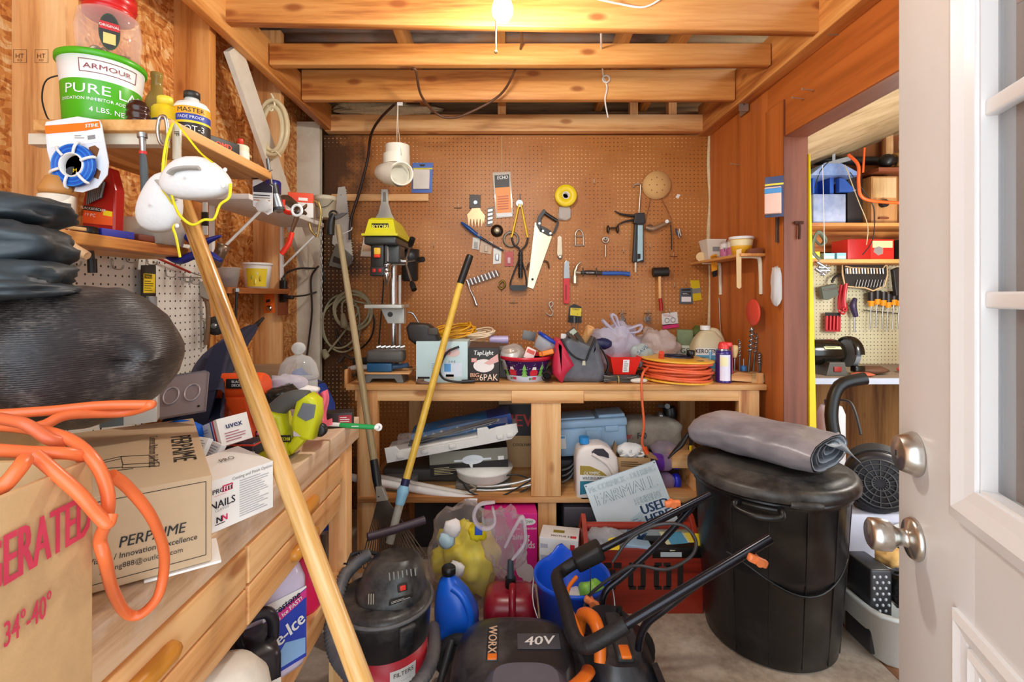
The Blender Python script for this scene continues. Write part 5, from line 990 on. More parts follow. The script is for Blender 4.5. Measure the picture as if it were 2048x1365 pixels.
# ---- plastic shopping bags
def pbag(lb,cx,cy,Yq,r_,m,seed,knot,ears):
    t=T('shopping_bag',lb,'bag',P(cx,cy+40,Yq));b=lump(P(cx,cy,Yq),r_,m,seed,36,.35,2.4)
    for v in b.v:v.z=max(v.z,zk+.001)
    b.obj('bag',t)
    for e in ears:
        b=B();b.tube(Pn(e,Yq-.05),[.012,.022,.02,.008],m,8,4,flat=.35);b.obj('handle',t)
    return t
LB=bagmat('e4e2f4',.6)
pbag('lilac plastic shopping bag with tied handles on the back bench',1228,695,2.66,(.135,.10,.125),LB,3,None,[[(1240,664),(1228,645),(1222,630),(1232,634),(1238,655),(1244,662)],[(1243,662),(1262,656),(1282,650),(1276,664),(1250,666)],[(1238,668),(1212,650),(1205,640),(1222,655)]])
pbag('pinkish plastic shopping bag leaning on the pegboard beside the lilac one',1310,695,2.72,(.125,.09,.105),bagmat('e2cfc6',.7),7,None,[])
b=lump(P(1282,712,2.56),(.06,.04,.06),bagmat('cfe0dc',.7),13,24,.35)
for v in b.v:v.z=max(v.z,zk+.001)
b.text('SAVE',.02,K('2c4a7c',.5),fr(P(1285,700,2.505),0,0,-40));b.solo('shopping_bag','small pale green lettered bag wedged behind the red bin','bag')
b=lump(P(1205,688,2.55),(.05,.035,.03),NAVY,17,16,.3);b.solo('navy_bag','scrap of navy blue wrapping between the tool bag and shopping bag','wrapping')
t=T('parts_bin','small red plastic parts bin with paper label on the bench','bin',P(1245,745,2.5));c=P(1244,740,2.52);c.z=zk+.03;b=B(fr(c));vs=[]
for z,x0,x1,y0,y1 in ((0,-.055,.055,-.05,.06),(.092,-.075,.082,-.075,.075)):vs += [(x0,y0,z),(x1,y0,z),(x1,y1,z),(x0,y1,z)]
vs += [(x*.94,y*.93,z) for x,y,z in vs[4:]]+[(x*.92,y*.92,.006) for x,y,z in vs[:4]]
b.add(vs,[[3,2,1,0]]+[[j,(j+1) % 4,4+(j+1) % 4,4+j] for j in range(4)]+[[4+j,4+(j+1) % 4,8+(j+1) % 4,8+j] for j in range(4)]+[[8+j,8+(j+1) % 4,12+(j+1) % 4,12+j] for j in range(4)]+[[12,13,14,15]],K('e0281e',.35));LMb=fq((.005,-.064,.046),(1,0,0),(0,-.025,.092));b.lab(-.016,.016,-.034,.034,PAPER,LMb);b.lines(-.012,.012,-.028,.028,5,GTXT,LMb);b.obj('bin',t)
b=B(fr((c.x,c.y,zk)));b.box((0,.01,.014),(.16,.14,.028),K('4c4844',.6,0,.3),.01);b.solo('foam_block','dark grey pad under the red parts bin','pad')
t=T('cable_bundle','bundle of grey wires tied with twine in front of the red bin','cable',P(1240,765,2.39));
for i in range(9):
    b=B();yy=2.385+.006*(i % 3);zz=zk+.008+.008*(i // 3);x0=(1208-CX)/405
    b.tube([(x0,yy,zz+.012*(i % 2)),(x0+.05,yy,zz+.006),(x0+.10,yy-.002,zz),(x0+.16,yy,zz+.008*(i % 3))],.0042,K(('4a4642','7c7870','2c2826')[i % 3],.4),6,4);b.obj('wire',t)
b=B();x0 += .07;b.torus((x0,2.39,zk+.017),.019,.0025,K('c8b060',.5),ax='X',n=16,k=5);b.obj('twine',t);b=B();b.sph((x0+.1,2.385,zk+.014),(.045,.016,.013),K('d9d2c6',.4),14);b.obj('plug',t)
nest('cable_tangle','tangle of dark cables between the red bin and the cord reel',1282,752,2.5,.04,.03,4,K('2a2624',.4),.005,8)
# ---- cord reel
c=V(((1352-CX)/967*2.5,2.505,zk));t=T('cord_reel','yellow cord reel wound with orange extension cord','reel',c);M=fr(c,0,0,2);YR=K('f0b43c',.35);OC=K('e8683c',.4)
b=B(M);b.lathe([(.06,.0),(.178,.0),(.183,.004),(.178,.01),(.06,.01)],YR,48);b.obj('lower_flange',t)
b=B(M);b.lathe([(.085,.108),(.176,.100),(.185,.104),(.185,.108),(.176,.112),(.088,.118),(.075,.112),(.075,.06),(.08,.02)],YR,48);fl=b.obj('upper_flange',t)
for a in (115,10,-60):
    b=B(M @ fr((.135*math.cos(math.radians(a)),.135*math.sin(math.radians(a)),.1125)));b.lathe([(0,.0),(.021,0),(.022,.002),(0,.0024)],K('4a3014',.6),16,None,1.3,.8);b.obj('slot',fl)
b=B(M);b.lathe([(0,.1125),(.074,.1125)],K('1c1a28',.5),30);b.torus((0,0,.117),.068,.008,K('2a2838',.4),ax='Z',n=30);b.obj('hub',t,'dark hub');b=B(M);b.lathe([(.017,.11),(.015,.125),(.02,.128),(.021,.155),(0,.157)],BLK,16,Matrix.Translation((.045,-.02,0)) @ Matrix.Translation((0.02,.0,0)));b.obj('crank_knob',t)
b=B(M)
for i in range(7):
    for j in range(2):
        r_=.15+.012*math.sin(i*2.1+j)+.014*j;b.tube([(r_*math.cos(a)*(1+.02*math.sin(3*a+i)),r_*math.sin(a),.018+.0125*i+.004*math.sin(2*a+i*1.7)) for a in [2*pi*k/20 for k in range(20)]],.0075,OC,6,2,True)
b.lathe([(.14,.012),(.148,.05),(.14,.1)],OC,30);b.obj('wound_cord',t)
b=B();b.tube([c+V((-.09,-.05,.10)),c+V((-.10,-.08,.125)),c+V((-.105,-.10,.15))],.0135,K('d8503a',.4),10,3);b.obj('plug',t)
b=B();b.tube([c+V((-.16,-.06,.07)),P(1287,745,2.33),P(1283,765,2.32),P(1284,800,2.32),P(1288,850,2.32),P(1284,885,2.32),P(1290,900,2.32)],.0062,OC,8,6);b.obj('hanging_cord',t);b=B();b.tube([P(1289,896,2.32),P(1294,908,2.32)],.012,K('f0602c',.4),10,1);b.obj('connector',t)
# ---- jug, spray can, blocks with bits
c=P(1415,740,2.68);c.z=zk;t=T('kerosene_jug','cream kerosene jug with label behind the spray can','jug',c);M=fr(c,-6);KJ=K('d6c9a4',.4,0,.12);b=B(M)
b.lathe([(0,0),(.083,0),(.088,.01),(.088,.15),(.07,.195),(.038,.235),(.022,.245),(0,.245)],KJ,32,sx=1,sy=.8,sq=5);b.tube([(.012,0,.24),(.045,0,.236),(.068,0,.2),(.082,0,.15),(.08,0,.12)],.017,KJ,10,5);LMj=fr((0,-.072,0));b.lab(-.082,.082,.04,.15,PAPER,LMj);b.text('KEROSENE',.022,INK,LMj @ fr((-.02,-.001,.134)),.5,'C',.85);b.lab(-.082,.082,.04,.112,K('5aa6c4',.5),LMj,.0011);b.lab(.02,.082,.04,.148,K('8cbcd8',.5),LMj,.0016);b.obj('body',t);b=B(M);b.cyl((-.012,0,.244),(-.012,0,.268),.027,WHT);b.obj('cap',t)
b=lump(P(1398,672,2.85),(.05,.03,.06),K('5c6a2a',.6),6,16,.3);
b.solo('green_bag','olive green bag corner behind the kerosene jug','bag')
t=T('garden_carton','green and grey printed pouch behind the cord reel','package',P(1375,700,2.75));b=B(fr(V((1.02,2.78,zk)),-20));b.box((0,0,.12),(.09,.06,.24),K('6c7a50',.5,0,.4,30),.006);b.lab(-.04,.04,.04,.15,K('cfd2c4',.5),fr((0,-.0305,0)));b.text('GS',.03,K('2c4a34',.5),fr((0,-.0315,.12)),.4);b.obj('pouch',t)
b=B();b.bb((1.1,2.85,zk),(1.25,2.99,zk+.2),wood('d8965a','c07a3c','8c4c1c','Z'));b.solo('wood_box','orange brown wooden box behind the kerosene jug','box')
c=PZ(1447,765,zk);c.y=2.42;c.x=(1447-CX)/967*2.42;t=T('spray_can','violet and yellow spray can with red straw cap on the bench','can',c);b=B(fr(c));b.lathe([(0,0),(.037,0),(.0385,.003),(.0385,.006),(.0375,.008),(.0375,.145),(.0385,.147),(.036,.155),(.028,.165),(.024,.17),(0,.17)],K('3c2c7c',.25,.2),30)
for a in range(-140,-60,8):b.add([(.0381*math.cos(math.radians(q)),.0381*math.sin(math.radians(q)),z_) for z_ in (.012,.14) for q in (a,a+8)],[[0,1,3,2]],K('e4dfee',.4)) ;b.add([(.0384*math.cos(math.radians(q)),.0384*math.sin(math.radians(q)),z_) for z_ in (.085,.13) for q in (a,a+8)],[[0,1,3,2]],K('f0e6b4',.4)) if a <-84 else None
b.lathe([(.0386,.1455),(.029,.1665)],STEEL,24);b.obj('body',t);b=B(fr(c));b.lathe([(.026,.166),(.026,.185),(.02,.2),(0,.203)],K('e8403c',.35),20);b.box((.012,-.004,.19),(.05,.03,.022),K('e8403c',.35),.006);b.obj('cap',t);b=B();b.cyl(c+V((.036,-.014,.19)),c+V((.040,-.012,.01)),.0022,K('d8305c',.4),n=6);b.obj('straw',t)
t=T('paint_marker','slim white and blue marker standing before the kerosene jug','marker',P(1422,750,2.5));q=V(((1421-CX)/967*2.46,2.46,zk));b=B();b.cyl(q,q+V((0,0,.155)),.0065,K('d8e4ee',.4),n=12);b.obj('barrel',t);b=B();b.cyl(q+V((0,0,.06)),q+V((0,0,.15)),.007,K('7ab4dc',.4),n=12);b.obj('sleeve',t)
b=B();vs=W([(1462,750),(1475,745),(1504,748),(1504,765),(1462,762)],2.4);b.prism(vs,2.40,2.52,BENCH['X'],.002);b.solo('drill_bit_block','low wooden block drilled with holes for bits','block')
for z in (0,):b=B();b.bb(((1504-CX)/403,2.40,zk),((1540-CX)/403,2.50,zk+.045),wood('d8c090','c4a470','947444','X'));b.solo('drill_bit_block','taller pale block at the end of the bench','block')
b=B();b.bb((1.235,2.385,zk),(1.262,2.40,zk+.05),PINE['Z']);b.solo('wood_offcut','thin upright offcut at the very end of the bench','wood')
def bit(x,ytop,ybot,Yq,r,lb,kind=0):
    t=T('drill_bit',lb,'drill bit',P(x[1],ybot,Yq),'bits standing in the blocks');a,c=P(x[0],ytop,Yq),P(x[1],ybot,Yq);L=c-a
    b=B();b.cyl(a+L*.45,c,r*.7,DSTEEL,n=8);b.obj('shank',t);pts=[];o=L.normalized().orthogonal()
    n_=24
    for i in range(n_+1):pts.append(a+L*.5*i/n_+Matrix.Rotation(i*1.1,3,L.normalized()) @ o*r*.8)
    b=B();b.tube(pts,r*.75,STEEL,6,1);b.obj('flute',t)
    if kind:b=B();b.lathe([(0,-.008),(.012,-.004),(.014,0),(.004,.014),(0,.02)],STEEL,14,fr(a));b.obj('head',t)
bit((1479,1479),680,748,2.45,.005,'plain rust brown bit beside the awl');bit((1504,1497),660,745,2.45,.008,'auger bit with a wide cutter head',1);bit((1514,1506),668,742,2.46,.006,'slim twisted auger bit next to the headed auger');bit((1534,1520),610,745,2.43,.004,'longest rod bit leaning on the right wall');bit((1519,1518),705,748,2.42,.006,'short thick steel punch in the taller block')
t=T('hole_saw','small blue hole saw standing in the bit block','hole saw',P(1487,745,2.45));b=B(fr(P(1487,742,2.45)));b.lathe([(.013,0),(.014,.002),(.014,.025),(0,.027)],K('2c6aa8',.4),16);b.obj('cup',t);b=B();b.cyl(P(1487,732,2.45),P(1487,718,2.45),.003,STEEL,n=6);b.obj('arbor',t)
t=T('awl','awl with rounded wooden handle beside the spray can','awl',P(1469,742,2.44));b=B(fr(P(1469,716,2.44)));b.lathe([(0,0),(.008,.001),(.012,.012),(.016,.03),(.019,.05),(.014,.062),(0,.065)],K('e8c888',.4),16);b.obj('handle',t);b=B();b.cyl(P(1469,717,2.44),P(1469,742,2.44),.005,STEEL,.0015,8);b.obj('spike',t)
b=B();b.tube([P(1457,700,2.47),P(1466,690,2.47)],.003,DSTEEL,6,1) ;b.tube([P(1462,695,2.47),P(1466,745,2.47)],.003,DSTEEL,6,1);b.solo('hex_key','bent hex key standing behind the awl','hex key')
b=B();b.tube([P(745,760,2.37)+V((.25,0,-.0)),P(835,763,2.37),P(870,770,2.36)],[.012,.02,.008],K('7a5a48',.8,0,.2),8,4,flat=.5);
for v in b.v:v.z=max(v.z,zk+.001)
b.solo('brown_rag','brown cloth scrap lying before the pale blue carton','cloth')
# ================================================================ lower shelf of the back bench
zl=.373
t=T('star_carton','long blue carton printed with white stars lying tilted on the tray','carton',P(930,855,2.62));M=fr(P(925,853,2.58),4,0,-11);b=B(M);L=.52;b.box((0,0,0),(L,.18,.07),K('3484c4',.45),.001);b.box((.2,-.0,.001),(.124,.1805,.0705),K('284c9c',.45));rn=random.Random(5)
for i in range(12):
    sx,sz=-.23+.042*i,rn.uniform(-.022,.022);st=[]
    for k in range(10):rr=.011 if k % 2 == 0 else .005;st.append((sx+rr*math.cos(pi/2+k*pi/5),-.0912,sz+rr*math.sin(pi/2+k*pi/5)))
    b.add(st,[list(range(10))],K('f0ead8',.5))
b.obj('carton',t)
t=T('foam_tray','white moulded plastic tray tilted on the lower shelf','tray',P(900,905,2.45));M=fr(P(905,890,2.40),3,0,-10);TW=K('e2e0da',.35);b=B(M);L=.665
b.prism([(-L/2,-.03),(L/2-.04,-.03),(L/2,.0),(L/2,.045),(L/2-.10,.045),(L/2-.14,.04),(L/2-.15,.055),(L/2-.20,.055),(L/2-.205,.01),(-L/2+.08,.01),(-L/2+.055,.045),(-L/2,.045)],0,.012,TW,.004);b.prism([(-L/2,-.03),(L/2-.04,-.03),(L/2,.0),(L/2,.02),(-L/2,.02)],.012,.2,TW,.004)
for x in (-.26,-.14,.0,.24,.29):b.box((x,-.004,-.005),(.035,.012,.022),TW,.004)
b.obj('tray',t)
t=T('skewer_pack','bundle of dark metal skewers in clear film on the white tray','package',P(900,870,2.45));
for i in range(11):b=B();b.cyl(M @ V((-.22+.005*(i % 3),.03+.012*i,.03+.004*(i % 3))),M @ V((.22+.008*(i % 4),.03+.012*i,.065)),.005,DSTEEL,n=6);b.obj('skewer',t)
b=B(M);b.sheet(lambda u,v:(-.27+.56*u,.02+.15*v,.072+.008*math.sin(9*u+4*v)-.025*(2*v-1) ** 4),16,6,clear('f0ecea',.08,.08,.3),0);b.obj('film',t)
t=T('fan_carton','black ceiling fan carton with white fan picture on the lower shelf','carton',P(937,950,2.5));b=B();M=fr(P(938,925,2.48),3,0,-3.5);b=B(M);b.box((0,.11,.0),(.40,.22,.125),K('2c2824',.45),.001);b.lab(-.2,.2,.0,.0625,K('8a8678',.45),I4,.0008);b.lab(-.2,.2,-.062,-.004,INK,I4,.0009);b.add([(.02+.055*math.cos(a),-.0016,.012+.024*math.sin(a)) for a in [2*pi*k/20 for k in range(20)]],[list(range(20))],K('e4e8ee',.5));b.lab(-.075,.115,.006,.016,K('dfe4ea',.5),I4,.002);b.add([(.0,-.002,-.01),(.02,-.002,.0),(.015,-.002,-.045)],[[0,1,2]],WHT);b.lines(-.18,-.06,-.055,-.015,5,K('c8b88c',.5),I4,.0014);b.lab(.15,.18,.0,.02,PAPER,I4,.0014);b.obj('carton',t)
b=B(fr((-.42,2.72,zl)));b.box((0,0,.035),(.48,.36,.07),K('4c4844',.5,0,.15),.015);b.solo('grey_case','flat dark grey case at the back of the lower shelf','case')
t=T('ceiling_lamp','round white ceiling lamp base lying on the lower shelf','lamp',P(968,962,2.5));c=V(((968-CX)/967*2.52,2.52,zl+.035));b=B(fr(c));b.lathe([(0,0),(.12,0),(.14,.015),(.145,.045),(.15,.05),(.15,.062),(0,.064)],K('ecebe4',.4),36);b.obj('body',t);b=B(fr(c));b.box((-.13,-.02,.052),(.06,.04,.02),K('e4e3dc',.4),.003);b.obj('tab',t)
b=B(fr((c.x,c.y+.03,zl)));b.box((0,0,.017),(.28,.24,.033),K('6c665e',.6),.004);b.solo('grey_board','flat grey board under the round white lamp','board')
t=T('window_blind','grey louvred plastic vent lying in the corner of the lower shelf','vent',P(790,970,2.45));b=B(fr((-.56,2.50,zl),-8));b.box((0,0,.022),(.17,.16,.044),K('8a8682',.5),.008)
for i in range(3):b.box((-.055+.05*i,-.081,.02),(.035,.004,.014),K('c8b8bc',.5),.002)
b.obj('body',t)
t=T('plastic_pipe','long white plastic pipe lying across the front of the lower shelf','pipe',P(860,990,2.36));a,c=P(702,955,2.44),P(955,1002,2.36);a.z += 0;b=B();d=c-a;b.tube([a,c],.018,K('ecebea',.35),18,1);b.obj('tube',t);b=B();b.tube([a+V((.03,.035,.008)),c+V((-.01,.035,.008))],.014,K('d8d2c8',.4),12,1);b.obj('rail',t)
t=T('hose_fittings','braided steel water hoses lying on the lower shelf','hose',P(1000,985,2.45));
for i,(y0,y1) in enumerate(((972,962),(980,974))):b=B();b.tube(Pn([(945,y0),(985,y0+1),(1030,(y0+y1)/2),(1062,y1-4)],2.42),.0065,K('cfd0cc',.3,.7),8,4);b.obj('hose',t)
b=B();b.tube(Pn([(940,968),(952,976)],2.41),.012,K('9c9484',.3,.7),8,1);b.cyl(P(940,982,2.4),P(952,978,2.4),.009,CHROME,n=10);b.obj('coupling',t)
for i,pts in enumerate(([(925,965),(940,985),(975,995),(1010,990),(1061,962)],[(950,990),(985,1000),(1030,990),(1061,975)],[(995,965),(1000,955),(1030,950),(1060,958)])):
    b=B();b.tube([P(x,y,2.38+.03*i) for x,y in pts],.004,BLK,6,5);b.solo('black_cable','thin black cable curling over the braided hoses','cable','thin cables on the lower shelf')
for i in range(6):b=B();b.tube([P(1124,935+6*i,2.5),P(1140,930+5*i,2.52),P(1152,915+3*i,2.56),P(1160,905,2.6)],.005,(BLK,GRY)[i % 2],6,4);b.solo('coiled_cable','dark cables bent behind the wooden post under the blue toolbox','cable','cables behind the middle post')
b=B(fr((.10,2.86,zl)));b.box((0,0,.25),(.30,.2,.5),CARD,.002);b.lab(-.15,.15,.18,.36,K('2c2426',.5),fr((0,-.1005,0)));b.text('COOLHANDS',.016,INK,fr((.0,-.102,.13)),.3);b.text('NEW',.07,K('c83a34',.5),fr((-.02,-.102,.27)),.5);b.solo('printed_carton','tall brown carton with black band and red letters behind the middle post','carton')
t=T('tool_box','light blue plastic toolbox tilted on the lower shelf','toolbox',P(1185,900,2.6));TB_=K('a4c4e0',.4,0,.08);M=fr(P(1186,874,2.56),-2,0,-4);b=B(M);b.box((0,.10,-.025),(.36,.2,.15),TB_,.015);b.lab(-.04,.05,-.06,.05,K('a4c6e0',.4),I4,.004);b.box((.005,-.004,-.015),(.08,.012,.10),TB_,.006);b.obj('body',t)
b=B(M);b.box((0,.10,.07),(.37,.21,.045),TB_,.012);b.box((.11,.10,.098),(.14,.16,.02),TB_,.008);b.box((-.09,.10,.095),(.22,.16,.012),TB_,.006);b.box((.10,-.008,.04),(.07,.01,.03),TB_,.004);ld=b.obj('lid',t);b=B(M);b.lab(-.178,-.145,-.055,.015,PAPER,I4,.001);b.lab(-.175,-.148,.0,.012,K('5aa0d8',.5),I4,.0016);b.obj('label',t)
b=B(fr((.40,2.72,zl)));b.box((0,0,.05),(.34,.28,.1),K('4a4a50',.6),.01);b.solo('dark_case','dark case carrying the light blue toolbox','case')
t=T('sealer_jug','white water sealer jug with gold label and blue cap on the lower shelf','jug',P(1192,998,2.36));c=V(((1190-CX)/967*2.42,2.43,zl));b=B();JW_=K('efe6e0',.35,0,.04);Yq=2.40
def ringj():pass
o1=[(1150,990),(1150,910),(1155,895),(1166,888),(1182,886),(1200,885),(1218,893),(1231,910),(1234,930),(1234,996),(1158,998)]
h1=[(1183,904),(1190,898),(1207,898),(1217,908),(1218,917),(1208,914),(1198,912),(1186,914)]
b.prism(W(o1,Yq),Yq-.05,Yq+.07,JW_,.018,smooth=True);b.prism(W(h1,Yq-.051),Yq-.055,Yq-.049,K('3a3640',.5),.003);b.tube(Pn([(1184,908),(1200,918),(1216,930),(1228,950)],Yq-.05),.010,JW_,8,4)
for pts,m in (([(1160,932),(1180,933),(1203,943),(1214,952),(1160,950)],K('a89038',.5)),([(1160,951),(1215,953),(1215,962),(1160,962)],PAPER),([(1160,963),(1200,963),(1190,975),(1172,988),(1160,990)],K('2c7a94',.5))):b.prism(W(pts,Yq-.05),Yq-.0522,Yq-.05,m)
b.text('OLYMPIC',.016,WHT,fr(P(1184,947,Yq-.053)),.2,'C',.85);b.text('WATERGUARD',.013,K('2a2850',.5),fr(P(1186,957,Yq-.053)),.4,'C',.8);b.obj('body',t);b=B();q=P(1168,886,Yq);b.cyl(q,q+V((0,0,.03)),.025,K('2f92dc',.35),n=20);b.obj('cap',t)
t=T('bulb_carton','open brown carton of wrapped spiral bulbs on the lower shelf','box',P(1265,945,2.42));M=fr(P(1266,935,2.40),-4);b=B(M);b.box((0,.005,0),(.17,.006,.09),CARD);b.box((-.083,.07,0),(.006,.14,.09),CARD);b.box((.083,.07,0),(.006,.14,.09),CARD);b.box((0,.14,.01),(.17,.006,.11),CARD);b.box((0,.07,-.043),(.17,.14,.004),CARD);b.lines(-.06,.07,.0,.03,3,K('5c4630',.6),fr((0,.001,0)));b.obj('box',t);b=B(M);b.add([(-.085,.0,.045),(-.085,.14,.045),(-.075,.11,.10),(-.075,.03,.10)],[[0,1,2,3]],CARD);b.obj('flap',t);b=B(M);b.add([(.085,.0,.045),(.085,.14,.045),(.13,.12,.03),(.13,.02,.03)],[[0,1,2,3]],CARD);b.obj('flap',t)
b=lump(M @ V((0,.07,.06)),(.075,.05,.04),K('eef0f2',.5),21,20,.3);b.solo('bubble_wrap','crumpled white wrapping in the open bulb carton','wrapping')
for i in range(3):
    o=M @ V((-.045+.045*i,.02,.055));b=B();b.tube([o+V((.013*math.cos(k*.8),.013*math.sin(k*.8)*.8,.003*k-.018)) for k in range(14)],.006,WHT,7,2);b.solo('spiral_bulb','white spiral bulb lying in the open brown carton','bulb','spiral bulbs in the brown carton')
t=T('grout_bag','grey paper bag marked F40 lying behind the bulb carton','bag',P(1297,890,2.7));b=B();c=P(1298,863,2.66);b=lump(c,(.155,.09,.08),K('a99c8c',.8,0,.12,20,.3,'6c6258',.3),5,32,.12,2,sq=5);b.text('F40',.032,K('2c282a',.6),fr(P(1284,872,2.563)),.5,'C',.75);b.text('er.',.032,K('b03a3c',.6),fr(P(1260,872,2.563)),.5,'C',.75);b.obj('bag',t)
b=B(fr((.78,2.75,zl)));b.box((0,0,.10),(.32,.26,.2),K('6a5040',.7),.004);b.solo('brown_box','brown box under the grey F40 bag','box')
t=T('angle_grinder','black and silver power tool on top of the grey F40 bag','tool',P(1325,838,2.7));b=B();Yq=2.7;b.tube(Pn([(1338,815),(1340,830),(1334,848)],Yq),[.035,.04,.03],BLK,12,3);b.obj('body',t);b=B();b.cyl(P(1335,813,Yq-.05),P(1334,813,Yq),.014,GRY);b.sph(P(1320,832,Yq-.02),(.022,.03,.025),STEEL,14);b.obj('gear_head',t,'silver gear head');b=B();b.cyl(P(1334,813,Yq),P(1317,812,Yq-.03),.01,STEEL);b.obj('side_handle',t)
for i,(y,lb) in enumerate(((925,'clear bottle with violet liquid and blue cap lying on the upper row'),(962,'clear bottle with blue cap lying on the lower row'))):
    a=P(1312,y,2.5);t=T('drink_bottle',lb,'bottle',a,'bottles lying on their sides');M=fr(a,0,0,90);b=B(M);b.lathe([(0,-.06),(.04,-.06),(.044,-.05),(.044,.06),(.03,.085),(.022,.09),(.022,.1),(0,.1)],clear('cdb4dc',.4),26);b.lathe([(.0445,-.02),(.0445,.03)],K('6a2aa8',.4),20) if i == 0 else None;b.obj('body',t);b=B(M);b.lathe([(.03,.09),(.036,.092),(.036,.118),(0,.12)],K('2a34d4',.3),24);b.obj('cap',t)
b=lump(P(1325,898,2.55),(.07,.06,.04),clear('e2d4e4',.35),31,20,.3);b.solo('film_scrap','crumpled clear film on top of the lying bottles','film')
b=B();b.bb((.835,2.45,zl+.105),(1.0,2.7,zl+.175),PINE['X'],.002);b.solo('wood_offcut','upper pine offcut at the end of the lower shelf','wood');b=B();b.bb((.93,2.42,zl),(1.02,2.7,zl+.10),PINE['X'],.002);b.solo('wood_offcut','lower pine offcut stacked at the end of the lower shelf','wood')
t=T('spring_clamp','black squeeze clamp hanging over the pine offcuts','clamp',P(1355,900,2.42));b=B();b.tube(Pn([(1376,868),(1362,890),(1350,902),(1336,918)],2.4),[.012,.02,.014,.006],K('2c2826',.4),8,4,flat=.6);b.obj('jaw',t);b=B();b.tube(Pn([(1375,868),(1382,882),(1378,900)],2.4),[.012,.014,.008],K('2c2826',.4),8,3,flat=.6);b.obj('handle',t);b=B();b.box(P(1381,897,2.385),(.012,.01,.026),YEL,.003);b.obj('trigger',t)
# ================================================================ things hung on the brown pegboard
Yw=3.058
def pk(name,lb,cat,foot):return T(name,lb,cat,P(foot[0],foot[1],Yw))
def plate(b,pts,m,t=.004,off=0,bev=0):b.prism(W(pts,Yw-off),Yw-off-t,Yw-off,m,bev);return b
def circ(cx,cy,r,n=24,rz=None):return [(cx+r*math.cos(2*pi*i/n),cy+(rz or r)*math.sin(2*pi*i/n)) for i in range(n)]
def wire(b,pts,r,m,off=.012,n=6,sub=4,flat=1.0,closed=False):b.tube(Pn(pts,Yw-off),r,m,n,sub,closed,flat=flat);return b
HK=K('c8c2b4',.3,.8)
b=B();b.bb(((665-CX)/316.5,3.035,P(0,402,3.035).z),((858-CX)/316.5,Yw,P(0,388,3.035).z),PINE['X'],.002);b.solo('wood_batten','short pine batten screwed across the pegboard behind the saw','batten')
t=T('pipe_fitting','white plastic pipe elbows hanging on a string from the tie beam','pipe fitting',P(790,370,2.62));PV=K('f0ead8',.35,0,.06);Yq=2.62
b=B();b.tube([P(795,292,Yq),P(795,312,Yq)],P(819,0,Yq).x-P(795,0,Yq).x,PV,26,1);b.tube([P(793,310,Yq),P(793,330,Yq)],.072,PV,26,1);b.obj('coupling',t)
b=B();b.tube([P(762,345,Yq-.0),P(778,347,Yq-.05),P(800,350,Yq-.10)],[.04,.06,.062],PV,24,4,cap=False);b.obj('elbow',t)
b=B();q=P(802,348,Yq-.10);d=V((.35,-1,-.1)).normalized();b.lathe([(.052,-.04),(.060,-.04),(.062,.02),(.055,.02),(.052,-.04)],PV,26,Matrix.Translation(q) @ d.to_track_quat('Z','Y').to_matrix().to_4x4());b.obj('socket',t)
b=B();b.tube([P(795,210,2.56),P(794,250,2.6),P(794,292,2.62)],.0022,K('e2d6bc',.5),5,2);b.tube([P(797,212,2.56),P(796,250,2.6),P(803,310,2.55)],.0018,K('e2d6bc',.5),5,2);b.obj('string',t);b=B();b.box(P(800,208,2.56),(.03,.01,.018),WHT,.003,None);b.obj('tag',t)
t=pk('sanding_sheet_pack','blue edged pack of white sanding sheets on the pegboard','package',(845,385));b=B();plate(b,[(825,326),(866,326),(864,386),(823,386)],K('5a7cc8',.35),.003,0);plate(b,[(826,336),(865,336),(865,339),(826,339)],K('e2d83c',.5),.001,.003);plate(b,[(838,329),(851,329),(848,333),(841,333)],K('3a342c',.5),.001,.003);b.obj('card',t);b=B();plate(b,[(828,340),(860,341),(859,379),(827,379)],K('eee9df',.8),.018,.003);b.obj('pads',t)
t=pk('feather_cutter','wide toothed scraper with black grip plate on the pegboard','scraper',(957,453));b=B();teeth=[(938,448),(934,430),(943,420),(945,405)]+[(958,405),(961,420),(970,432),(968,448)]
for i in range(5):teeth += [(966-6.4*i,440+(i % 1)),(963.5-6.4*i,455),(961-6.4*i,438)]
plate(b,teeth,K('c09c74',.35,.6),.003,.004);b.obj('blade',t);b=B();plate(b,[(940,390),(961,391),(961,416),(939,417)],K('4c4440',.5),.01,.004,.002);b.cyl(P(951,405,Yw-.016),P(951,405,Yw-.012),.012,STEEL);b.obj('grip',t)
b=B();plate(b,[(975,417),(987,414),(985,452),(973,453)],K('5c5248',.4),.005,.002)
for i in range(4):plate(b,[(976,420+8*i),(985,418+8*i),(985,422+8*i),(976,424+8*i)],K('cfc6b8',.3,.6),.002,.007)
b.solo('bit_pack','small clear strip of bits beside the toothed scraper','package')
t=pk('guide_bar_pack','orange and black bagged chain pack hanging in the middle of the pegboard','package',(1004,435));b=B();plate(b,[(985,346),(1021,344),(1026,434),(992,437)],clear('f2ecdf',.5),.006,.002);plate(b,[(989,351),(1018,349),(1019,374),(990,376)],K('302824',.45),.001,.009);plate(b,[(990,376),(1020,374),(1023,425),(994,427)],K('f29a50',.5),.001,.009);plate(b,[(993,427),(1023,425),(1024,433),(994,434)],PAPER,.001,.009);b.text('ECHO',.022,WHT,fr(P(1005,355,Yw-.011),0,0,-3),.4,'C',.8,.15)
for i in range(6):plate(b,[(995,393+5*i),(1017,391+5*i),(1017,393+5*i),(995,395+5*i)],K('d0603c',.5),.0008,.0105)
b.obj('bag',t);b=B();wire(b,[(1003,348),(1003,335),(1003,272)],.0015,K('ecd8a4',.5),.01,5,2);b.obj('string',t)
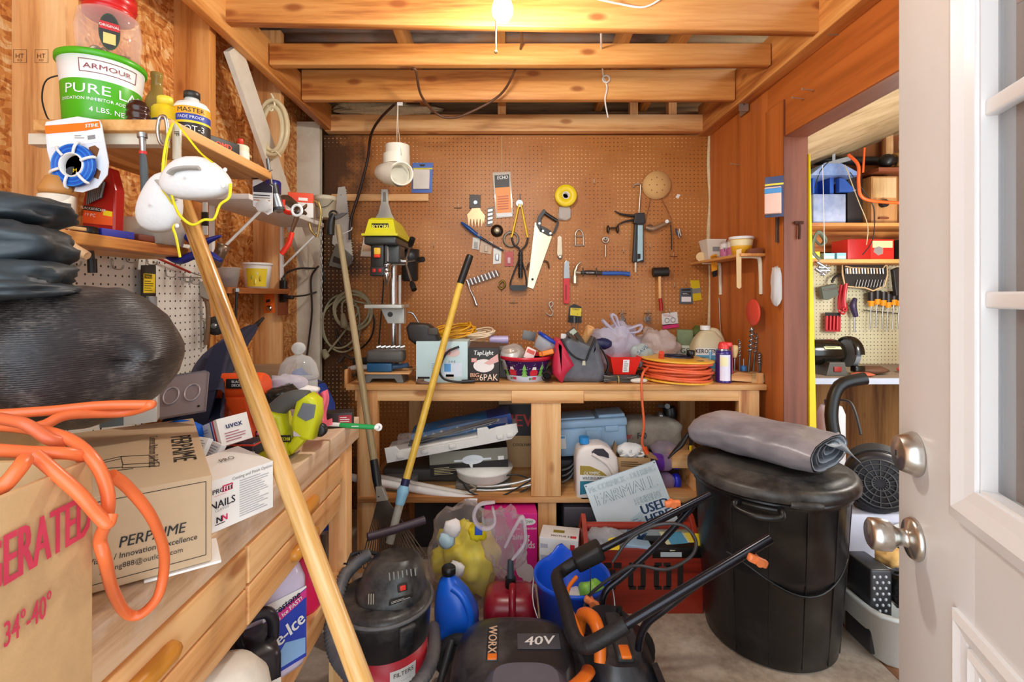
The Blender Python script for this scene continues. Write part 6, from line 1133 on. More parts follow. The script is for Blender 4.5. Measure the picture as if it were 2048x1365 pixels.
t=pk('gas_lighter','long blue utility lighter hung at a slant on the pegboard','lighter',(965,500));b=B();wire(b,[(922,445),(935,455),(950,467),(963,477)],[.01,.022,.022,.013],K('1d4f94',.3),.022,12,4,.6);b.obj('handle',t);b=B();wire(b,[(963,477),(985,490),(1007,502)],[.009,.006,.005],K('141a30',.35),.022,8,2);b.obj('nozzle',t);b=B();b.cyl(P(958,470,Yw-.04),P(958,470,Yw-.03),.010,K('8a7a68',.4));b.obj('trigger',t)
b=B();b.lathe([(.008,0),(.012,.022),(.02,.022),(.038,.012),(.04,0),(0,0)],K('2a1c12',.25),26,fr(P(994,462,Yw),0,90));b.lathe([(0,.024),(.018,.024),(.016,.03),(0,.03)],K('d8c8a0',.3,.6),16,fr(P(994,462,Yw),0,90));b.solo('wire_spool','round black spool with brass centre on the pegboard','spool')
for i,(pts,m,lb) in enumerate((([(946,475),(960,477),(958,500),(944,498)],K('d4d0c4',.4),'small clear blister pack under the slanted lighter'),([(962,480),(986,484),(982,509),(959,505)],K('c9a888',.4),'tan blister pack behind the lighter nozzle'),([(987,497),(1003,495),(1002,527),(986,529)],K('e4e2da',.4),'white blister strip below the lighter tip'),([(1010,504),(1027,503),(1026,533),(1009,533)],K('b83a34',.4),'red and black carded part beside the weed cutter'))):
    t=pk('blister_pack',lb,'package',pts[2]);b=B();plate(b,pts,m,.003,.002);b.obj('card',t);b=B();cx=sum(p[0] for p in pts)/4;cy=sum(p[1] for p in pts)/4;b.box(P(cx,cy+3,Yw-.011),(.022,.012,.04),(clear('e6e4de',.4),K('c8b49c',.4),STEEL,K('d8a8a4',.4))[i],.004);b.obj('blister',t)
b=B();b.torus(P(1022,479,Yw-.012),.047,.006,K('6c6458',.35,.5),n=30,k=8);b.torus(P(1022,479,Yw-.018),.043,.004,K('948878',.35,.5),n=30,k=6);b.solo('steel_ring','grey steel ring hung beside the yellow weed cutter','ring')
t=pk('weed_cutter','yellow shafted loop cutter with ribbed black grip on the pegboard','tool',(1038,582));b=B();wire(b,[(1038,408),(1030,445),(1023,475)],.006,K('f0c820',.35),.025,8,2);wire(b,[(1042,408),(1048,440),(1055,475)],.006,K('f0c820',.35),.025,8,2);b.obj('arm',t,'yellow arms');b=B();wire(b,[(1023,475),(1028,490),(1038,497),(1041,510)],.006,BLK,.025,8,4);wire(b,[(1056,476),(1052,490),(1044,500),(1042,510)],.006,BLK,.025,8,4);wire(b,[(1038,520),(1028,545),(1021,565),(1021,578)],.005,BLK,.025,8,4);wire(b,[(1043,520),(1050,545),(1053,565),(1052,578)],.005,BLK,.025,8,4);b.obj('frame',t)
b=B();wire(b,[(1041,505),(1041,556)],[.014]*2,BLK,.03,12,1)
for i in range(5):b.torus(P(1041,511+9*i,Yw-.03),.0145,.003,DGRY,None,16,6,'Z')
b.obj('grip',t);b=B();plate(b,[(1020,571),(1052,571),(1054,576),(1048,582),(1026,582),(1019,577)],K('2a2624',.25,.7),.05,.004);b.obj('blade',t);b=B();b.cyl(P(1039,407,Yw-.03),P(1039,407,Yw-.004),.022,STEEL,n=20);wire(b,[(1040,388),(1040,405)],.003,DSTEEL,.02);b.obj('pivot',t)
t=pk('hand_saw','wide hand saw with black handle hanging in the middle of the pegboard','saw',(1062,577));sw_=[(1071,442),(1104,473)]
b=B();edge=[(1104,474)]+[q for i in range(26) for q in ((1104-1.42*i,474+4.0*i),(1102.2-1.42*i,476.5+4.0*i))]+[(1066,578),(1055,574),(1070,445),(1078,450)]
plate(b,edge,K('e4cfae',.3,.75),.0018,.014);b.cyl(P(1065,559,Yw-.018),P(1065,559,Yw-.015),.008,INK);b.obj('blade',t)
b=B();HB=K('262220',.35);hp=[(1072,448),(1075,435),(1087,420),(1095,425),(1116,438),(1114,448),(1105,470),(1098,472),(1084,464)]
plate(b,[(1072,450),(1076,434),(1087,419),(1092,424),(1082,438),(1081,452),(1084,463),(1080,465)],HB,.022,.006,.002);plate(b,[(1080,452),(1090,456),(1100,462),(1105,471),(1097,473),(1080,464)],HB,.022,.006,.002);plate(b,[(1104,470),(1111,452),(1116,440),(1117,447),(1110,466)],HB,.022,.006,.002);wire(b,[(1089,426),(1101,434),(1114,442)],.0115,HB,.017,10,3);b.obj('handle',t);b=B()
for x,y in ((1079,447),(1086,462),(1101,467)):b.cyl(P(x,y,Yw-.032),P(x,y,Yw-.026),.007,CHROME,n=10)
b.obj('rivets',t)
t=pk('barricade_tape','fat roll of yellow tape hanging above a small clear bag','tape',(1130,413));b=B();b.lathe([(.024,0),(.066,0),(.068,.004),(.068,.046),(.066,.05),(.024,.05),(.024,0)],K('f2d21c',.4),40,fr(P(1130,394,Yw-.004),0,90));b.obj('roll',t);b=B();b.lathe([(.018,0),(.024,0),(.024,.052),(.018,.052),(.018,0)],K('e6e0d4',.5),26,fr(P(1130,394,Yw-.004),0,90));b.obj('core',t)
b=lump(P(1129,427,Yw-.014),(.04,.011,.042),clear('efe9e2',.4),4,18,.2,sq=4);b.solo('parts_bag','small clear bag of washers hanging under the yellow tape','bag')
def hookp(x,y,lb=None,w_=0):
    b=B()
    if w_:wire(b,[(x-8,y),(x+8,y)],.0022,K('7a5a38',.4,.5),.006,5,1)
    wire(b,[(x,y-8),(x,y)],.002,HK,.006,5,1);b.tube([P(x,y,Yw-.006),P(x,y+2,Yw-.03),P(x,y-3,Yw-.036)],.002,HK,5,3)
    return b.solo('peg_hook',lb or 'empty wire hook in the brown pegboard','hook',None if lb else 'empty wire hooks on the brown pegboard')
for x,y,w_ in ((916,416,1),(867,493,0),(1027,606,1),(1188,366,0),(1300,495,0),(1347,513,1),(1245,627,1),(1296,627,1),(1339,626,0),(1349,575,0),(1497-250,505,0),(1372,570,0)):hookp(x,y,None,w_)
t=pk('wrench','short silver wrench hanging beside the hand saw','wrench',(1119,518));b=B();plate(b,[(1115,475),(1119,472),(1123,475),(1124,508),(1122,516),(1117,516),(1114,508)],K('d6c8ac',.25,.85),.01,.006);b.torus(P(1120,514,Yw-.012),.010,.005,DSTEEL,n=16,k=6);b.obj('body',t)
b=B();wire(b,[(1151,490),(1151,470),(1153,463),(1158,459),(1163,463),(1166,470),(1167,490)],.0042,HK,.012,7,4);wire(b,[(1148,491),(1169,491)],.0042,HK,.012,7,1);wire(b,[(1150,473),(1168,472)],.0035,HK,.016,7,1);b.solo('shackle','silver wire shackle hanging right of the short wrench','shackle')
b=B();wire(b,[(1211,514),(1211,490)],.0045,HK,.012,8,1);b.torus(P(1211,480,Yw-.012),.018,.0045,HK,n=20,k=7);b.torus(P(1211,478,Yw-.012),.009,.003,HK,n=14,k=6);b.solo('eye_bolt','silver eye bolt hanging below the caulking gun trigger','bolt')
b=B();wire(b,[(1102,615),(1106,610),(1103,604),(1098,608),(1101,617),(1106,625),(1102,632),(1095,629),(1092,626)],.004,HK,.012,7,5);b.solo('steel_hook','silver S hook low in the middle of the pegboard','hook')
t=pk('utility_knife','red utility knife with silver end hanging on the pegboard','knife',(1132,607));b=B();plate(b,[(1126,558),(1139,557),(1139,605),(1136,608),(1127,607)],K('d83038',.35),.018,.004,.003);b.obj('handle',t);b=B();plate(b,[(1128,527),(1132,521),(1137,524),(1139,557),(1127,558)],STEEL,.016,.005,.002);b.obj('nose',t);b=B();plate(b,[(1131,570),(1133,570),(1133,600),(1131,600)],K('8a1c20',.5),.002,.022);b.obj('slide',t)
t=pk('claw_hammer','claw hammer with blue grip hung sideways on two hooks','hammer',(1200,553));b=B();HM2=K('d8cbb0',.28,.85)
wire(b,[(1163,523),(1155,530),(1151,541)],[.004,.011,.016],HM2,.028,10,4,.8);wire(b,[(1150,540),(1149,552)],[.012,.011],HM2,.028,12,1);wire(b,[(1149,552),(1149,567)],[.0185,.0185],HM2,.028,16,1);wire(b,[(1150,545),(1163,546)],[.013,.011],HM2,.028,10,1);b.obj('head',t)
b=B();wire(b,[(1161,546),(1180,545),(1204,547)],[.014,.017,.016],K('33312f',.5),.028,12,3,.8);b.text('VAUGHAN',.007,WHT,fr(P(1180,546,Yw-.0455)));b.obj('neck',t);b=B();wire(b,[(1203,547),(1225,547),(1245,547),(1259,549)],[.015,.017,.016,.019],K('2f5fae',.45),.028,12,4,.8);b.obj('grip',t,'blue grip')
for x in (1166,1193):b=B();b.tube([P(x,536,Yw),P(x,552,Yw-.03),P(x,549,Yw-.05),P(x,542,Yw-.052)],.003,DSTEEL,6,4);b.solo('peg_hook','dark wire hook carrying the blue claw hammer','hook','hooks under the claw hammer')
t=pk('caulk_gun','black caulking gun with pale tube hanging upright on the pegboard','caulk gun',(1270,545));b=B();plate(b,[(1267,450),(1284,447),(1285,525),(1263,525)],K('24201e',.4),.035,.004,.006);b.obj('cradle',t);b=B();plate(b,[(1275,451),(1285,451),(1285,520),(1274,524)],K('a8c8d0',.4),.01,.039,.003);plate(b,[(1275,508),(1281,508),(1281,518),(1275,519)],INK,.001,.049);b.obj('cartridge',t);b=B();wire(b,[(1278,426),(1281,375),(1279,369),(1270,369),(1266,375)],.0045,HK,.02,8,4);b.obj('rod',t);b=B();plate(b,[(1265,448),(1269,428),(1287,427),(1288,447),(1283,452)],K('24201e',.4),.03,.006,.004);wire(b,[(1272,432),(1255,431),(1240,428),(1229,422)],[.013,.011,.009,.004],K('24201e',.4),.02,8,4,.7);wire(b,[(1270,440),(1252,443),(1238,449),(1233,456)],[.008,.007,.006,.004],K('24201e',.4),.02,8,4,.8);b.obj('trigger_handle',t);b=B();wire(b,[(1271,525),(1271,545)],[.007,.005],K('e4dcc4',.4),.02,10,1);b.obj('nozzle',t)
t=pk('toggle_clamp','rusty double lug on a wire left of the caulking gun','clamp',(1222,465));b=B()
for x in (1216,1235):b.sph(P(x,459,Yw-.025),(.010,.016,.026),K('4a3828',.45,.6),14)
wire(b,[(1216,457),(1235,456)],.006,K('4a3828',.45,.6),.025,8,1);b.obj('lugs',t)
t=pk('sanding_disc','stack of tan round sanding discs with holes','sanding discs',(1314,397))
for i,(x,y) in enumerate(((1312,372),(1314,370))):b=B();b.lathe([(0,0),(.086,0),(.086,.002),(0,.002)],K('e0b070',.8),40,fr(P(x,y,Yw-.012-.012*i),0,90));d=b.obj('disc',t)
b=B()
for a,r_ in [(2*pi*i/8,15) for i in range(8)]+[(0,0)]:b.cyl(P(1314+r_*math.cos(a),370+r_*math.sin(a),Yw-.0275),P(1314+r_*math.cos(a),370+r_*math.sin(a),Yw-.0265),.0035,K('6a4a24',.8),n=8)
b.obj('holes',d)
t=pk('dust_respirator','clear goggles hung by a thin strap below the sanding discs','goggles',(1315,468));b=B();wire(b,[(1301,397),(1296,420),(1290,448)],.002,K('8a5a30',.5),.012,5,2);wire(b,[(1323,398),(1334,420),(1343,440)],.002,K('8a5a30',.5),.012,5,2);b.obj('strap',t);b=B();wire(b,[(1291,455),(1305,458),(1325,450),(1341,443)],[.016,.022,.016,.014],K('a88a6c',.25,.3),.03,12,4,.8);b.cyl(P(1334,443,Yw-.055),P(1334,443,Yw-.04),.011,WHT);b.obj('lens',t);b=B();b.torus(P(1300,456,Yw-.04),.018,.005,K('5a4634',.4),n=20,k=7);wire(b,[(1341,450),(1343,475),(1343,500)],.004,BLK,.03,6,2);b.obj('frame',t)
t=pk('rubber_mallet','rubber mallet with wooden handle hanging on the pegboard','mallet',(1321,622));b=B();a,c=P(1306,545,Yw-.035),P(1336,544,Yw-.035);b.cyl(a,c,.029,K('22201e',.5),n=22);b.obj('head',t);b=B();wire(b,[(1319,552),(1320,597)],[.010,.010],K('f0b878',.4),.035,12,1);b.obj('handle',t);b=B();wire(b,[(1320,597),(1322,610),(1322,622)],[.0105,.012,.011],K('b8201e',.35),.035,12,3);b.obj('grip',t,'red dipped handle end')
b=B()
for i,(x,y) in enumerate(((1352,465),(1356,470),(1359,466))):wire(b,[(x,y-8),(x+1,y),(x+3,y+6)],.005,(K('3a3a5c',.4),STEEL,HK)[i],.014+.005*i,7,3)
b.solo('key_bunch','small bunch of keys hanging right of the goggles','keys')
t=pk('blade_card','grey carded saw blade pack near the right edge of the pegboard','package',(1372,610));b=B();plate(b,[(1360,577),(1384,576),(1385,608),(1359,608)],K('5a646c',.4),.004,.004);plate(b,[(1363,579),(1381,578),(1381,582),(1363,582)],INK,.001,.008);plate(b,[(1363,594),(1382,594),(1382,604),(1363,604)],PAPER,.001,.008);plate(b,[(1363,585),(1382,585),(1382,591),(1363,591)],K('2c3438',.4),.001,.008);b.lines(-.022,.022,-.005,.005,2,WHT,fr(P(1372,588,Yw-.0095)));b.obj('card',t)
t=pk('blade_card','yellow carded pack behind the grey blade pack','package',(1396,602));b=B();plate(b,[(1380,561),(1398,561),(1403,600),(1386,603)],K('dfc21e',.4),.003,.0);plate(b,[(1384,578),(1401,576),(1402,586),(1385,588)],K('8a8a7c',.4),.001,.003);b.obj('card',t)
t=pk('hook_card','white and pink carded rings hanging above the shopping bags','package',(1340,657));b=B();plate(b,[(1323,628),(1354,624),(1356,648),(1324,652)],PAPER,.003,.003);plate(b,[(1324,650),(1356,647),(1357,655),(1326,659)],K('e83a80',.4),.003,.003);b.lines(-.035,.03,-.006,.006,2,K('c85a60',.5),fr(P(1338,632,Yw-.007),0,0,6));b.obj('card',t);b=B();b.torus(P(1334,641,Yw-.009),.014,.0018,STEEL,n=18,k=5);b.torus(P(1346,640,Yw-.009),.014,.0018,STEEL,n=18,k=5);b.obj('rings',t)
t=pk('screwdriver_card','yellow and black carded set of small screwdrivers above the tool bag','package',(1149,645));b=B();plate(b,[(1139,613),(1148,608),(1163,614),(1163,646),(1135,644)],K('2c2a28',.4),.004,.004);plate(b,[(1141,616),(1163,617),(1162,633),(1140,631)],K('f0d83c',.5),.001,.009);b.text('STANLEY',.010,INK,fr(P(1152,619,Yw-.011),0,0,3),.3,'C',.8);b.text('3',.008,INK,fr(P(1155,629,Yw-.011)));b.obj('card',t)
for i in range(3):b=B();x=1142+6.5*i;wire(b,[(x,633),(x,646)],[.007,.007],(DGRY,K('6a7078',.4),DGRY)[i],.014,8,1);s_=b.obj('screwdriver',t);b=B();wire(b,[(x,645),(x,652+4*i)],.002,STEEL,.014,6,1);b.obj('shaft',s_)
t=pk('socket_set','slanted rail of chrome sockets beside the black tipped pole','sockets',(965,570));b=B();wire(b,[(933,568),(999,546)],.006,DSTEEL,.008,6,1);b.obj('rail',t)
for i in range(9):x,y=936+7.2*i,566-2.4*i;b=B();b.cyl(P(x-2.5,y-6,Yw-.02),P(x+2.5,y+6,Yw-.02),.0105,CHROME,n=12);b.obj('socket',t)
t=pk('nut_driver','bent chrome driver handle hanging under the socket rail','wrench',(953,612));b=B();wire(b,[(936,568),(941,582),(948,596)],.006,CHROME,.016,8,3);b.obj('arm',t);b=B();wire(b,[(947,594),(953,611)],[.009,.010],CHROME,.016,12,1);b.obj('grip',t)
b=B();wire(b,[(998,568),(1006,562),(1010,570),(1003,578),(997,572)],.007,K('8a7030',.35,.7),.014,7,4);b.solo('brass_latch','small brass latch beside the weed cutter blade','latch')
b=B();wire(b,[(1054,540),(1060,526),(1085,523),(1095,525),(1098,537)],.006,K('5c3c24',.4,.5),.008,7,4);b.solo('saw_bracket','rusty bracket behind the hand saw blade','bracket')
for x,y,lb in ((1246,637,'ball of thin chain on a hook above the lilac bag'),(1296,640,'silver clasp and chain on a hook above the pink bag')):
    b=B();rn=random.Random(x)
    for i in range(12):b.torus(P(x+rn.uniform(-5,6),y+rn.uniform(-8,8),Yw-.02+rn.uniform(-.008,.008)),.009,.0022,STEEL,fr((0,0,0)),n=10,k=5,ax='XYZ'[i % 3] if 'XYZ'[i % 3] != 'X' else 'Y')
    b.solo('chain_clasp',lb,'chain')
b=B();plate(b,[(1351,395),(1355,388),(1361,390),(1356,398)],WHT,.0008);b.solo('tape_scrap','torn white tape scrap beside the sanding discs','tape')
# grey cord coils hung in the dark corner
def coil(name,lb,cx,cy,rx,ry,n_,m,r,Yq,extra,plug=None,pm=None):
    t=T(name,lb,'cord',P(cx,cy+ry,Yq));b=B();pts=[]
    for i in range(n_*14):a=2*pi*i/14;k=1+.09*math.sin(i*.7)+.05*math.sin(i*.23);pts.append(P(cx+rx*k*math.cos(a),cy+ry*k*math.sin(a),Yq-.015-.012*math.sin(i*.45)))
    b.tube(pts+[P(*q) for q in extra],r,m,7,3);b.obj('coil',t)
    if plug:b=B();b.tube([P(*q) for q in plug],[.012,.022,.02],pm or m,10,3);b.obj('plug',t)
GC=K('9c9474',.5,0,.15)
coil('extension_cord','coiled grey extension cord hanging left of the drill press',705,622,36,36,5,GC,.0068,3.03,[(690,600,3.0),(684,625,3.0),(688,640,3.0)],[(686,628,2.98),(688,645,2.97),(690,655,2.97)])
coil('extension_cord','looser grey cord loop hanging in the corner below the coil',682,648,38,52,2,GC,.0068,3.04,[(660,700,3.0),(650,710,2.98)],[(648,700,2.97),(652,712,2.96),(655,716,2.96)])
b=B();b.tube([P(672,660,3.02),P(682,690,3.02),(P(715,700,3.02)),P(742,675,3.02),P(748,640,3.02),P(738,615,3.02)],.006,BLK,6,5);b.solo('black_cable','black cable drooping round the grey cord coil','cable')
# ================================================================ right wall: shelf, hung things, nails
t=T('wall_shelf','small wooden shelf on white brackets along the right wall','shelf',(1.21,2.7,1.548));b=B();b.bb((1.15,2.38,1.548),(1.2745,3.04,1.562),OAK['Y'],.002);b.obj('board',t)
for y0 in (2.42,2.88):
    b=B();b.tube([(1.268,y0,1.36),(1.266,y0,1.46),(1.262,y0,1.53),(1.245,y0,1.546),(1.16,y0,1.546)],[.010,.010,.012,.010,.006],K('ece2c8',.4),6,4,flat=.5);b.obj('bracket',t)
zs2=1.563
b=B(fr((1.212,2.86,zs2)));vs=[]
for z,h_ in ((0,.038),(.12,.058)):vs += [(-h_,-h_,z),(h_,-h_,z),(h_,h_,z),(-h_,h_,z)]
b.add(vs,[[3,2,1,0]]+[[j,(j+1) % 4,4+(j+1) % 4,4+j] for j in range(4)]+[[4,5,6,7]],K('e6e0d2',.5));b.lab(-.02,.02,.05,.08,GTXT,fr((0,-.05,0)));b.solo('paper_tub','white tapered paper tub on the small shelf of the right wall','tub')
for i,y0 in enumerate((2.70,2.61)):
    c=V((1.215,y0,zs2));t=T('paint_can',('farther','nearer')[i]+' of two small cans with pink labels on the small shelf','can',c,'pink label cans');b=B(fr(c));b.lathe([(0,0),(.025,0),(.026,.002),(.026,.085),(.022,.09),(0,.09)],K('cfc9c6',.3,.4),22);b.lathe([(.0263,.01),(.0263,.05)],K('c8709c',.4),22);b.lathe([(.0263,.05),(.0263,.078)],K('e8e0dc',.4),22);curved_text(b,'TX',.022,INK,.0265,.045,-95,I4);b.obj('body',t)
c=V((1.205,2.49,zs2));t=T('joint_compound_tub','yellow and white tub at the near end of the small shelf','tub',c);b=B(fr(c));b.lathe([(0,0),(.045,0),(.056,.085),(.054,.085),(.043,.004),(0,.004)],K('f0b428',.4),28);b.lathe([(.0562,.078),(.060,.080),(.060,.092),(.054,.092),(.054,.08)],WHT,28);b.lathe([(.0512,.045),(.0552,.075)],K('f2e2b0',.4),28);b.obj('body',t);b=B();b.prism([(1.19,zs2),(1.262,zs2),(1.262,zs2+.028),(1.2,zs2+.022)],2.385,2.43,DARKBR['X']);b.solo('wood_wedge','dark wooden wedge beside the yellow tub','wedge')
t=T('putty_knife','long pale paint stirring stick hanging from the small shelf','stick',(1.135,2.42,1.4));b=B();b.prism(W([(1472,500),(1482,498),(1482,575),(1478,578),(1473,575)],2.40),2.396,2.4,K('e4c08c',.6));b.obj('stick',t)
b=B();b.cyl(P(1402,514,2.9),P(1402,514,2.885),.028,K('e8c48c',.6),n=24);b.solo('wood_disc','round wooden disc hung at the corner of the small shelf','disc')
t=T('pencil_pack','yellow and black carded marker hanging under the small shelf','package',P(1430,555,2.8));b=B();b.prism(W([(1421,512),(1433,508),(1434,540),(1423,545)],2.8),2.796,2.8,K('f0a01c',.5));b.prism(W([(1423,544),(1434,540),(1434,552),(1426,555)],2.8),2.795,2.8,BLK);b.text('LETS',.012,INK,fr(P(1427,515,2.795),0,0,-15));b.obj('card',t)
t=T('sanding_pad_pack','carded pack of pink and blue sanding pads on the right wall','package',(1.26,2.42,1.75));M=fq(P(1547,390,2.30),(.3,.95,0),(0,0,1));M=fr(P(1548,393,2.19),-32);b=B(M);b.box((0,.01,.0),(.075,.004,.185),K('3a4468',.4),.001);b.lab(-.037,.037,.052,.06,YEL,fr((0,.008,0)));b.obj('card',t);b=B(M);b.box((-.004,-.008,-.02),(.066,.03,.12),K('e8bfae',.8),.004);b.box((-.004,-.009,.022),(.067,.032,.024),K('4a90c8',.6),.003);b.obj('pads',t)
b=B();b.tube([P(1553,435,2.25),P(1553,485,2.25)],.005,K('4a2a18',.5),6,1);b.tube([P(1556,435,2.25),P(1556,485,2.25)],.004,K('4a2a18',.5),6,1);b.solo('dark_rod','thin dark rods hanging under the sanding pad pack','rod')
b=B();b.lathe([(0,0),(.062,0),(.068,.006),(.064,.01),(.058,.004),(0,.004)],K('e8503c',.4),32,fq(P(1504,625,2.42),(0,1,0),(0,0,1)) @ fr((0,0,0),0,90),1,1.0);b.solo('plastic_disc','red round plastic lid hung on the right wall above the bits','lid')
b=lump(P(1552,572,2.23),(.02,.02,.085),clear('ece8e4',.45),12,18,.2,sq=4);b.solo('parts_bag','clear plastic bag of nails hung on the door post','bag')
b=B();M=fq(P(1597,446,2.204),(1,0,0),(0,0,1));RU=K('4a2010',.7,.3);b.box((0,-.004,0),(.042,.008,.014),RU,.004,M);b.tube([(0,-.006,0),(.001,-.008,-.03),(-.001,-.008,-.075)],.006,RU,8,3,T=M);b.solo('rusty_hook','rusty T shaped hook on the face of the brown door post','hook')
b=B();b.tube([P(1438,596,2.9),P(1440,640,2.88),P(1444,700,2.8)],.0035,STEEL,6,3);b.solo('long_drill_bit','very long thin bit leaning in the corner under the small shelf','drill bit')
for x,y in ((1480,330),(1608,198),(1628,181)):
    q=PL(x,y,XR-.008 if x > 1550 else XR);b=B();b.cyl(q,q+V((-.05,-.005,.004)),.003,HK,n=8);b.cyl(q+V((-.05,-.005,.004)),q+V((-.053,-.005,.004)),.006,HK,n=8);b.solo('nail','bare steel nail sticking out of the right wall','nail','nails in the right wall')
# ragged insulation edge between pegboard and plywood
b=B();b.tube([P(1419,270,3.05),P(1417,330,3.05),P(1420,400,3.05),P(1417,470,3.05),P(1420,560,3.05),P(1418,660,3.05)],[.008,.012,.01,.013,.009,.012],K('e2cfa4',.95,0,.3,40,.5),6,5);b.solo('foam_bead','ragged bead of pale foam in the pegboard corner','foam')
# ================================================================ things standing on the floor
def loft(b,rings,m,smooth=True,cap=True,T=None):
    n=len(rings[0]);vs=[p for r in rings for p in r]
    b.add(vs,[[i*n+j,i*n+(j+1) % n,(i+1)*n+(j+1) % n,(i+1)*n+j] for i in range(len(rings)-1) for j in range(n)],m,smooth,T)
    if cap:b.add(vs,[list(range(n))[::-1],[(len(rings)-1)*n+j for j in range(n)]],m,False,T)
    return b
def sup(cx,cy,rx,ry,z,k=3,n=36):
    r=[]
    for i in range(n):
        a=2*pi*i/n;c,d=math.cos(a),math.sin(a);q=(abs(c) ** k+abs(d) ** k) ** (-1/k);r.append((cx+c*q*rx,cy+d*q*ry,z))
    return r
# ---- shop vac
VX,VY=-.395,1.56;t=T('shop_vacuum','red and black shop vacuum with coiled hose standing on the floor','vacuum',(VX,VY,0))
VB=K('191b20',.36,0,.2,10,.1,'8c8880',.22);VR=K('c41c34',.35,0,.1,10,0,'9c5a50',.2);M=fr((VX,VY,0))
b=B(M);b.lathe([(0,.03),(.115,.03),(.125,.05),(.137,.27),(0,.27)],VR,44);b.obj('drum',t)
b=B(M);b.lathe([(.138,.262),(.141,.266),(.146,.36),(.150,.362),(.150,.372),(.146,.385),(.13,.395),(.06,.40),(0,.40)],VB,44);b.obj('lid',t)
b=B(M);b.tube([(.15*math.cos(a),.15*math.sin(a),.377) for a in [2*pi*i/30 for i in range(30)]],.006,K('4c4e54',.45,0,.2,10,0,'8c8880',.3),8,1,True);b.obj('rim',t)
hx,hy=VX+.02,VY+.005
b=B();loft(b,[sup(hx,hy,.108,.10,.385,2.4),sup(hx,hy,.11,.10,.415,2.4),sup(hx+.004,hy,.104,.094,.425,2.4),sup(hx+.006,hy+.005,.094,.085,.465,2.5),sup(hx+.012,hy+.01,.076,.066,.495,2.6),sup(hx+.016,hy+.012,.055,.045,.507,2.6)],VB);hd=b.obj('motor_head',t)
b=B();o=V((hx+.055,hy-.092,.462));M2=fq(o,(.85,.45,0),(-.12,.2,1));b.box((0,0,0),(.03,.006,.022),INK,.004,M2);b.box((0,-.004,0),(.018,.006,.014),K('d83024',.3),.002,M2);b.obj('switch',hd)
for i in range(7):b=B();M3=fq(V((hx+.012+.012*i,hy-.078+.006*i,.487-.001*i)),(.85,.45,0),(-.12,.35,1));b.box((0,0,0),(.004,.006,.022),K('8a8880',.6),.001,M3);b.obj('vent_slot',hd)
for i in range(3):b=B();b.box((hx-.045+.007*i,hy-.1005,.432),(.0025,.006,.03),K('b8b0a0',.6),.001);b.obj('grip_rib',hd)
b=B();M2=fq(V((VX+.07,VY-.085,.425)),(.8,.5,0),(0,0,1));b.box((0,0,0),(.075,.004,.014),INK,.002,M2);b.lines(-.032,.032,-.004,.004,2,K('c8c4bc',.5),M2,.0024);b.obj('badge',hd)
b=B();M2=fr((VX,VY,0),38) ;b.box((0,-.152,.335),(.045,.014,.06),VB,.005,M2);b.box((0,-.158,.365),(.05,.016,.012),VB,.004,M2);b.obj('latch',t)
I=Matrix.Identity(4);lb_=B(M)
for a in range(-70,-34,4):lb_.add([((.1255+(z_-.05)*.0585+.0012)*math.cos(math.radians(q)),(.1255+(z_-.05)*.0585+.0012)*math.sin(math.radians(q)),z_) for z_ in (.095,.235) for q in (a,a+4)],[[0,1,3,2]],K('f0eeea',.5))
curved_text(lb_,'FILTERS',.0125,INK,.1365,.220,-52,I,1.1)
for i in range(6):curved_text(lb_,'- - - - -',.008,INK,.1345-i*.001,.198-.017*i,-49,I);curved_text(lb_,'#',.010,INK,.1345-i*.001,.198-.017*i,-65,I)
lb_.obj('label',t)
hp=[P(742,1108,1.68),P(715,1125,1.66),P(688,1155,1.60),P(672,1210,1.52),P(662,1260,1.46),P(672,1310,1.40),P(702,1350,1.34),P(745,1390,1.30),P(800,1400,1.32),P(850,1350,1.42),P(868,1300,1.55),P(866,1255,1.66)]
sp_=spline(hp,14);b=B();rr=[.0225 if i % 2 else .0165 for i in range(len(sp_))];b.tube(sp_,rr,K('5a5a62',.5,0,.15,10,0,'9a968c',.25),14,1);b.obj('hose',t)
b=B();b.tube([P(735,1075,1.9),P(790,1060,1.95),P(850,1040,2.0)],.016,K('4a3c48',.45,0,.2),12,2);b.obj('wand',t)
b=B();rn=random.Random(3);b.tube([P(690,1130,1.62),P(700,1112,1.66),P(725,1105,1.7),P(755,1108,1.7)],.007,K('26262c',.4),8,4);b.obj('cord',t)
for q in ((-.10,-.09),(.10,-.09),(0,.12)):b=B();b.lathe([(0,0),(.018,0),(.018,.03),(0,.03)],BLK,14,fr((VX+q[0],VY+q[1],0)));b.obj('caster',t)
# ---- rake and yellow pole
t=T('leaf_rake','wire leaf rake with weathered handle leaning on the bench corner','rake',P(757,1110,2.1));a,c=P(676,452,2.70),P(752,948,2.15)
pole('handle',t,c,a,[.0165,.0165,.0165,.015],GREYW['Z'],14)
b=B();d=(c-a).normalized();e=c+d*.10;b.tube([c-d*.06,c+d*.02,e],[.018,.02,.012],BLK,12,2);b.obj('ferrule',t);b=B();f0,f1=P(758,975,2.12),P(762,1000,2.11);b.prism(W([(752,974),(766,974),(776,1000),(754,1003)],2.11),2.10,2.125,K('d8d2c4',.3,.7),.003);b.obj('clamp_plate',t,'bright metal plate')
for i in range(22):
    u=i/21;x0,x1=756+18*u,722+128*u;yb_=1130-22*u+20*math.sin(pi*u);pts=[P(x0,1000,2.11),P(x0+(x1-x0)*.5,1000+(yb_-1000)*.5,2.10),P(x1,yb_,2.06),P(x1+2,yb_+4,2.02)]
    b=B();b.tube(pts,.0024,K('6c6258',.4,.7,.2),5,3);b.obj('tine',t)
t=T('pole_saw_handle','yellow pole with black grip and pale blue joint leaning on the bench','pole',P(776,1100,1.93));a,g0,j0,e=P(940,512,2.31),P(921,566,2.29),P(810,968,2.06),P(779,1088,1.98)
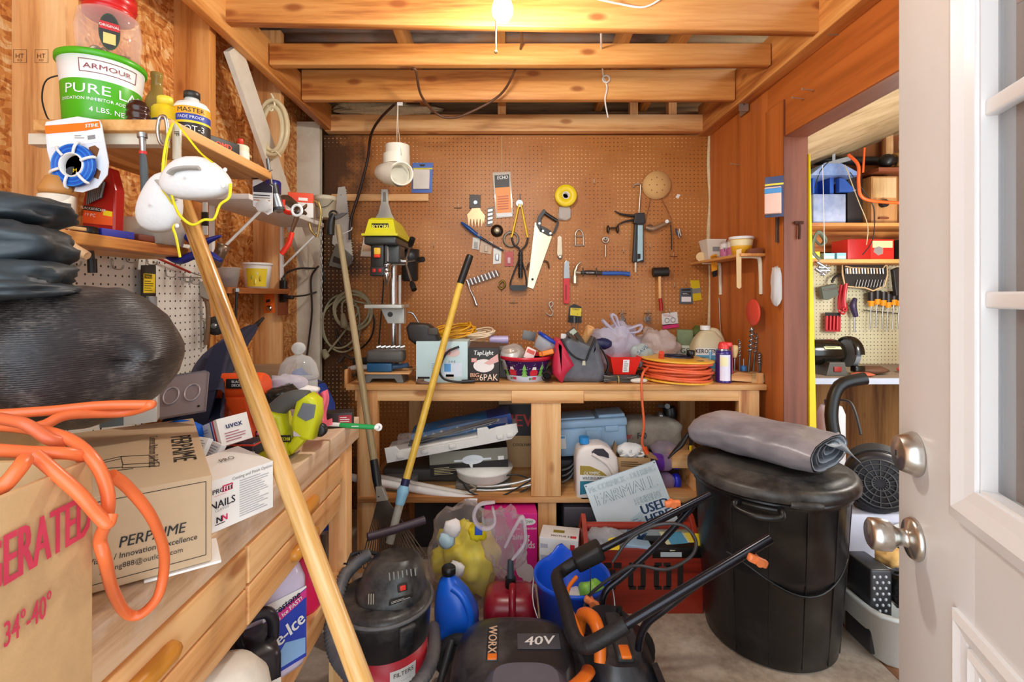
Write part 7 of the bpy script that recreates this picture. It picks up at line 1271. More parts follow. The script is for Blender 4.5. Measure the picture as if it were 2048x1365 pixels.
pole('shaft',t,j0,g0,[.0155,.0155],K('e8bf4a',.35,0,.18,20,.1,'b8873a',.25),18)
b=B();d=(a-g0).normalized();b.tube([g0-d*.004,g0+d*.03,a-d*.01,a+d*.004],[.0165,.0175,.0175,.012],BLK,16,3);b.obj('grip',t)
b=B();d=(e-j0).normalized();b.tube([j0-d*.02,j0+d*.01],.0185,NAVY,14,1);b.tube([j0+d*.008,j0+d*.03,j0+d*.06,j0+d*.085],[.018,.026,.022,.019],K('8cc0dc',.35),14,3);b.obj('joint',t)
pole('lower_shaft',t,e,j0+d*.08,[.0165,.0175],K('a8a498',.5,0,.2,60,.3),14)
# ---- plastic bag of yellow packing
t=T('plastic_bag','clear plastic bag filled with yellow packets standing before the bench','bag',P(945,1195,2.1));c=P(943,1105,2.15)
b=lump(c+V((-.02,0,-.03)),(.142,.10,.15),K('f8ea2c',.4,0,.12,9,.2),6,44,.32,3.2);b.obj('yellow_packets',t)
for i,(x,y,m) in enumerate(((905,1058,K('e8e0dc',.5)),(893,1080,K('b8d4dc',.4)),(955,1065,K('f2d81c',.4)),(912,1140,K('f0ece4',.5)))):b=lump(P(x,y,1.93),(.035,.02,.035),m,i+3,16,.35);b.obj('packet',t)
b=B();q=P(957,1062,1.895);b.box(q,(.03,.004,.035),K('2c54b8',.5),.001);b.obj('label',t)
BG2=bagmat('f6f0f6',.12)
b=lump(c+V((.0,0,0)),(.185,.14,.215),BG2,9,40,.25,2.2);b.obj('film',t)
b=lump(P(1010,1080,2.0),(.09,.07,.13),BG2,14,26,.35,2.4);b.obj('film',t)
b=B();b.tube(Pn([(990,1005),(960,1010),(948,1030),(955,1050),(975,1058),(990,1045),(985,1015)],1.9),[.012,.02,.018,.012],bagmat('f0eaf2',.55),8,5,flat=.4);b.obj('handle',t);b=B();b.tube(Pn([(1010,1095),(1030,1055),(1045,1035),(1050,1060),(1048,1090),(1020,1125)],1.93),[.012,.018,.018,.012],bagmat('f0eaf2',.55),8,5,flat=.4);b.obj('handle',t)
# ---- pet pad carton, printed carton, crate drawers
c=V((.035,2.31,0));t=T('training_pad_carton','bright magenta carton of pet training pads under the bench','carton',c);M=fr((-.11,2.26,0),2);MG=K('d81c86',.45,0,.05);b=B(M);b.box((.125,.06,.165),(.25,.12,.33),MG,.002);b.box((.02,.059,.25),(.06,.1205,.12),K('c8dce8',.5));b.text('pet training',.030,WHT,fr((.135,-.0008,.225)),.3,'C',.8);b.text('pads',.034,WHT,fr((.205,-.0008,.185)),.3,'C',.8);b.text('value protection',.012,WHT,fr((.19,-.0008,.262)));b.add([(.205+.038*math.cos(a),-.0008,.292+.016*math.sin(a)) for a in [2*pi*k/18 for k in range(18)]],[list(range(18))],WHT);b.text('NOW!',.012,K('2c7a4c',.5),fr((.205,-.0014,.293)),.3)
DG=K('d8d0d4',.6)
for cx_,cz_,rx_,rz_ in ((.175,.09,.028,.06),(.185,.145,.018,.022),(.205,.05,.03,.045),(.165,.155,.010,.014)):b.add([(cx_+rx_*math.cos(a),-.001-rx_*.01,cz_+rz_*math.sin(a)) for a in [2*pi*k/16 for k in range(16)]],[list(range(16))],DG)
b.obj('carton',t)
t=T('printed_carton','white printed carton with red and yellow patches behind the blue bucket','carton',P(1110,1185,2.15));M=fr((.225,2.12,0),-12);b=B(M);b.box((0,.05,.145),(.17,.12,.29),K('e6e4e4',.5,0,.05),.002);TPm=Matrix(((1,0,0,0),(0,0,1,.05),(0,-1,0,.29),(0,0,0,1)));b.text('MOTUS 53',.014,INK,TPm @ fr((.01,-.0008,-.035)),.3);b.lab(-.03,.02,-.005,.02,K('8a7a1c',.5),TPm);b.lab(.05,.075,-.045,-.025,K('d82c3c',.5),TPm);b.lab(.05,.07,.23,.27,K('d82c3c',.5),fr((0,-.0102,0)));b.lines(-.08,-.03,.03,.28,5,K('b8b8c4',.6),fr((0,-.0102,0)));b.obj('carton',t)
t=T('drawer_crate','stack of dark grey plastic drawers under the bench behind the red tool tote','drawers',(.42,2.55,0));
for i in range(3):
    b=B();b.bb((.275,2.36,.012+.105*i),(.62,2.75,.11+.105*i),K('4c4a52',.45,0,.2),.006);b.obj('drawer',t)
b=B();b.bb((.28,2.365,0),(.61,2.74,.012),BLK);b.obj('base',t)
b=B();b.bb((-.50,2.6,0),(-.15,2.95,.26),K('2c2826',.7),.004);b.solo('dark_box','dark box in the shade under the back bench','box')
b=B();b.bb((-.02,2.5,0),(.12,2.8,.31),K('8fb0c8',.5),.004);b.solo('blue_grey_box','blue grey box standing behind the magenta carton','box')
# ---- blue jug, gas can, bucket
t=T('fluid_jug','bright blue plastic jug with black cap beside the shop vacuum','jug',(-.186,1.76,0));BJ_=K('1662d8',.3,0,.08);M=fr((-.186,1.785,0),-8);b=B(M)
loft(b,[sup(0,0,.072,.055,0,4),sup(0,0,.078,.06,.01,4),sup(0,0,.078,.06,.14,4),sup(.0,0,.074,.056,.15,4),sup(0,0,.078,.06,.16,4),sup(-.004,0,.076,.058,.2,4),sup(-.018,0,.06,.048,.26,3),sup(-.03,0,.036,.034,.30,2.4),sup(-.032,0,.022,.022,.315,2),sup(-.032,0,.022,.022,.33,2)],BJ_);b.tube([(-.01,-.03,.292),(.025,-.035,.27),(.055,-.04,.22),(.06,-.045,.17),(.04,-.056,.12),(.005,-.06,.13)],.015,BJ_,10,5);b.obj('body',t);b=B(M);b.lathe([(.024,.322),(.026,.324),(.026,.345),(.022,.35),(0,.35)],BLK,22,Matrix.Translation((-.032,0,0)));b.obj('cap',t)
t=T('fuel_can','dark red plastic fuel can with black spout on the floor','fuel can',(.01,1.93,0));RC=K('8f1428',.3,0,.1,10,0,'c88a88',.12);b=B();cx_,cy_=.012,1.905
loft(b,[sup(cx_,cy_,.098,.09,0,5),sup(cx_,cy_,.106,.098,.01,5),sup(cx_,cy_,.106,.098,.135,5),sup(cx_,cy_,.100,.088,.17,5),sup(cx_,cy_,.085,.06,.195,4),sup(cx_,cy_,.07,.04,.2,4)],RC);b.tube([(cx_+.008,cy_-.02,.222),(cx_+.006,cy_-.06,.205),(cx_+.006,cy_-.095,.15),(cx_+.006,cy_-.10,.08)],.014,RC,10,4);b.obj('body',t);b=B();b.cyl((cx_,cy_+.01,.195),(cx_,cy_+.01,.235),.022,BLK);b.cyl((cx_,cy_+.01,.235),(cx_+.0,cy_+.02,.30),.014,K('3c444c',.4),.012);b.obj('spout',t)
c=V((.247,1.86,0));t=T('mop_bucket','bright blue bucket with pouring lip on the floor','bucket',c);BB=K('1a5ae0',.3,0,.08);b=B(fr(c));n_=44;pr=[(.0,0),(.104,0),(.11,.01),(.137,.265),(.146,.268),(.147,.285),(.141,.285),(.134,.27),(.107,.012),(0,.008)];vs=[]
for r_,z in pr:
    for j in range(n_):
        a=2*pi*j/n_;lip=math.exp(-((a-1.75)/.22) ** 2)*max(0,(z-.15)/.135);vs.append((r_*math.cos(a)*(1-.0*lip),r_*math.sin(a)*(1+.10*lip),z+.035*lip))
b.add(vs,[[i*n_+j,i*n_+(j+1) % n_,(i+1)*n_+(j+1) % n_,(i+1)*n_+j] for i in range(len(pr)-1) for j in range(n_)],BB,True);b.obj('body',t)
b=B();b.tube([c+V((-.146,0,.27)),c+V((-.15,-.06,.2)),c+V((-.10,-.125,.10)),c+V((-.085,-.13,.04))],.003,K('d0d0cc',.3,.7),6,4);b.tube([c+V((.146,0,.27)),c+V((.15,-.07,.2)),c+V((.12,-.13,.1))],.003,K('d0d0cc',.3,.7),6,4);b.obj('bail_handle',t)
for i,(dx,dy,z,r_,m,nm,lb) in enumerate(((.02,-.02,.16,(.085,.08,.06),K('e2e4e2',.5,0,.1,20,.4),'rag','crumpled white rag in the blue bucket'),(.075,-.02,.215,(.05,.04,.05),K('8cc84c',.4,0,.5,30),'wipes_pack','green and white wipes pack in the blue bucket'),(-.05,-.03,.14,(.05,.05,.05),K('d8dcda',.6,0,.1,20,.4),'tissue','white tissue lump at the side of the blue bucket'))):
    b=lump(c+V((dx,dy,z)),r_,m,i+2,20,.3);b.solo(nm,lb,('cloth','package','tissue')[i])
# ---- red tool tote with papers and sign
RW=K('8c2a1c',.45,0,.12,12,.1);RWg=wood('a8341f','962a18','6f1c10','X',1,.4,False,'red_stained_wood')
t=T('tool_tote','red wooden tool tote with dowel handle and stencilled letters','tote',(.64,2.15,0));x0,x1=.33,.832
b=B();b.bb((x0,2.055,.0),(x1,2.075,.27),RWg,.002);M=fr((.655,2.055,.16));BLKI=K('1c1210',.6)
def sten(b,cx_,cz_,kind,h=.115,w=.075):
    q=.024
    if kind == 'O':
        for sx_ in (-1,1):b.prism([(cx_+sx_*(w/2),cz_-h/2+.012),(cx_+sx_*(w/2-.022),cz_-h/2+.012),(cx_+sx_*(w/2-.022),cz_+h/2-.012),(cx_+sx_*(w/2),cz_+h/2-.012)],-.001,0,BLKI,0,M)
        for sx_ in (-1,1):
            for sz_ in (-1,1):b.prism([(cx_+sx_*.004,cz_+sz_*h/2),(cx_+sx_*(w/2-.004),cz_+sz_*h/2),(cx_+sx_*(w/2-.004),cz_+sz_*(h/2-.016)),(cx_+sx_*.004,cz_+sz_*(h/2-.016))],-.001,0,BLKI,0,M)
    if kind == 'L':
        b.prism([(cx_-w/2,cz_-h/2),(cx_-w/2+q,cz_-h/2),(cx_-w/2+q,cz_+h/2),(cx_-w/2,cz_+h/2)],-.001,0,BLKI,0,M);b.prism([(cx_-w/2+q+.006,cz_-h/2),(cx_+w/2,cz_-h/2),(cx_+w/2,cz_-h/2+q),(cx_-w/2+q+.006,cz_-h/2+q)],-.001,0,BLKI,0,M)
    if kind == 'T':
        for sx_ in (-1,1):b.prism([(cx_+sx_*.004,cz_+h/2),(cx_+sx_*w/2,cz_+h/2),(cx_+sx_*w/2,cz_+h/2-q),(cx_+sx_*.004,cz_+h/2-q)],-.001,0,BLKI,0,M)
        b.prism([(cx_-q/2,cz_-h/2),(cx_+q/2,cz_-h/2),(cx_+q/2,cz_+h/2-q-.006),(cx_-q/2,cz_+h/2-q-.006)],-.001,0,BLKI,0,M)
for cx_,k in ((-.208,'T'),(-.105,'O'),(.004,'O'),(.105,'L')):sten(b,cx_,.0,k)
b.obj('front_panel',t)
b=B();b.bb((x0,2.25,.0),(x1,2.27,.27),RWg,.002);b.obj('back_panel',t)
for x in (x0,x1-.02):b=B();b.prism([(2.075,0),(2.25,0),(2.25,.27),(2.185,.36),(2.17,.375),(2.15,.36),(2.075,.27)],0,.02,RWg,.002,Matrix(((0,1,0,x),(1,0,0,0),(0,0,1,0),(0,0,0,1))));b.obj('end_panel',t)
b=B();b.cyl((x0,2.16,.325),(x1,2.16,.325),.016,RWg,n=16);b.obj('handle',t);b=B();b.bb((x0+.02,2.075,.01),(x1-.02,2.25,.02),RWg);b.obj('bottom',t)
b=B();b.box((.72,2.11,.255),(.22,.11,.05),BLK,.006);b.lab(-.09,.0,-.02,.0,K('c8d4dc',.5),fr((.74,2.0545,.262)));b.solo('tool_tray','black plastic tray of tools in the red tote','tray')
b=B(fr((.78,2.12,.285),10,-72));b.box((0,0,0),(.2,.004,.11),K('d8dcb4',.6),.001);b.lab(-.08,.0,-.04,.04,K('5aa8d0',.5),fr((0,-.0022,0)));b.lab(.01,.08,-.04,.03,K('e8d84c',.5),fr((0,-.0022,0)));b.solo('booklet','yellow and blue booklet lying on the black tray in the tote','booklet')
b=lump(V((.43,2.13,.285)),(.09,.06,.045),bagmat('dcdfe4',.6),5,20,.35);b.solo('plastic_wrap','clear wrap with yellow tag at the near end of the tote','wrap');b=B(fr((.455,2.07,.29),0,-40));b.box((0,0,0),(.045,.003,.05),YEL,.001);b.solo('yellow_tag','small yellow card on the clear wrap in the tote','card')
b=B(fr((.82,2.08,.295),0,-20,10));b.box((0,0,0),(.03,.004,.06),YEL,.001);b.solo('yellow_card','yellow card standing at the far end of the tote','card')
b=B(fr((.57,2.10,.265),-15));b.box((0,0,0),(.13,.06,.03),K('9cc0dc',.5),.004);b.solo('blue_carton','pale blue carton lying in the tote before the sign','carton')
# sign
t=T('metal_sign','pale blue metal farm equipment sign leaning in the red tote','sign',(.57,2.24,.1));o=P(1264,1014,2.245);xd=P(1313,923,2.26)-P(1165,975,2.26);M=fq(o,xd,(.33,.16,.96));sw2,sh2=.355,.44;SB=K('dcebf2',.4,0,.05,8,0,'b4c8d0',.15);SN=K('1f3e66',.5);b=B(M)
b.prism([(-sw2/2,-sh2*.62),(sw2/2,-sh2*.62),(sw2/2,sh2*.36),(-sw2/2,sh2*.36)],0,.0015,SB,.004);OL=K('7d98a8',.5)
def outl_text(s,h,x,z,sx,m=OL):
    b.text(s,h,m,fr((x,-.0002,z)),1.1,'C',sx);b.text(s,h,SB,fr((x,-.0012,z)),.15,'C',sx)
outl_text('Mc CORMICK - DEERING',.026,.0,sh2*.29,.80);outl_text('FARMALL',.052,.0,sh2*.175,.96);outl_text('EQUIPMENT',.032,.085,.014,.52)
b.text('USED',.040,SN,fr((.10,-.001,-.028)),1.1,'C',.98);b.text('HERE',.038,SN,fr((.10,-.001,-.074)),1.1,'C',.98)
rn=random.Random(8)
for i in range(16):x,z=rn.uniform(-.12,.0),rn.uniform(-.25,-.09);b.add([(x+rn.uniform(.008,.028)*math.cos(a),-.001-.0001*i,z+rn.uniform(.006,.02)*math.sin(a)) for a in (0,1,2.2,3.3,4.4,5.4)],[list(range(6))],SN if i % 2 else K('6a94b8',.5))
b.add([(-.03,-.003,-.05),(.03,-.003,-.03),(.045,-.003,-.11),(-.01,-.003,-.13)],[[0,1,2,3]],K('c0d8e2',.4));b.lines(-.02,.02,-.1,-.05,4,K('7a9cb4',.5),I4,.0035)
for x,z in ((-sw2/2+.008,sh2*.34),(sw2/2-.008,sh2*.34)):b.cyl((x,-.001,z),(x,.0005,z),.003,INK,n=8)
b.obj('panel',t)
# ---- mower
MX,MY=.16,1.50;t=T('lawn_mower','black and orange cordless lawn mower with its handle folded over','lawn mower',(MX,MY,0));MB_=K('222228',.36,0,.25,9,.1,'8a8684',.16);MO=K('f07a24',.35)
# deck: a rounded shell lying nose to the left
def oval(x0,x1,y0,y1,z,k=2.8,n=44):return sup((x0+x1)/2,(y0+y1)/2,(x1-x0)/2,(y1-y0)/2,z,k,n)
b=B();loft(b,[oval(-.20,.44,1.22,1.67,.06),oval(-.21,.45,1.21,1.68,.09),oval(-.20,.44,1.23,1.67,.15),oval(-.185,.42,1.25,1.66,.19),oval(-.17,.40,1.27,1.65,.2)],MB_);b.obj('deck',t)
b=B();loft(b,[oval(-.165,.20,1.25,1.66,.19,3),oval(-.17,.20,1.245,1.665,.22,3),oval(-.155,.20,1.26,1.65,.255,3),oval(-.12,.195,1.29,1.61,.28,3),oval(-.07,.185,1.33,1.575,.292,3)],MB_);cv=b.obj('motor_cover',t)
b=B();M=fq(V((.045,1.50,.348)),(1,-.08,0),(.08,.94,0)) ;TPl=Matrix(((1,0,0,.075),(0,0,1,1.48),(0,-1,0,.2935),(0,0,0,1)));b.box((.02,0,-.0),(.13,.003,.065),K('4c4b52',.5),.001,TPl);b.text('40V',.036,WHT,TPl @ fr((.02,-.0022,0),0,0,-4),.5,'C',1.1,.2);b.obj('badge',cv)
TPs=Matrix(((0,0,1,-.045),(-1,0,0,1.47),(0,-1,0,.2945),(0,0,0,1)));b=B();M4=Matrix.Translation((0,0,-.003)) @ TPs;b.box((0,0,0),(.14,.008,.036),K('2a2a2e',.4),.003,M4);b.text('WORX',.026,K('d8b89c',.4),M4 @ fr((-.015,-.005,.0)),.8,'C',1.0);b.box((.056,-.003,0),(.024,.006,.028),MO,.003,M4);b.obj('strip',cv,'lettered strip with orange tag')
b=B();loft(b,[oval(-.07,.17,1.20,1.40,.24,3.2),oval(-.065,.165,1.205,1.39,.295,3.2),oval(-.04,.14,1.23,1.37,.312,3.2)],K('6a6a78',.22,.2,.1));b.obj('battery_door',t,'glossy grey front cover')
b=B();b.tube([(.235,1.42,.26),(.225,1.36,.29),(.19,1.31,.30),(.13,1.26,.305),(.06,1.22,.30)],[.016,.022,.022,.02,.016],MO,10,5,flat=.45);b.obj('trim_band',t,'orange band');b=B();b.tube([(.235,1.57,.26),(.24,1.56,.32),(.265,1.51,.345),(.275,1.45,.335),(.27,1.41,.28)],[.018,.02,.022,.02,.018],MO,10,5);b.obj('lift_handle',t)
b=B();loft(b,[oval(.24,.44,1.34,1.70,.19,3.5),oval(.25,.44,1.35,1.69,.25,3.5),oval(.27,.40,1.38,1.66,.29,3.5)],MB_);b.box((.345,1.5,.292),(.05,.2,.03),DGRY,.008);b.box((.345,1.42,.305),(.03,.05,.01),MO,.004);b.obj('rear_cover',t)
b=B();b.cyl((-.155,1.17,.085),(-.155,1.205,.085),.085,K('1e1e20',.7),n=30);b.cyl((-.155,1.165,.085),(-.155,1.171,.085),.05,GRY,n=24);b.obj('wheel',t)
for x,y,r_ in ((-.17,1.69,.085),(.42,1.19,.10),(.42,1.70,.10)):
    b=B();b.torus((x,y,r_),r_-.02,.02,K('1e1e20',.7,0,.2,40,.3),n=28,k=8);b.cyl((x,y-.012,r_),(x,y+.012,r_),r_-.025,K('2c2c30',.5),n=24);b.obj('wheel',t)
b=B();b.tube([(-.19,1.66,.17),(-.215,1.6,.10),(-.222,1.5,.09)],.012,DGRY,8,4);b.obj('front_bumper',t)
# folded handle
gy0,gy1=1.36,1.76;gN,gF=V((.205,gy0,.35)),V((.185,gy1,.35));eN,eF=P(1541,1077,1.36),P(1421,989,1.76)
b=B();dN,dF=(eN-gN).normalized(),(eF-gF).normalized()
b.tube([gN+dN*.15,gN+dN*.07,gN+dN*.015+V((0,.012,0)),gN+V((-.014,.06,.008)),(gN+gF)/2+V((-.012,0,.016)),gF+V((-.012,-.06,.008)),gF+dF*.015+V((0,-.012,0)),gF+dF*.07],.0215,K('1c1b1e',.55,0,.1,60,.3),14,6);b.obj('grip',t)
BT=K('26262e',.22,.5)
pole('handle_tube',t,gN+dN*.08,eN,[.0135,.0135],BT,14);pole('handle_tube',t,gF+dF*.05,eF,[.0135,.0135],BT,14)
b=B();o=gF+dF*.12+V((0,-.01,.008));b.box((0,0,0),(.11,.078,.055),K('1a191b',.5),.014,fq(o,dF,(0,0,1)));b.obj('switch_box',t)
b=B();b.tube([eN-dN*.05+V((0,.014,-.012)),P(1420,1150,1.39),P(1330,1218,1.42),P(1292,1250,1.44),P(1278,1290,1.45),P(1278,1335,1.45)],.0115,BT,10,5);b.obj('lower_tube',t);b=B();b.tube([eF-dF*.05+V((0,.014,-.012)),P(1330,1075,1.74),P(1250,1150,1.72),P(1214,1180,1.71),P(1204,1210,1.70),P(1203,1235,1.69)],.0115,BT,10,5);b.obj('lower_tube',t)
for e,dx in ((P(1515,1122,1.34),0),(P(1345,1008,1.72),1),(P(1183,1205,1.70),2),(P(1283,1340,1.43),3)):
    b=B();b.box((0,0,0),(.056,.02,.022),K('f58a52',.4),.007,fr(e,0,0,(24,-6,30,50)[dx]));b.cyl(e+V((0,-.016,0)),e+V((0,.02,0)),.011,K('f58a52',.4),n=12);b.obj('clamp_knob',t)
b=B();b.tube([P(1225,1125,1.70),P(1260,1078,1.70),P(1310,1052,1.68),P(1360,1050,1.66),P(1386,1070,1.64),P(1392,1095,1.62),P(1375,1120,1.62),P(1330,1140,1.64),P(1275,1132,1.68),P(1240,1145,1.70),P(1180,1190,1.72),P(1165,1230,1.70)],.0055,K('3a3a3e',.4),8,6);b.obj('control_cable',t)
b=B();b.tube([P(1153,1155,1.70),P(1138,1175,1.66),P(1135,1200,1.6),P(1150,1240,1.5),P(1172,1295,1.38)],.007,MO,8,5);b.obj('bail_lever',t,'orange bail lever')
b=B();b.tube([P(1180,1135,1.7),P(1181,1170,1.7),P(1180,1195,1.7)],.0018,DGRY,5,2);b.obj('pull_rod',t)
b=B();b.cyl((.37,1.60,.24),(.37,1.60,.32),.016,BLK,.010,12);b.obj('post',t);b=B();b.prism(W([(1302,1326),(1314,1324),(1320,1350),(1322,1380),(1306,1380),(1306,1345)],1.42),1.30,1.42,MB_,.005);b.obj('rear_flap',t)
# ---- bin with tarp
CX_,CY_=1.055,1.955;t=T('trash_can','large black plastic trash can with dusty lid by the opening','trash can',(CX_,CY_,0));BC=K('111113',.34,0,.25,8,.05,'5a5854',.12);b=B(fr((CX_,CY_,0)))
b.lathe([(0,0),(.225,0),(.236,.01),(.242,.06),(.259,.33),(.262,.335),(.262,.345),(.262,.35),(.276,.60),(.284,.60),(.284,.625),(.27,.625)],BC,60);b.obj('body',t)
for a in (-118,-92,-66,-145,-40):b=B();a=math.radians(a);b.tube([(CX_+r_*math.cos(a),CY_+r_*math.sin(a),z) for r_,z in ((.2385,.02),(.2605,.33),(.2765,.60))],.0022,BC,6,1);b.obj('rib',t)
b=B();b.tube([(CX_+.2625*math.cos(q),CY_+.2625*math.sin(q),.40-.065*math.sin((q+2.62)*1.5) ** 2 if 0 else .385-.09*math.cos((q+1.571)/1.05*pi/2) ** 2) for q in [-2.62+2.1*i/20 for i in range(21)]],.0045,BC,6,1);b.obj('rib',t)
LD=K('131314',.4,0,.3,7,.25,'9a948c',.2);b=B(fr((CX_,CY_,.012)));b.lathe([(.30,.618),(.308,.622),(.308,.645),(.30,.658),(.285,.664),(.27,.662),(.262,.668),(.2,.672),(.195,.678),(.19,.678),(.1,.68),(0,.68)],LD,60);ld=b.obj('lid',t)
b=B();ha=math.radians(-124);R_=.31;pts=[(CX_+rr_*math.cos(ha+da_),CY_+rr_*math.sin(ha+da_),z) for da_,rr_,z in ((-.22,.28,.60),(-.23,.322,.612),(-.21,.335,.595),(0,.345,.588),(.21,.335,.595),(.23,.322,.612),(.22,.28,.60))];b.tube(pts,.011,BC,8,3);b.tube([(CX_+.285*math.cos(ha+q),CY_+.285*math.sin(ha+q),.60) for q in (-.2,-.1,0,.1,.2)],.013,BC,8,3);b.obj('handle',t)
b=B();ha2=math.radians(-96);b.tube([(CX_+.308*math.cos(ha2+q),CY_+.308*math.sin(ha2+q),.634) for q in (-.17,-.09,0,.09,.17)],[.010,.014,.014,.014,.010],LD,8,3);b.obj('lid_grip',ld)
# folded silver tarp
t=T('folded_tarp','folded silver grey tarp lying on the trash can lid','tarp',(1.0,1.88,.695));TM2=K('8d8a92',.38,.15,.22,9,.45,'bfbac0',.3);b=B();n_=48
pA,pB=V((.90,2.20,.7)),V((1.20,1.80,.7))
def sec(u,grow=0):
    c=pA.lerp(pB,u);L_=(pB-pA).normalized();side=V((-L_.y,L_.x,0)).normalized();r=[]
    q0=min(1,u/.10);q0=math.sqrt(1-(1-q0) ** 2);hz_=.066*(.4+.6*q0);wz=.172*(.8+.2*q0)
    hz_ *= 1-.12*max(0,u-.8)/.2
    for i in range(n_):
        a=2*pi*i/n_;q=(abs(math.cos(a)) ** 2.6+abs(math.sin(a)) ** 2.6) ** (-1/2.6);w_=1+.05*noise.noise(V((math.cos(a)*2,math.sin(a)*2,u*6)))
        r.append(V((c.x,c.y,.766))+side*math.cos(a)*q*wz*w_+V((0,0,math.sin(a)*q*hz_*w_+.004*noise.noise(V((math.cos(a)*5,math.sin(a)*4,u*14))))))
    return r
b.add([p for k in range(25) for p in sec(k/24)],[[i*n_+j,i*n_+(j+1) % n_,(i+1)*n_+(j+1) % n_,(i+1)*n_+j] for i in range(24) for j in range(n_)],TM2,True)
r0=sec(0);b.add(r0,[list(range(n_))],TM2,True);b.obj('wrap',t)
L_=(pB-pA).normalized();side=V((-L_.y,L_.x,0)).normalized();e=sec(1);cen=sum(e,V((0,0,0)))/n_
for k in range(6):
    s_=.93-.15*k;b=B();vs=[]
    for dd in (0,-.10):
        for p in e:q=cen+(p-cen)*s_+V((0,0,.004*k));vs.append(q+L_*(dd+.004*(k % 2)))
        for p in e:q=cen+(p-cen)*(s_-.035)+V((0,0,.004*k));vs.append(q+L_*(dd+.004*(k % 2)))
    b.add(vs,[[j,(j+1) % n_,n_+(j+1) % n_,n_+j] for j in range(n_)]+[[j,(j+1) % n_,2*n_+(j+1) % n_,2*n_+j] for j in range(n_)]+[[n_+j,n_+(j+1) % n_,3*n_+(j+1) % n_,3*n_+j] for j in range(n_)],K('6a7078',.4,.2,.2) if k % 2 else K('a8adb4',.4,.2,.2),True);b.obj('fold',t)
b=B();b.sheet(lambda u,v:cen+L_*(-.02+.075*v)+side*(-.02-.0+.15*(u-.5)*1.2+.07)+V((0,0,.05-.10*v*u-.015*math.sin(3*v))),10,10,K('9aa4ac',.35,.2,.2),.002);b.obj('flap',t)
# ================================================================ next room, seen through the opening
YQ=3.395
t=T('wall_shelf','upper shelf in the next room carrying the blue bird feeder','shelf',(2.4,3.25,1.80));b=B();b.bb((1.9,3.10,1.80),(3.2,3.40,1.822),OAK['X'],.002);b.bb((1.9,3.38,1.66),(3.2,3.40,1.80),OAK['X']);b.obj('board',t)
t=T('wall_shelf','lower shelf in the next room above the pegboard','shelf',(2.4,3.25,1.565));b=B();b.bb((1.9,3.12,1.565),(3.2,3.40,1.59),OAK['X'],.002);b.obj('board',t)
for x0 in (2.60,2.98):b=B();b.bb((x0,3.32,1.822),(x0+.05,3.36,2.6),PINE['Z']);b.solo('shelf_upright','pine upright between the shelves of the next room','post','uprights in the next room')
za,zl2=1.8225,1.5905
BF=K('8a9cc0',.5,0,.25,14,.2,'c4cce0',.35);BFD=K('2a5cb8',.4)
t=T('bird_feeder','weathered blue wooden bird feeder on the upper shelf','bird feeder',(2.07,3.2,za));b=B();b.bb((1.98,3.13,za),(2.19,3.3,za+.19),BF,.003);b.obj('box',t);b=B();b.bb((1.99,3.15,za+.19),(2.0,3.28,za+.30),BFD);b.bb((2.10,3.15,za+.19),(2.125,3.28,za+.30),BFD);b.bb((1.99,3.27,za+.19),(2.2,3.28,za+.30),BFD);b.obj('walls',t)
b=B();b.prism([(1.93,za+.30),(2.02,za+.375),(2.13,za+.375),(2.25,za+.31),(2.25,za+.30)],3.08,3.34,K('6c8cc4',.5,0,.2,14,0,'b8c4e0',.3),.002);b.obj('roof',t);b=B();b.prism([(2.135,za+.20),(2.22,za+.20),(2.23,za+.22),(2.17,za+.285),(2.135,za+.29)],3.11,3.15,BFD,.004);b.cyl((2.21,3.12,za+.21),(2.245,3.12,za+.212),.006,BF,n=8);b.obj('perch',t)
b=B();b.tube([(1.97,3.1,za+.22),(1.99,3.08,za+.32),(2.05,3.08,za+.39)],.003,BLK,5,4);b.solo('hanging_wire','black wire loop on the blue bird feeder','wire')
t=T('bird_house','bare plywood bird house leaning on the upper shelf','bird house',(2.47,3.22,za));WPL=wood('c8925a','b07a44','7c4c24','Z',1,.6);b=B();b.bb((2.37,3.15,za),(2.54,3.30,za+.31),WPL,.002);b.bb((2.38,3.148,za+.17),(2.53,3.151,za+.30),wood('e0c090','c8a068','9a6c38','Z',1,.6));b.obj('box',t);b=B();b.cyl((2.44,3.12,za+.13),(2.44,3.15,za+.13),.025,K('1c120c',.8));b.bb((2.40,3.13,za+.135),(2.48,3.15,za+.142),DARKBR['X']);b.bb((2.41,3.13,za+.03),(2.47,3.15,za+.04),DARKBR['X']);b.obj('ledge',t)
b=B();b.bb((2.25,3.2,za),(2.35,3.32,za+.34),K('1c1210',.6),.003);b.solo('dark_board','dark board standing between the two bird houses','board')
b=B();b.bb((2.38,3.1,za+.33),(2.62,3.36,za+.355),DARKBR['X']);b.solo('wall_shelf','small dark shelf above the plywood bird house','shelf')
t=T('car_lamp','black spotlight with brass rim above the bird house','lamp',(2.45,3.2,2.19));b=B();c=V((2.47,3.15,2.232));b.sph(c,(.045,.05,.045),BLK,18);b.obj('shell',t);b=B();b.torus(c+V((.055,0,.0)),.042,.012,K('c89a5c',.3,.7),ax='X',n=24,k=8);b.obj('rim',t)
b=B();b.torus((2.68,3.2,2.36),.085,.006,K('cfc4ac',.3,.8),n=30,k=7,sz=1.1);b.torus((2.70,3.23,2.36),.085,.005,K('cfc4ac',.3,.8),n=30,k=7,sz=1.1);b.solo('hose_clamp','large steel band clamps hanging under the sloped ceiling','clamp')
b=B();b.cyl((2.1,3.3,2.275),(3.2,3.3,2.275),.03,BLK,n=14);b.solo('black_pipe','black pipe running along the top of the next room','pipe')
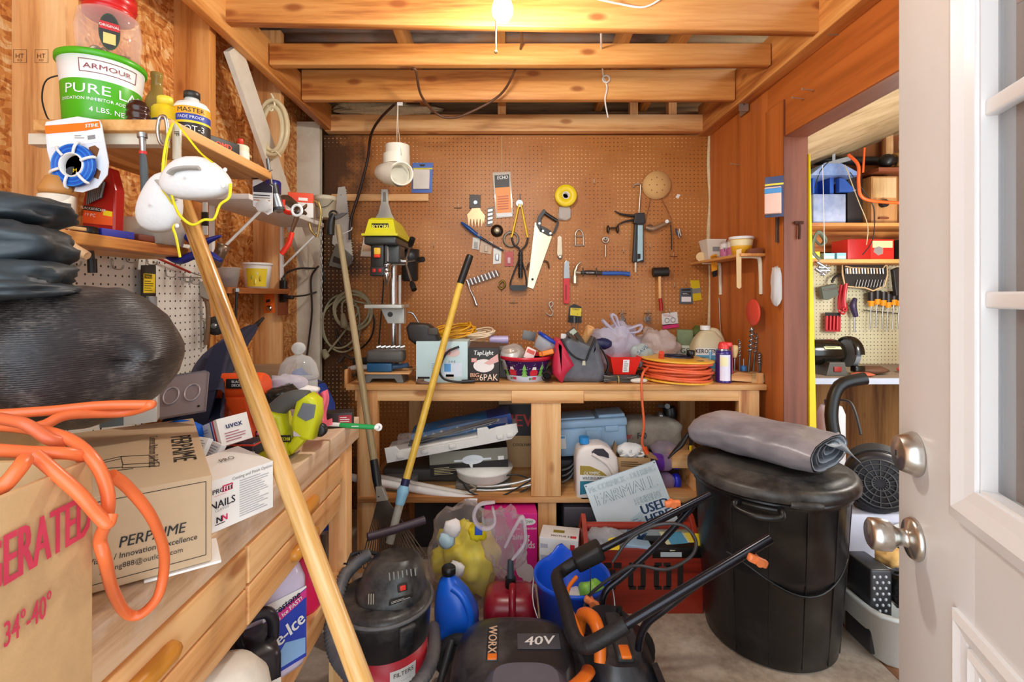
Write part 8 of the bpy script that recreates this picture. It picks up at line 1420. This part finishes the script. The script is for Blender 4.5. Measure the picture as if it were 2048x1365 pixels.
b=B();b.prism([(2.15,2.17),(2.17,2.17),(2.17,2.32),(2.15,2.32)],3.2,3.203,STEEL);b.prism([(2.09,2.20),(2.27,2.25),(2.27,2.28),(2.09,2.23)],3.198,3.2,STEEL);b.solo('metal_bracket','slotted steel bracket under the sloped ceiling','bracket')
b=B();b.tube([P(1697,310,3.0),P(1716,330,2.95),P(1717,365,2.95),P(1722,392,2.95),P(1745,402,2.95),P(1800,406,2.95)],.0095,K('ee6426',.4),9,6);b.tube([P(1729,296,3.0),P(1726,345,2.98)],.006,K('ee6426',.4),8,1);b.solo('orange_cable','orange cord drooping across the shelves of the next room','cord')
b=B();b.tube([P(1645,330,2.9),P(1647,400,2.9),P(1649,520,2.9)],.002,WHT,5,2);b.solo('white_string','thin white string hanging in front of the bird feeder','string')
for i,pts in enumerate(([(1690,330),(1716,400),(1735,450),(1733,490)],[(1700,345),(1740,400),(1749,430),(1745,480),(1725,510)])):b=B();b.tube(Pn(pts,2.97),.003,(K('b8a47c',.5),BLK)[i],5,5);b.solo('hanging_wire',('tan wire dangling over the plywood bird house','black wire dangling over the plywood bird house')[i],'wire')
# lower shelf
t=T('red_tin','red metal box with green label on the lower shelf','box',(2.38,3.2,zl2));b=B(fr((2.36,3.22,zl2),0));b.box((0,0,.065),(.30,.16,.13),K('d82c24',.35),.003);b.box((-.07,0,.066),(.14,.161,.131),K('b01c18',.35),.002);b.lab(.01,.14,.075,.12,K('c8d49c',.5),fr((0,-.0808,0)));b.add([(.05+.035*math.cos(a),-.0815,.055+.03*math.sin(a)) for a in (.6,1.6,2.6,3.4,4.6,5.6)],[list(range(6))],K('c8ccd0',.3,.8));b.obj('box',t)
t=T('spray_box','black box with yellow label beside the red metal box','box',(2.70,3.2,zl2));b=B(fr((2.67,3.22,zl2)));b.box((0,0,.065),(.21,.15,.13),K('2c2420',.4),.003);b.lab(-.03,.1,.065,.115,YEL,fr((0,-.0757,0)));b.lab(.01,.08,.005,.045,K('f0e4e0',.5),fr((0,-.0757,0)));b.text('EL',.026,K('d83020',.5),fr((.045,-.077,.025)),.5);b.obj('box',t)
for i,(x,w_,h_,m,lb) in enumerate(((1.98,.10,.05,K('f0c83c',.5),'yellow small parts carton on the lower shelf'),(2.09,.07,.04,K('9cd4e0',.5),'pale blue small carton on the lower shelf'),(2.17,.06,.042,K('8cc8dc',.5),'second pale blue carton next to the red metal box'))):b=B();b.box((x,3.18,zl2+h_/2),(w_,.08,h_),m,.002);b.lab(-w_*.4,w_*.4,h_*.2,h_*.5,PAPER,fr((x,3.1395,zl2)));b.solo('parts_carton',lb,'carton')
b=B();b.tube([P(1622,470,3.0),P(1640,490,2.95),P(1650,480,2.95),P(1635,465,2.95),P(1625,500,2.95),P(1640,520,2.95)],.014,K('5c6450',.6,0,.3),8,5,flat=.4);b.solo('dry_plant','grey green dried sprig hanging beside the yellow strip','sprig')
b=B();rn=random.Random(6)
for i in range(9):b.tube([P(1645+rn.uniform(-14,14),525+rn.uniform(-6,22),3.1),P(1650+rn.uniform(-14,14),535+rn.uniform(-6,22),3.09)],.011,STEEL,8,1)
b.solo('chrome_fittings','cluster of chrome plumbing fittings on the next room pegboard','fittings')
# pegboard tools in the next room
t=T('tool_roll','black canvas tool roll with tan edging full of wrenches','tool roll',P(1730,575,3.3));b=B();o=[(1684,525),(1773,527),(1775,550),(1769,572),(1760,576),(1746,582),(1730,576),(1690,573),(1685,550)];b.prism(W(o,3.33),3.32,3.34,K('2a241e',.7),.002);b.obj('canvas',t);b=B();b.tube(Pn(o,3.315),.006,K('d8b888',.6),6,1,True);b.tube(Pn([(1690,533),(1705,536),(1765,538),(1772,530)],3.315),.005,K('d8b888',.6),6,1);b.obj('edging',t)
for i in range(13):
    x=1693+6*i;b=B();b.tube(Pn([(x,537),(x+1,548)],3.30),.010-.0003*i,(STEEL,K('b89878',.4,.4))[i % 3 == 1],8,1,flat=.5);b.tube(Pn([(x+4,560),(x,575)],3.30),.003,STEEL,5,1) if 2 < i else None;b.obj('wrench',t)
for i,x in enumerate((1742,1754,1766,1776,1787,1798)):
    if i == 0:
        sd=T('screwdriver','amber handled screwdrivers in a row on the pegboard','screwdriver',P(x,660,3.36),'amber screwdrivers');b=B();b.tube(Pn([(x,585),(x,602)],3.34),[.024,.022],K('1c1816',.4),10,1);b.obj('grip',sd);b=B();b.tube(Pn([(x,602),(x,613)],3.34),[.022,.016],K('e89a24',.25),10,1);b.obj('collar',sd);b=B();b.tube(Pn([(x,612),(x-3,660)],3.34),.004,STEEL,6,1);b.obj('blade',sd)
    else:clone(sd,(P(x,600,3.34).x-P(1742,600,3.34).x,0,(0,.012,.004,-.01,.008,.002)[i]))
b=B();b.tube([P(1728,621,3.36),P(1800,628,3.36)],.004,DSTEEL,6,1);b.solo('tool_rail','thin steel rail holding the amber screwdrivers','rail')
t=T('grip_knife','dark violet handled tool hanging beside the screwdrivers','tool',P(1708,660,3.36));b=B();b.tube(Pn([(1711,597),(1706,612),(1712,634)],3.34),[.012,.024,.015],K('3a3050',.4),10,4);b.obj('grip',t);b=B();b.tube(Pn([(1709,634),(1709,665)],3.34),.006,STEEL,6,1);b.obj('blade',t)
for i,(x,dy) in enumerate(((1683,0),(1688,3),(1692,-3))):b=B();b.tube(Pn([(x,570+dy),(x-4,600+dy),(x-3,618+dy)],3.34-.015*i),[.012,.013,.016],K('c02430',.35),8,3,flat=.6);b.torus(P(x-2,622+dy,3.33-.015*i),.012,.006,K('c02430',.35),n=14,k=6);b.solo('red_wrench','red handled wrench hanging below the tool roll','wrench','red wrenches under the tool roll')
t=T('red_pack','red and black carded set low on the next room pegboard','package',P(1665,662,3.36));b=B();b.prism(W([(1650,625),(1680,626),(1679,664),(1649,663)],3.36),3.35,3.36,K('a82028',.4));b.prism(W([(1650,625),(1680,626),(1680,634),(1650,633)],3.349),3.348,3.35,INK);b.obj('card',t)
for i in range(4):b=B();b.tube(Pn([(1654+7*i,632),(1653+7*i,660)],3.34),.007,K('c83038',.4),6,1);b.obj('tool',t)
b=B();b.prism(W([(1636,575),(1664,568),(1670,590),(1650,600),(1640,598)],3.36),3.32,3.36,K('5c6458',.5),.003);b.tube(Pn([(1648,580),(1676,577)],3.31),.004,STEEL,6,1);b.solo('scraper_tool','grey green plastic holder with a steel rod on the pegboard','tool')
b=B();b.tube(Pn([(1664,566),(1668,556),(1680,550),(1690,548)],3.33),.008,BLK,8,4);b.solo('hook_tool','curved black hook tool left of the tool roll','tool')
b=B();b.prism(W([(1780,540),(1792,535),(1796,590),(1786,592)],3.3),3.27,3.3,K('2c2a2a',.4),.004);b.solo('staple_gun','black staple gun hanging beside the door edge','staple gun')
# bench in the next room
zc_=.875
t=T('workbench','workbench of the next room with pale blue grey edge','workbench',(2.3,3.05,0));b=B();b.bb((1.42,2.80,.845),(3.25,3.395,zc_),K('8a7a68',.6,0,.3,20));b.bb((1.42,2.79,.842),(3.25,2.80,zc_+.001),K('b4bccc',.5));b.obj('worktop',t)
for x0 in (1.5,2.35,3.1):b=B();b.bb((x0,2.84,0),(x0+.09,2.90,.845),WPL);b.obj('leg',t)
b=B();b.bb((1.98,3.3,0),(3.25,3.33,.84),wood('b8864c','9a6c38','6c4420','Z',1,.6));b.obj('back_panel',t)
t=T('bench_grinder','black bench grinder on the bench of the next room','grinder',(1.95,2.95,zc_));GB=K('15140f',.18,0,.1);b=B();c=V((1.955,2.98,zc_+.13));b.tube([c-V((.16,0,0)),c-V((.12,0,0)),c+V((.06,0,0)),c+V((.10,0,0))],[.055,.08,.08,.05],GB,24,2);b.obj('motor',t);b=B();b.prism([(1.90,zc_),(2.03,zc_),(2.01,zc_+.08),(1.92,zc_+.08)],2.88,3.05,K('4c4a44',.5),.004);b.obj('base',t);b=B();b.box((1.965,2.878,zc_+.04),(.045,.008,.03),K('8a2018',.4),.002);b.obj('switch',t)
b=B();M=fq(V((1.955,2.918,zc_+.175)),(1,0,0),(0,.7,.7));b.box((0,0,0),(.10,.004,.05),K('c8cc9c',.5),.001,M);b.lines(-.04,.04,-.02,.02,4,K('5c6048',.6),M @ fr((0,-.0022,0)));b.obj('plate',t)
b=B();b.cyl((2.09,2.98,zc_+.125),(2.12,2.98,zc_+.125),.085,K('7a8084',.7,0,.2,60),n=30);b.obj('grinding_wheel',t);b=B();b.tube([(2.105,2.98+.095*math.cos(a),zc_+.125+.095*math.sin(a)) for a in [math.radians(q) for q in range(20,200,20)]],.03,GB,10,2,flat=.35);b.box((2.10,2.90,zc_+.04),(.06,.05,.04),GB,.008);b.obj('guard',t)
for i,(x,y,r_,m,nm,lb) in enumerate(((2.22,2.95,(.10,.06,.025),K('5c3c28',.7),'leather_glove','brown leather glove lying beside the grinder'),(2.10,2.87,(.07,.04,.012),K('b0583c',.6),'red_rag','faded red rag in front of the grinder'),(2.50,3.0,(.08,.04,.02),K('c8302c',.5),'red_tool','red handled tool lying on the far side of the bench'),(2.58,2.9,(.10,.03,.012),K('2c2a2a',.5),'dark_tool','dark flat tool at the front of the bench by the door'))):b=lump(V((x,y,zc_+r_[2])),r_,m,i,18,.25);b.solo(nm,lb,('glove','rag','tool','tool')[i])
b=B();b.tube([(2.70,3.1,1.02),(2.66,3.08,1.08),(2.72,3.06,1.15)],.035,K('3a4044',.5),12,4);b.cyl((2.70,3.1,zc_),(2.70,3.1,1.03),.05,K('3a4044',.5),.03);b.solo('goose_lamp','dark bench vice shape half hidden by the door','vice')
# below that bench: jug, blower, vacuum head, basin
t=T('spray_jug','white round bottle with black cap under the next room bench','bottle',(1.62,2.62,.45));c=V((1.74,2.6,0));b=B(fr(c));b.lathe([(0,0),(.06,0),(.065,.01),(.065,.72),(.05,.76),(.03,.765),(0,.765)],K('dfe2e4',.35),26);b.obj('body',t);b=B(fr(c));b.lathe([(.0,.76),(.03,.76),(.032,.79),(0,.795)],BLK,18);b.obj('cap',t)
b=B();b.bb((1.62,2.66,0),(1.67,2.72,1.0),K('8a8cc4',.5));b.solo('lilac_board','lilac edged board standing beside the yellow strip','board')
t=T('leaf_blower','black leaf blower with round vented intake behind the trash can','blower',(1.62,2.1,0));LBk=K('26242a',.4,0,.2,14,.1);c=V((1.60,2.08,.56));Mx=Matrix.Translation(c) @ V((-.55,-.8,.05)).to_track_quat('Z','Y').to_matrix().to_4x4()
b=B(Mx);b.lathe([(0,-.16),(.09,-.15),(.125,-.08),(.13,.0),(.12,.05),(.10,.06),(.0,.055)],LBk,34);b.obj('housing',t);b=B(Mx)
for r_ in (.03,.055,.08,.098):b.torus((0,0,.062),r_,.004,K('4c4c4c',.4,.3),ax='Z',n=28,k=6)
for i in range(16):a=2*pi*i/16;b.cyl((.02*math.cos(a),.02*math.sin(a),.062),(.098*math.cos(a),.098*math.sin(a),.062),.003,K('4c4c4c',.4,.3),n=5)
b.obj('intake_grille',t)
for i in range(7):b=B(Mx);b.tube([(.132*math.cos(a),.132*math.sin(a),-.1+.02*i) for a in [math.radians(q) for q in range(20,160,20)]],.004,DGRY,6,2);b.obj('cooling_fin',t)
b=B();b.tube([V((1.50,2.2,.66)),V((1.50,2.24,.80)),V((1.55,2.26,.93)),V((1.66,2.24,.97))],.028,BLK,12,5);b.obj('handle',t);b=B();b.cyl((1.6,2.12,.425),(1.6,2.12,.46),.07,LBk,.09);b.obj('foot',t)
b=B();b.tube([P(1680,800,2.55),P(1700,805,2.5),P(1712,830,2.45),P(1722,870,2.4)],.007,K('3a3c3c',.5),8,5);b.solo('grey_hose','thin grey hose looping over the leaf blower','hose')
b=B(fr((1.62,2.02,.36),20,-25));b.box((0,0,0),(.13,.003,.06),K('e4e0da',.6),.001);b.lines(-.05,.05,-.02,.02,5,GTXT,fr((0,-.002,0)));b.solo('instruction_sheet','white printed sheet lying below the leaf blower','paper')
b=B();b.bb((1.45,2.06,0),(1.9,2.4,.42),K('dcd8e4',.5),.01);b.solo('white_bin','pale lilac plastic bin under the leaf blower','bin')
t=T('wash_basin','pale grey plastic basin holding gloves and black packing','basin',(1.62,1.86,0));b=B();loft(b,[sup(1.585,1.87,.21,.13,0,5),sup(1.585,1.87,.225,.14,.012,5),sup(1.585,1.87,.255,.165,.19,5),sup(1.585,1.87,.268,.178,.195,5),sup(1.585,1.87,.268,.178,.205,5),sup(1.585,1.87,.25,.16,.205,5),sup(1.585,1.87,.215,.13,.02,5)],K('c9ccc8',.4,0,.06));b.obj('body',t)
b=B();b.bb((1.345,1.79,.02),(1.425,1.93,.335),K('2a2a2c',.35),.008);b.solo('bubble_sheet','black dimpled packing sheet standing in the grey basin','packing');t=bpy.data.objects['bubble_sheet']
DP=K('b8bcc0',.25)
b=B()
for i in range(3):
    for j in range(11):b.sph((1.357+.022*i+(.011 if j % 2 else 0),1.79,.10+.021*j),(.006,.004,.006),DP,6)
b.obj('dimples',t)['kind']='stuff'
b=lump(V((1.51,1.82,.24)),(.085,.09,.07),K('1c1c1e',.2,0,.1,14,.5),3,24,.35);b.solo('black_wrap','crumpled shiny black plastic in the grey basin','plastic')
b=lump(V((1.485,1.86,.345)),(.06,.05,.03),K('e2b46c',.8,0,.15,30,.3),8,22,.35);b.solo('work_glove','tan leather work glove on top of the black packing','glove');b=lump(V((1.56,1.90,.355)),(.05,.05,.028),K('221e20',.7),5,18,.35);b.solo('work_glove','black work glove lying beside the tan glove','glove')
# ================================================================ the white entrance door, standing open
DF=V((.704,.87,0));ang=math.atan2(-1.0,-.346);dx=V((-.346,-1,0)).normalized()
M=fq(DF,dx,(0,0,1))
if (M.to_3x3() @ V((0,-1,0))).dot(V((-1,0,0))) < 0:pass
DW,DH,th=.86,2.06,.044
DM=K('e6e9ec',.35,0,.04,4,0,'cfc9bf',.1)
door=T('door_1','white half glazed entrance door standing open',None,DF);door['kind']='structure'
x0,x1,z0,z1=.233,.638,1.08,1.85
b=B(M)
b.bb((0,0,.01),(x0,th,DH),DM,.0015);b.bb((x1,0,.01),(DW,th,DH),DM,.0015);b.bb((x0,0,.01),(x1,th,z0),DM);b.bb((x0,0,z1),(x1,th,DH),DM);b.obj('slab',door)
TR=K('eef1f4',.3,0,.02)
def trimf(b,x0,x1,z0,z1,w,d0,d1,m=TR):
    pr=[(x0,z0),(x1,z0),(x1,z1),(x0,z1)];vs=[]
    prof=[(0,0),(0,-d0),(w*.35,-d1),(w*.7,-d0*.9),(w,-d0*.5),(w,0)]
    for i in range(4):
        sx_=1 if i in (0,3) else-1;sz_=1 if i in (0,1) else-1
        for q,d in prof:vs.append((pr[i][0]+sx_*q,d,pr[i][1]+sz_*q))
    k=len(prof);b.add(vs,[[i*k+j,((i+1) % 4)*k+j,((i+1) % 4)*k+j+1,i*k+j+1] for i in range(4) for j in range(k-1)],m)
b=B(M);trimf(b,x0-.042,x1+.042,z0-.042,z1+.042,.052,.010,.016);b.bb((x0,.0,z0),(x0+.014,.018,z1),TR);b.bb((x0,.0,z0),(x1,.018,z0+.014),TR);b.bb((x1-.014,0,z0),(x1,.018,z1),TR);b.bb((x0,0,z1-.014),(x1,.018,z1),TR);b.obj('glazing_frame',door)
for z in (1.345,1.597):b=B(M);b.bb((x0+.012,.004,z-.011),(x1-.012,.02,z+.011),TR,.004);b.obj('muntin',door)
for x in (x0+(x1-x0)*.335,x0+(x1-x0)*.667):b=B(M);b.bb((x-.011,.004,z0+.012),(x+.011,.02,z1-.012),TR,.004);b.obj('muntin',door)
b=B(M);b.bb((x0+.01,.022,z0+.01),(x1-.01,.026,z1-.01),clear('eef2f4',.05,.02,.25));b.obj('glass_pane',door)
for a,c in ((.19,.40),(.46,.67)):b=B(M);trimf(b,a,c,.15,.905,.03,.006,.010);trimf(b,a+.035,c-.035,.185,.87,.022,.004,.008);b.obj('panel_moulding',door)
def lock(nm,z,parts):
    o=M @ V((.066,0,z));q=(M.to_3x3() @ V((0,-1,0))).to_track_quat('Z','Y').to_matrix().to_4x4();return Matrix.Translation(o) @ q
Mk=lock('k',.944,0);b=B(Mk);b.lathe([(0,0),(.034,0),(.035,.003),(.031,.010),(.016,.013),(.0135,.018),(.0145,.026),(.019,.032),(.025,.038),(.0265,.052),(.0255,.064),(.02,.068),(.009,.066),(.007,.0675),(0,.0675)],SATIN,40);b.obj('door_knob',door)
Mk=lock('d',1.086,0);b=B(Mk);b.lathe([(0,0),(.036,0),(.037,.003),(.0285,.024),(.0265,.026),(.015,.026),(.014,.0275),(0,.0275)],SATIN,40);b.box((0,0,.028),(.003,.009,.001),INK);b.obj('deadbolt',door)
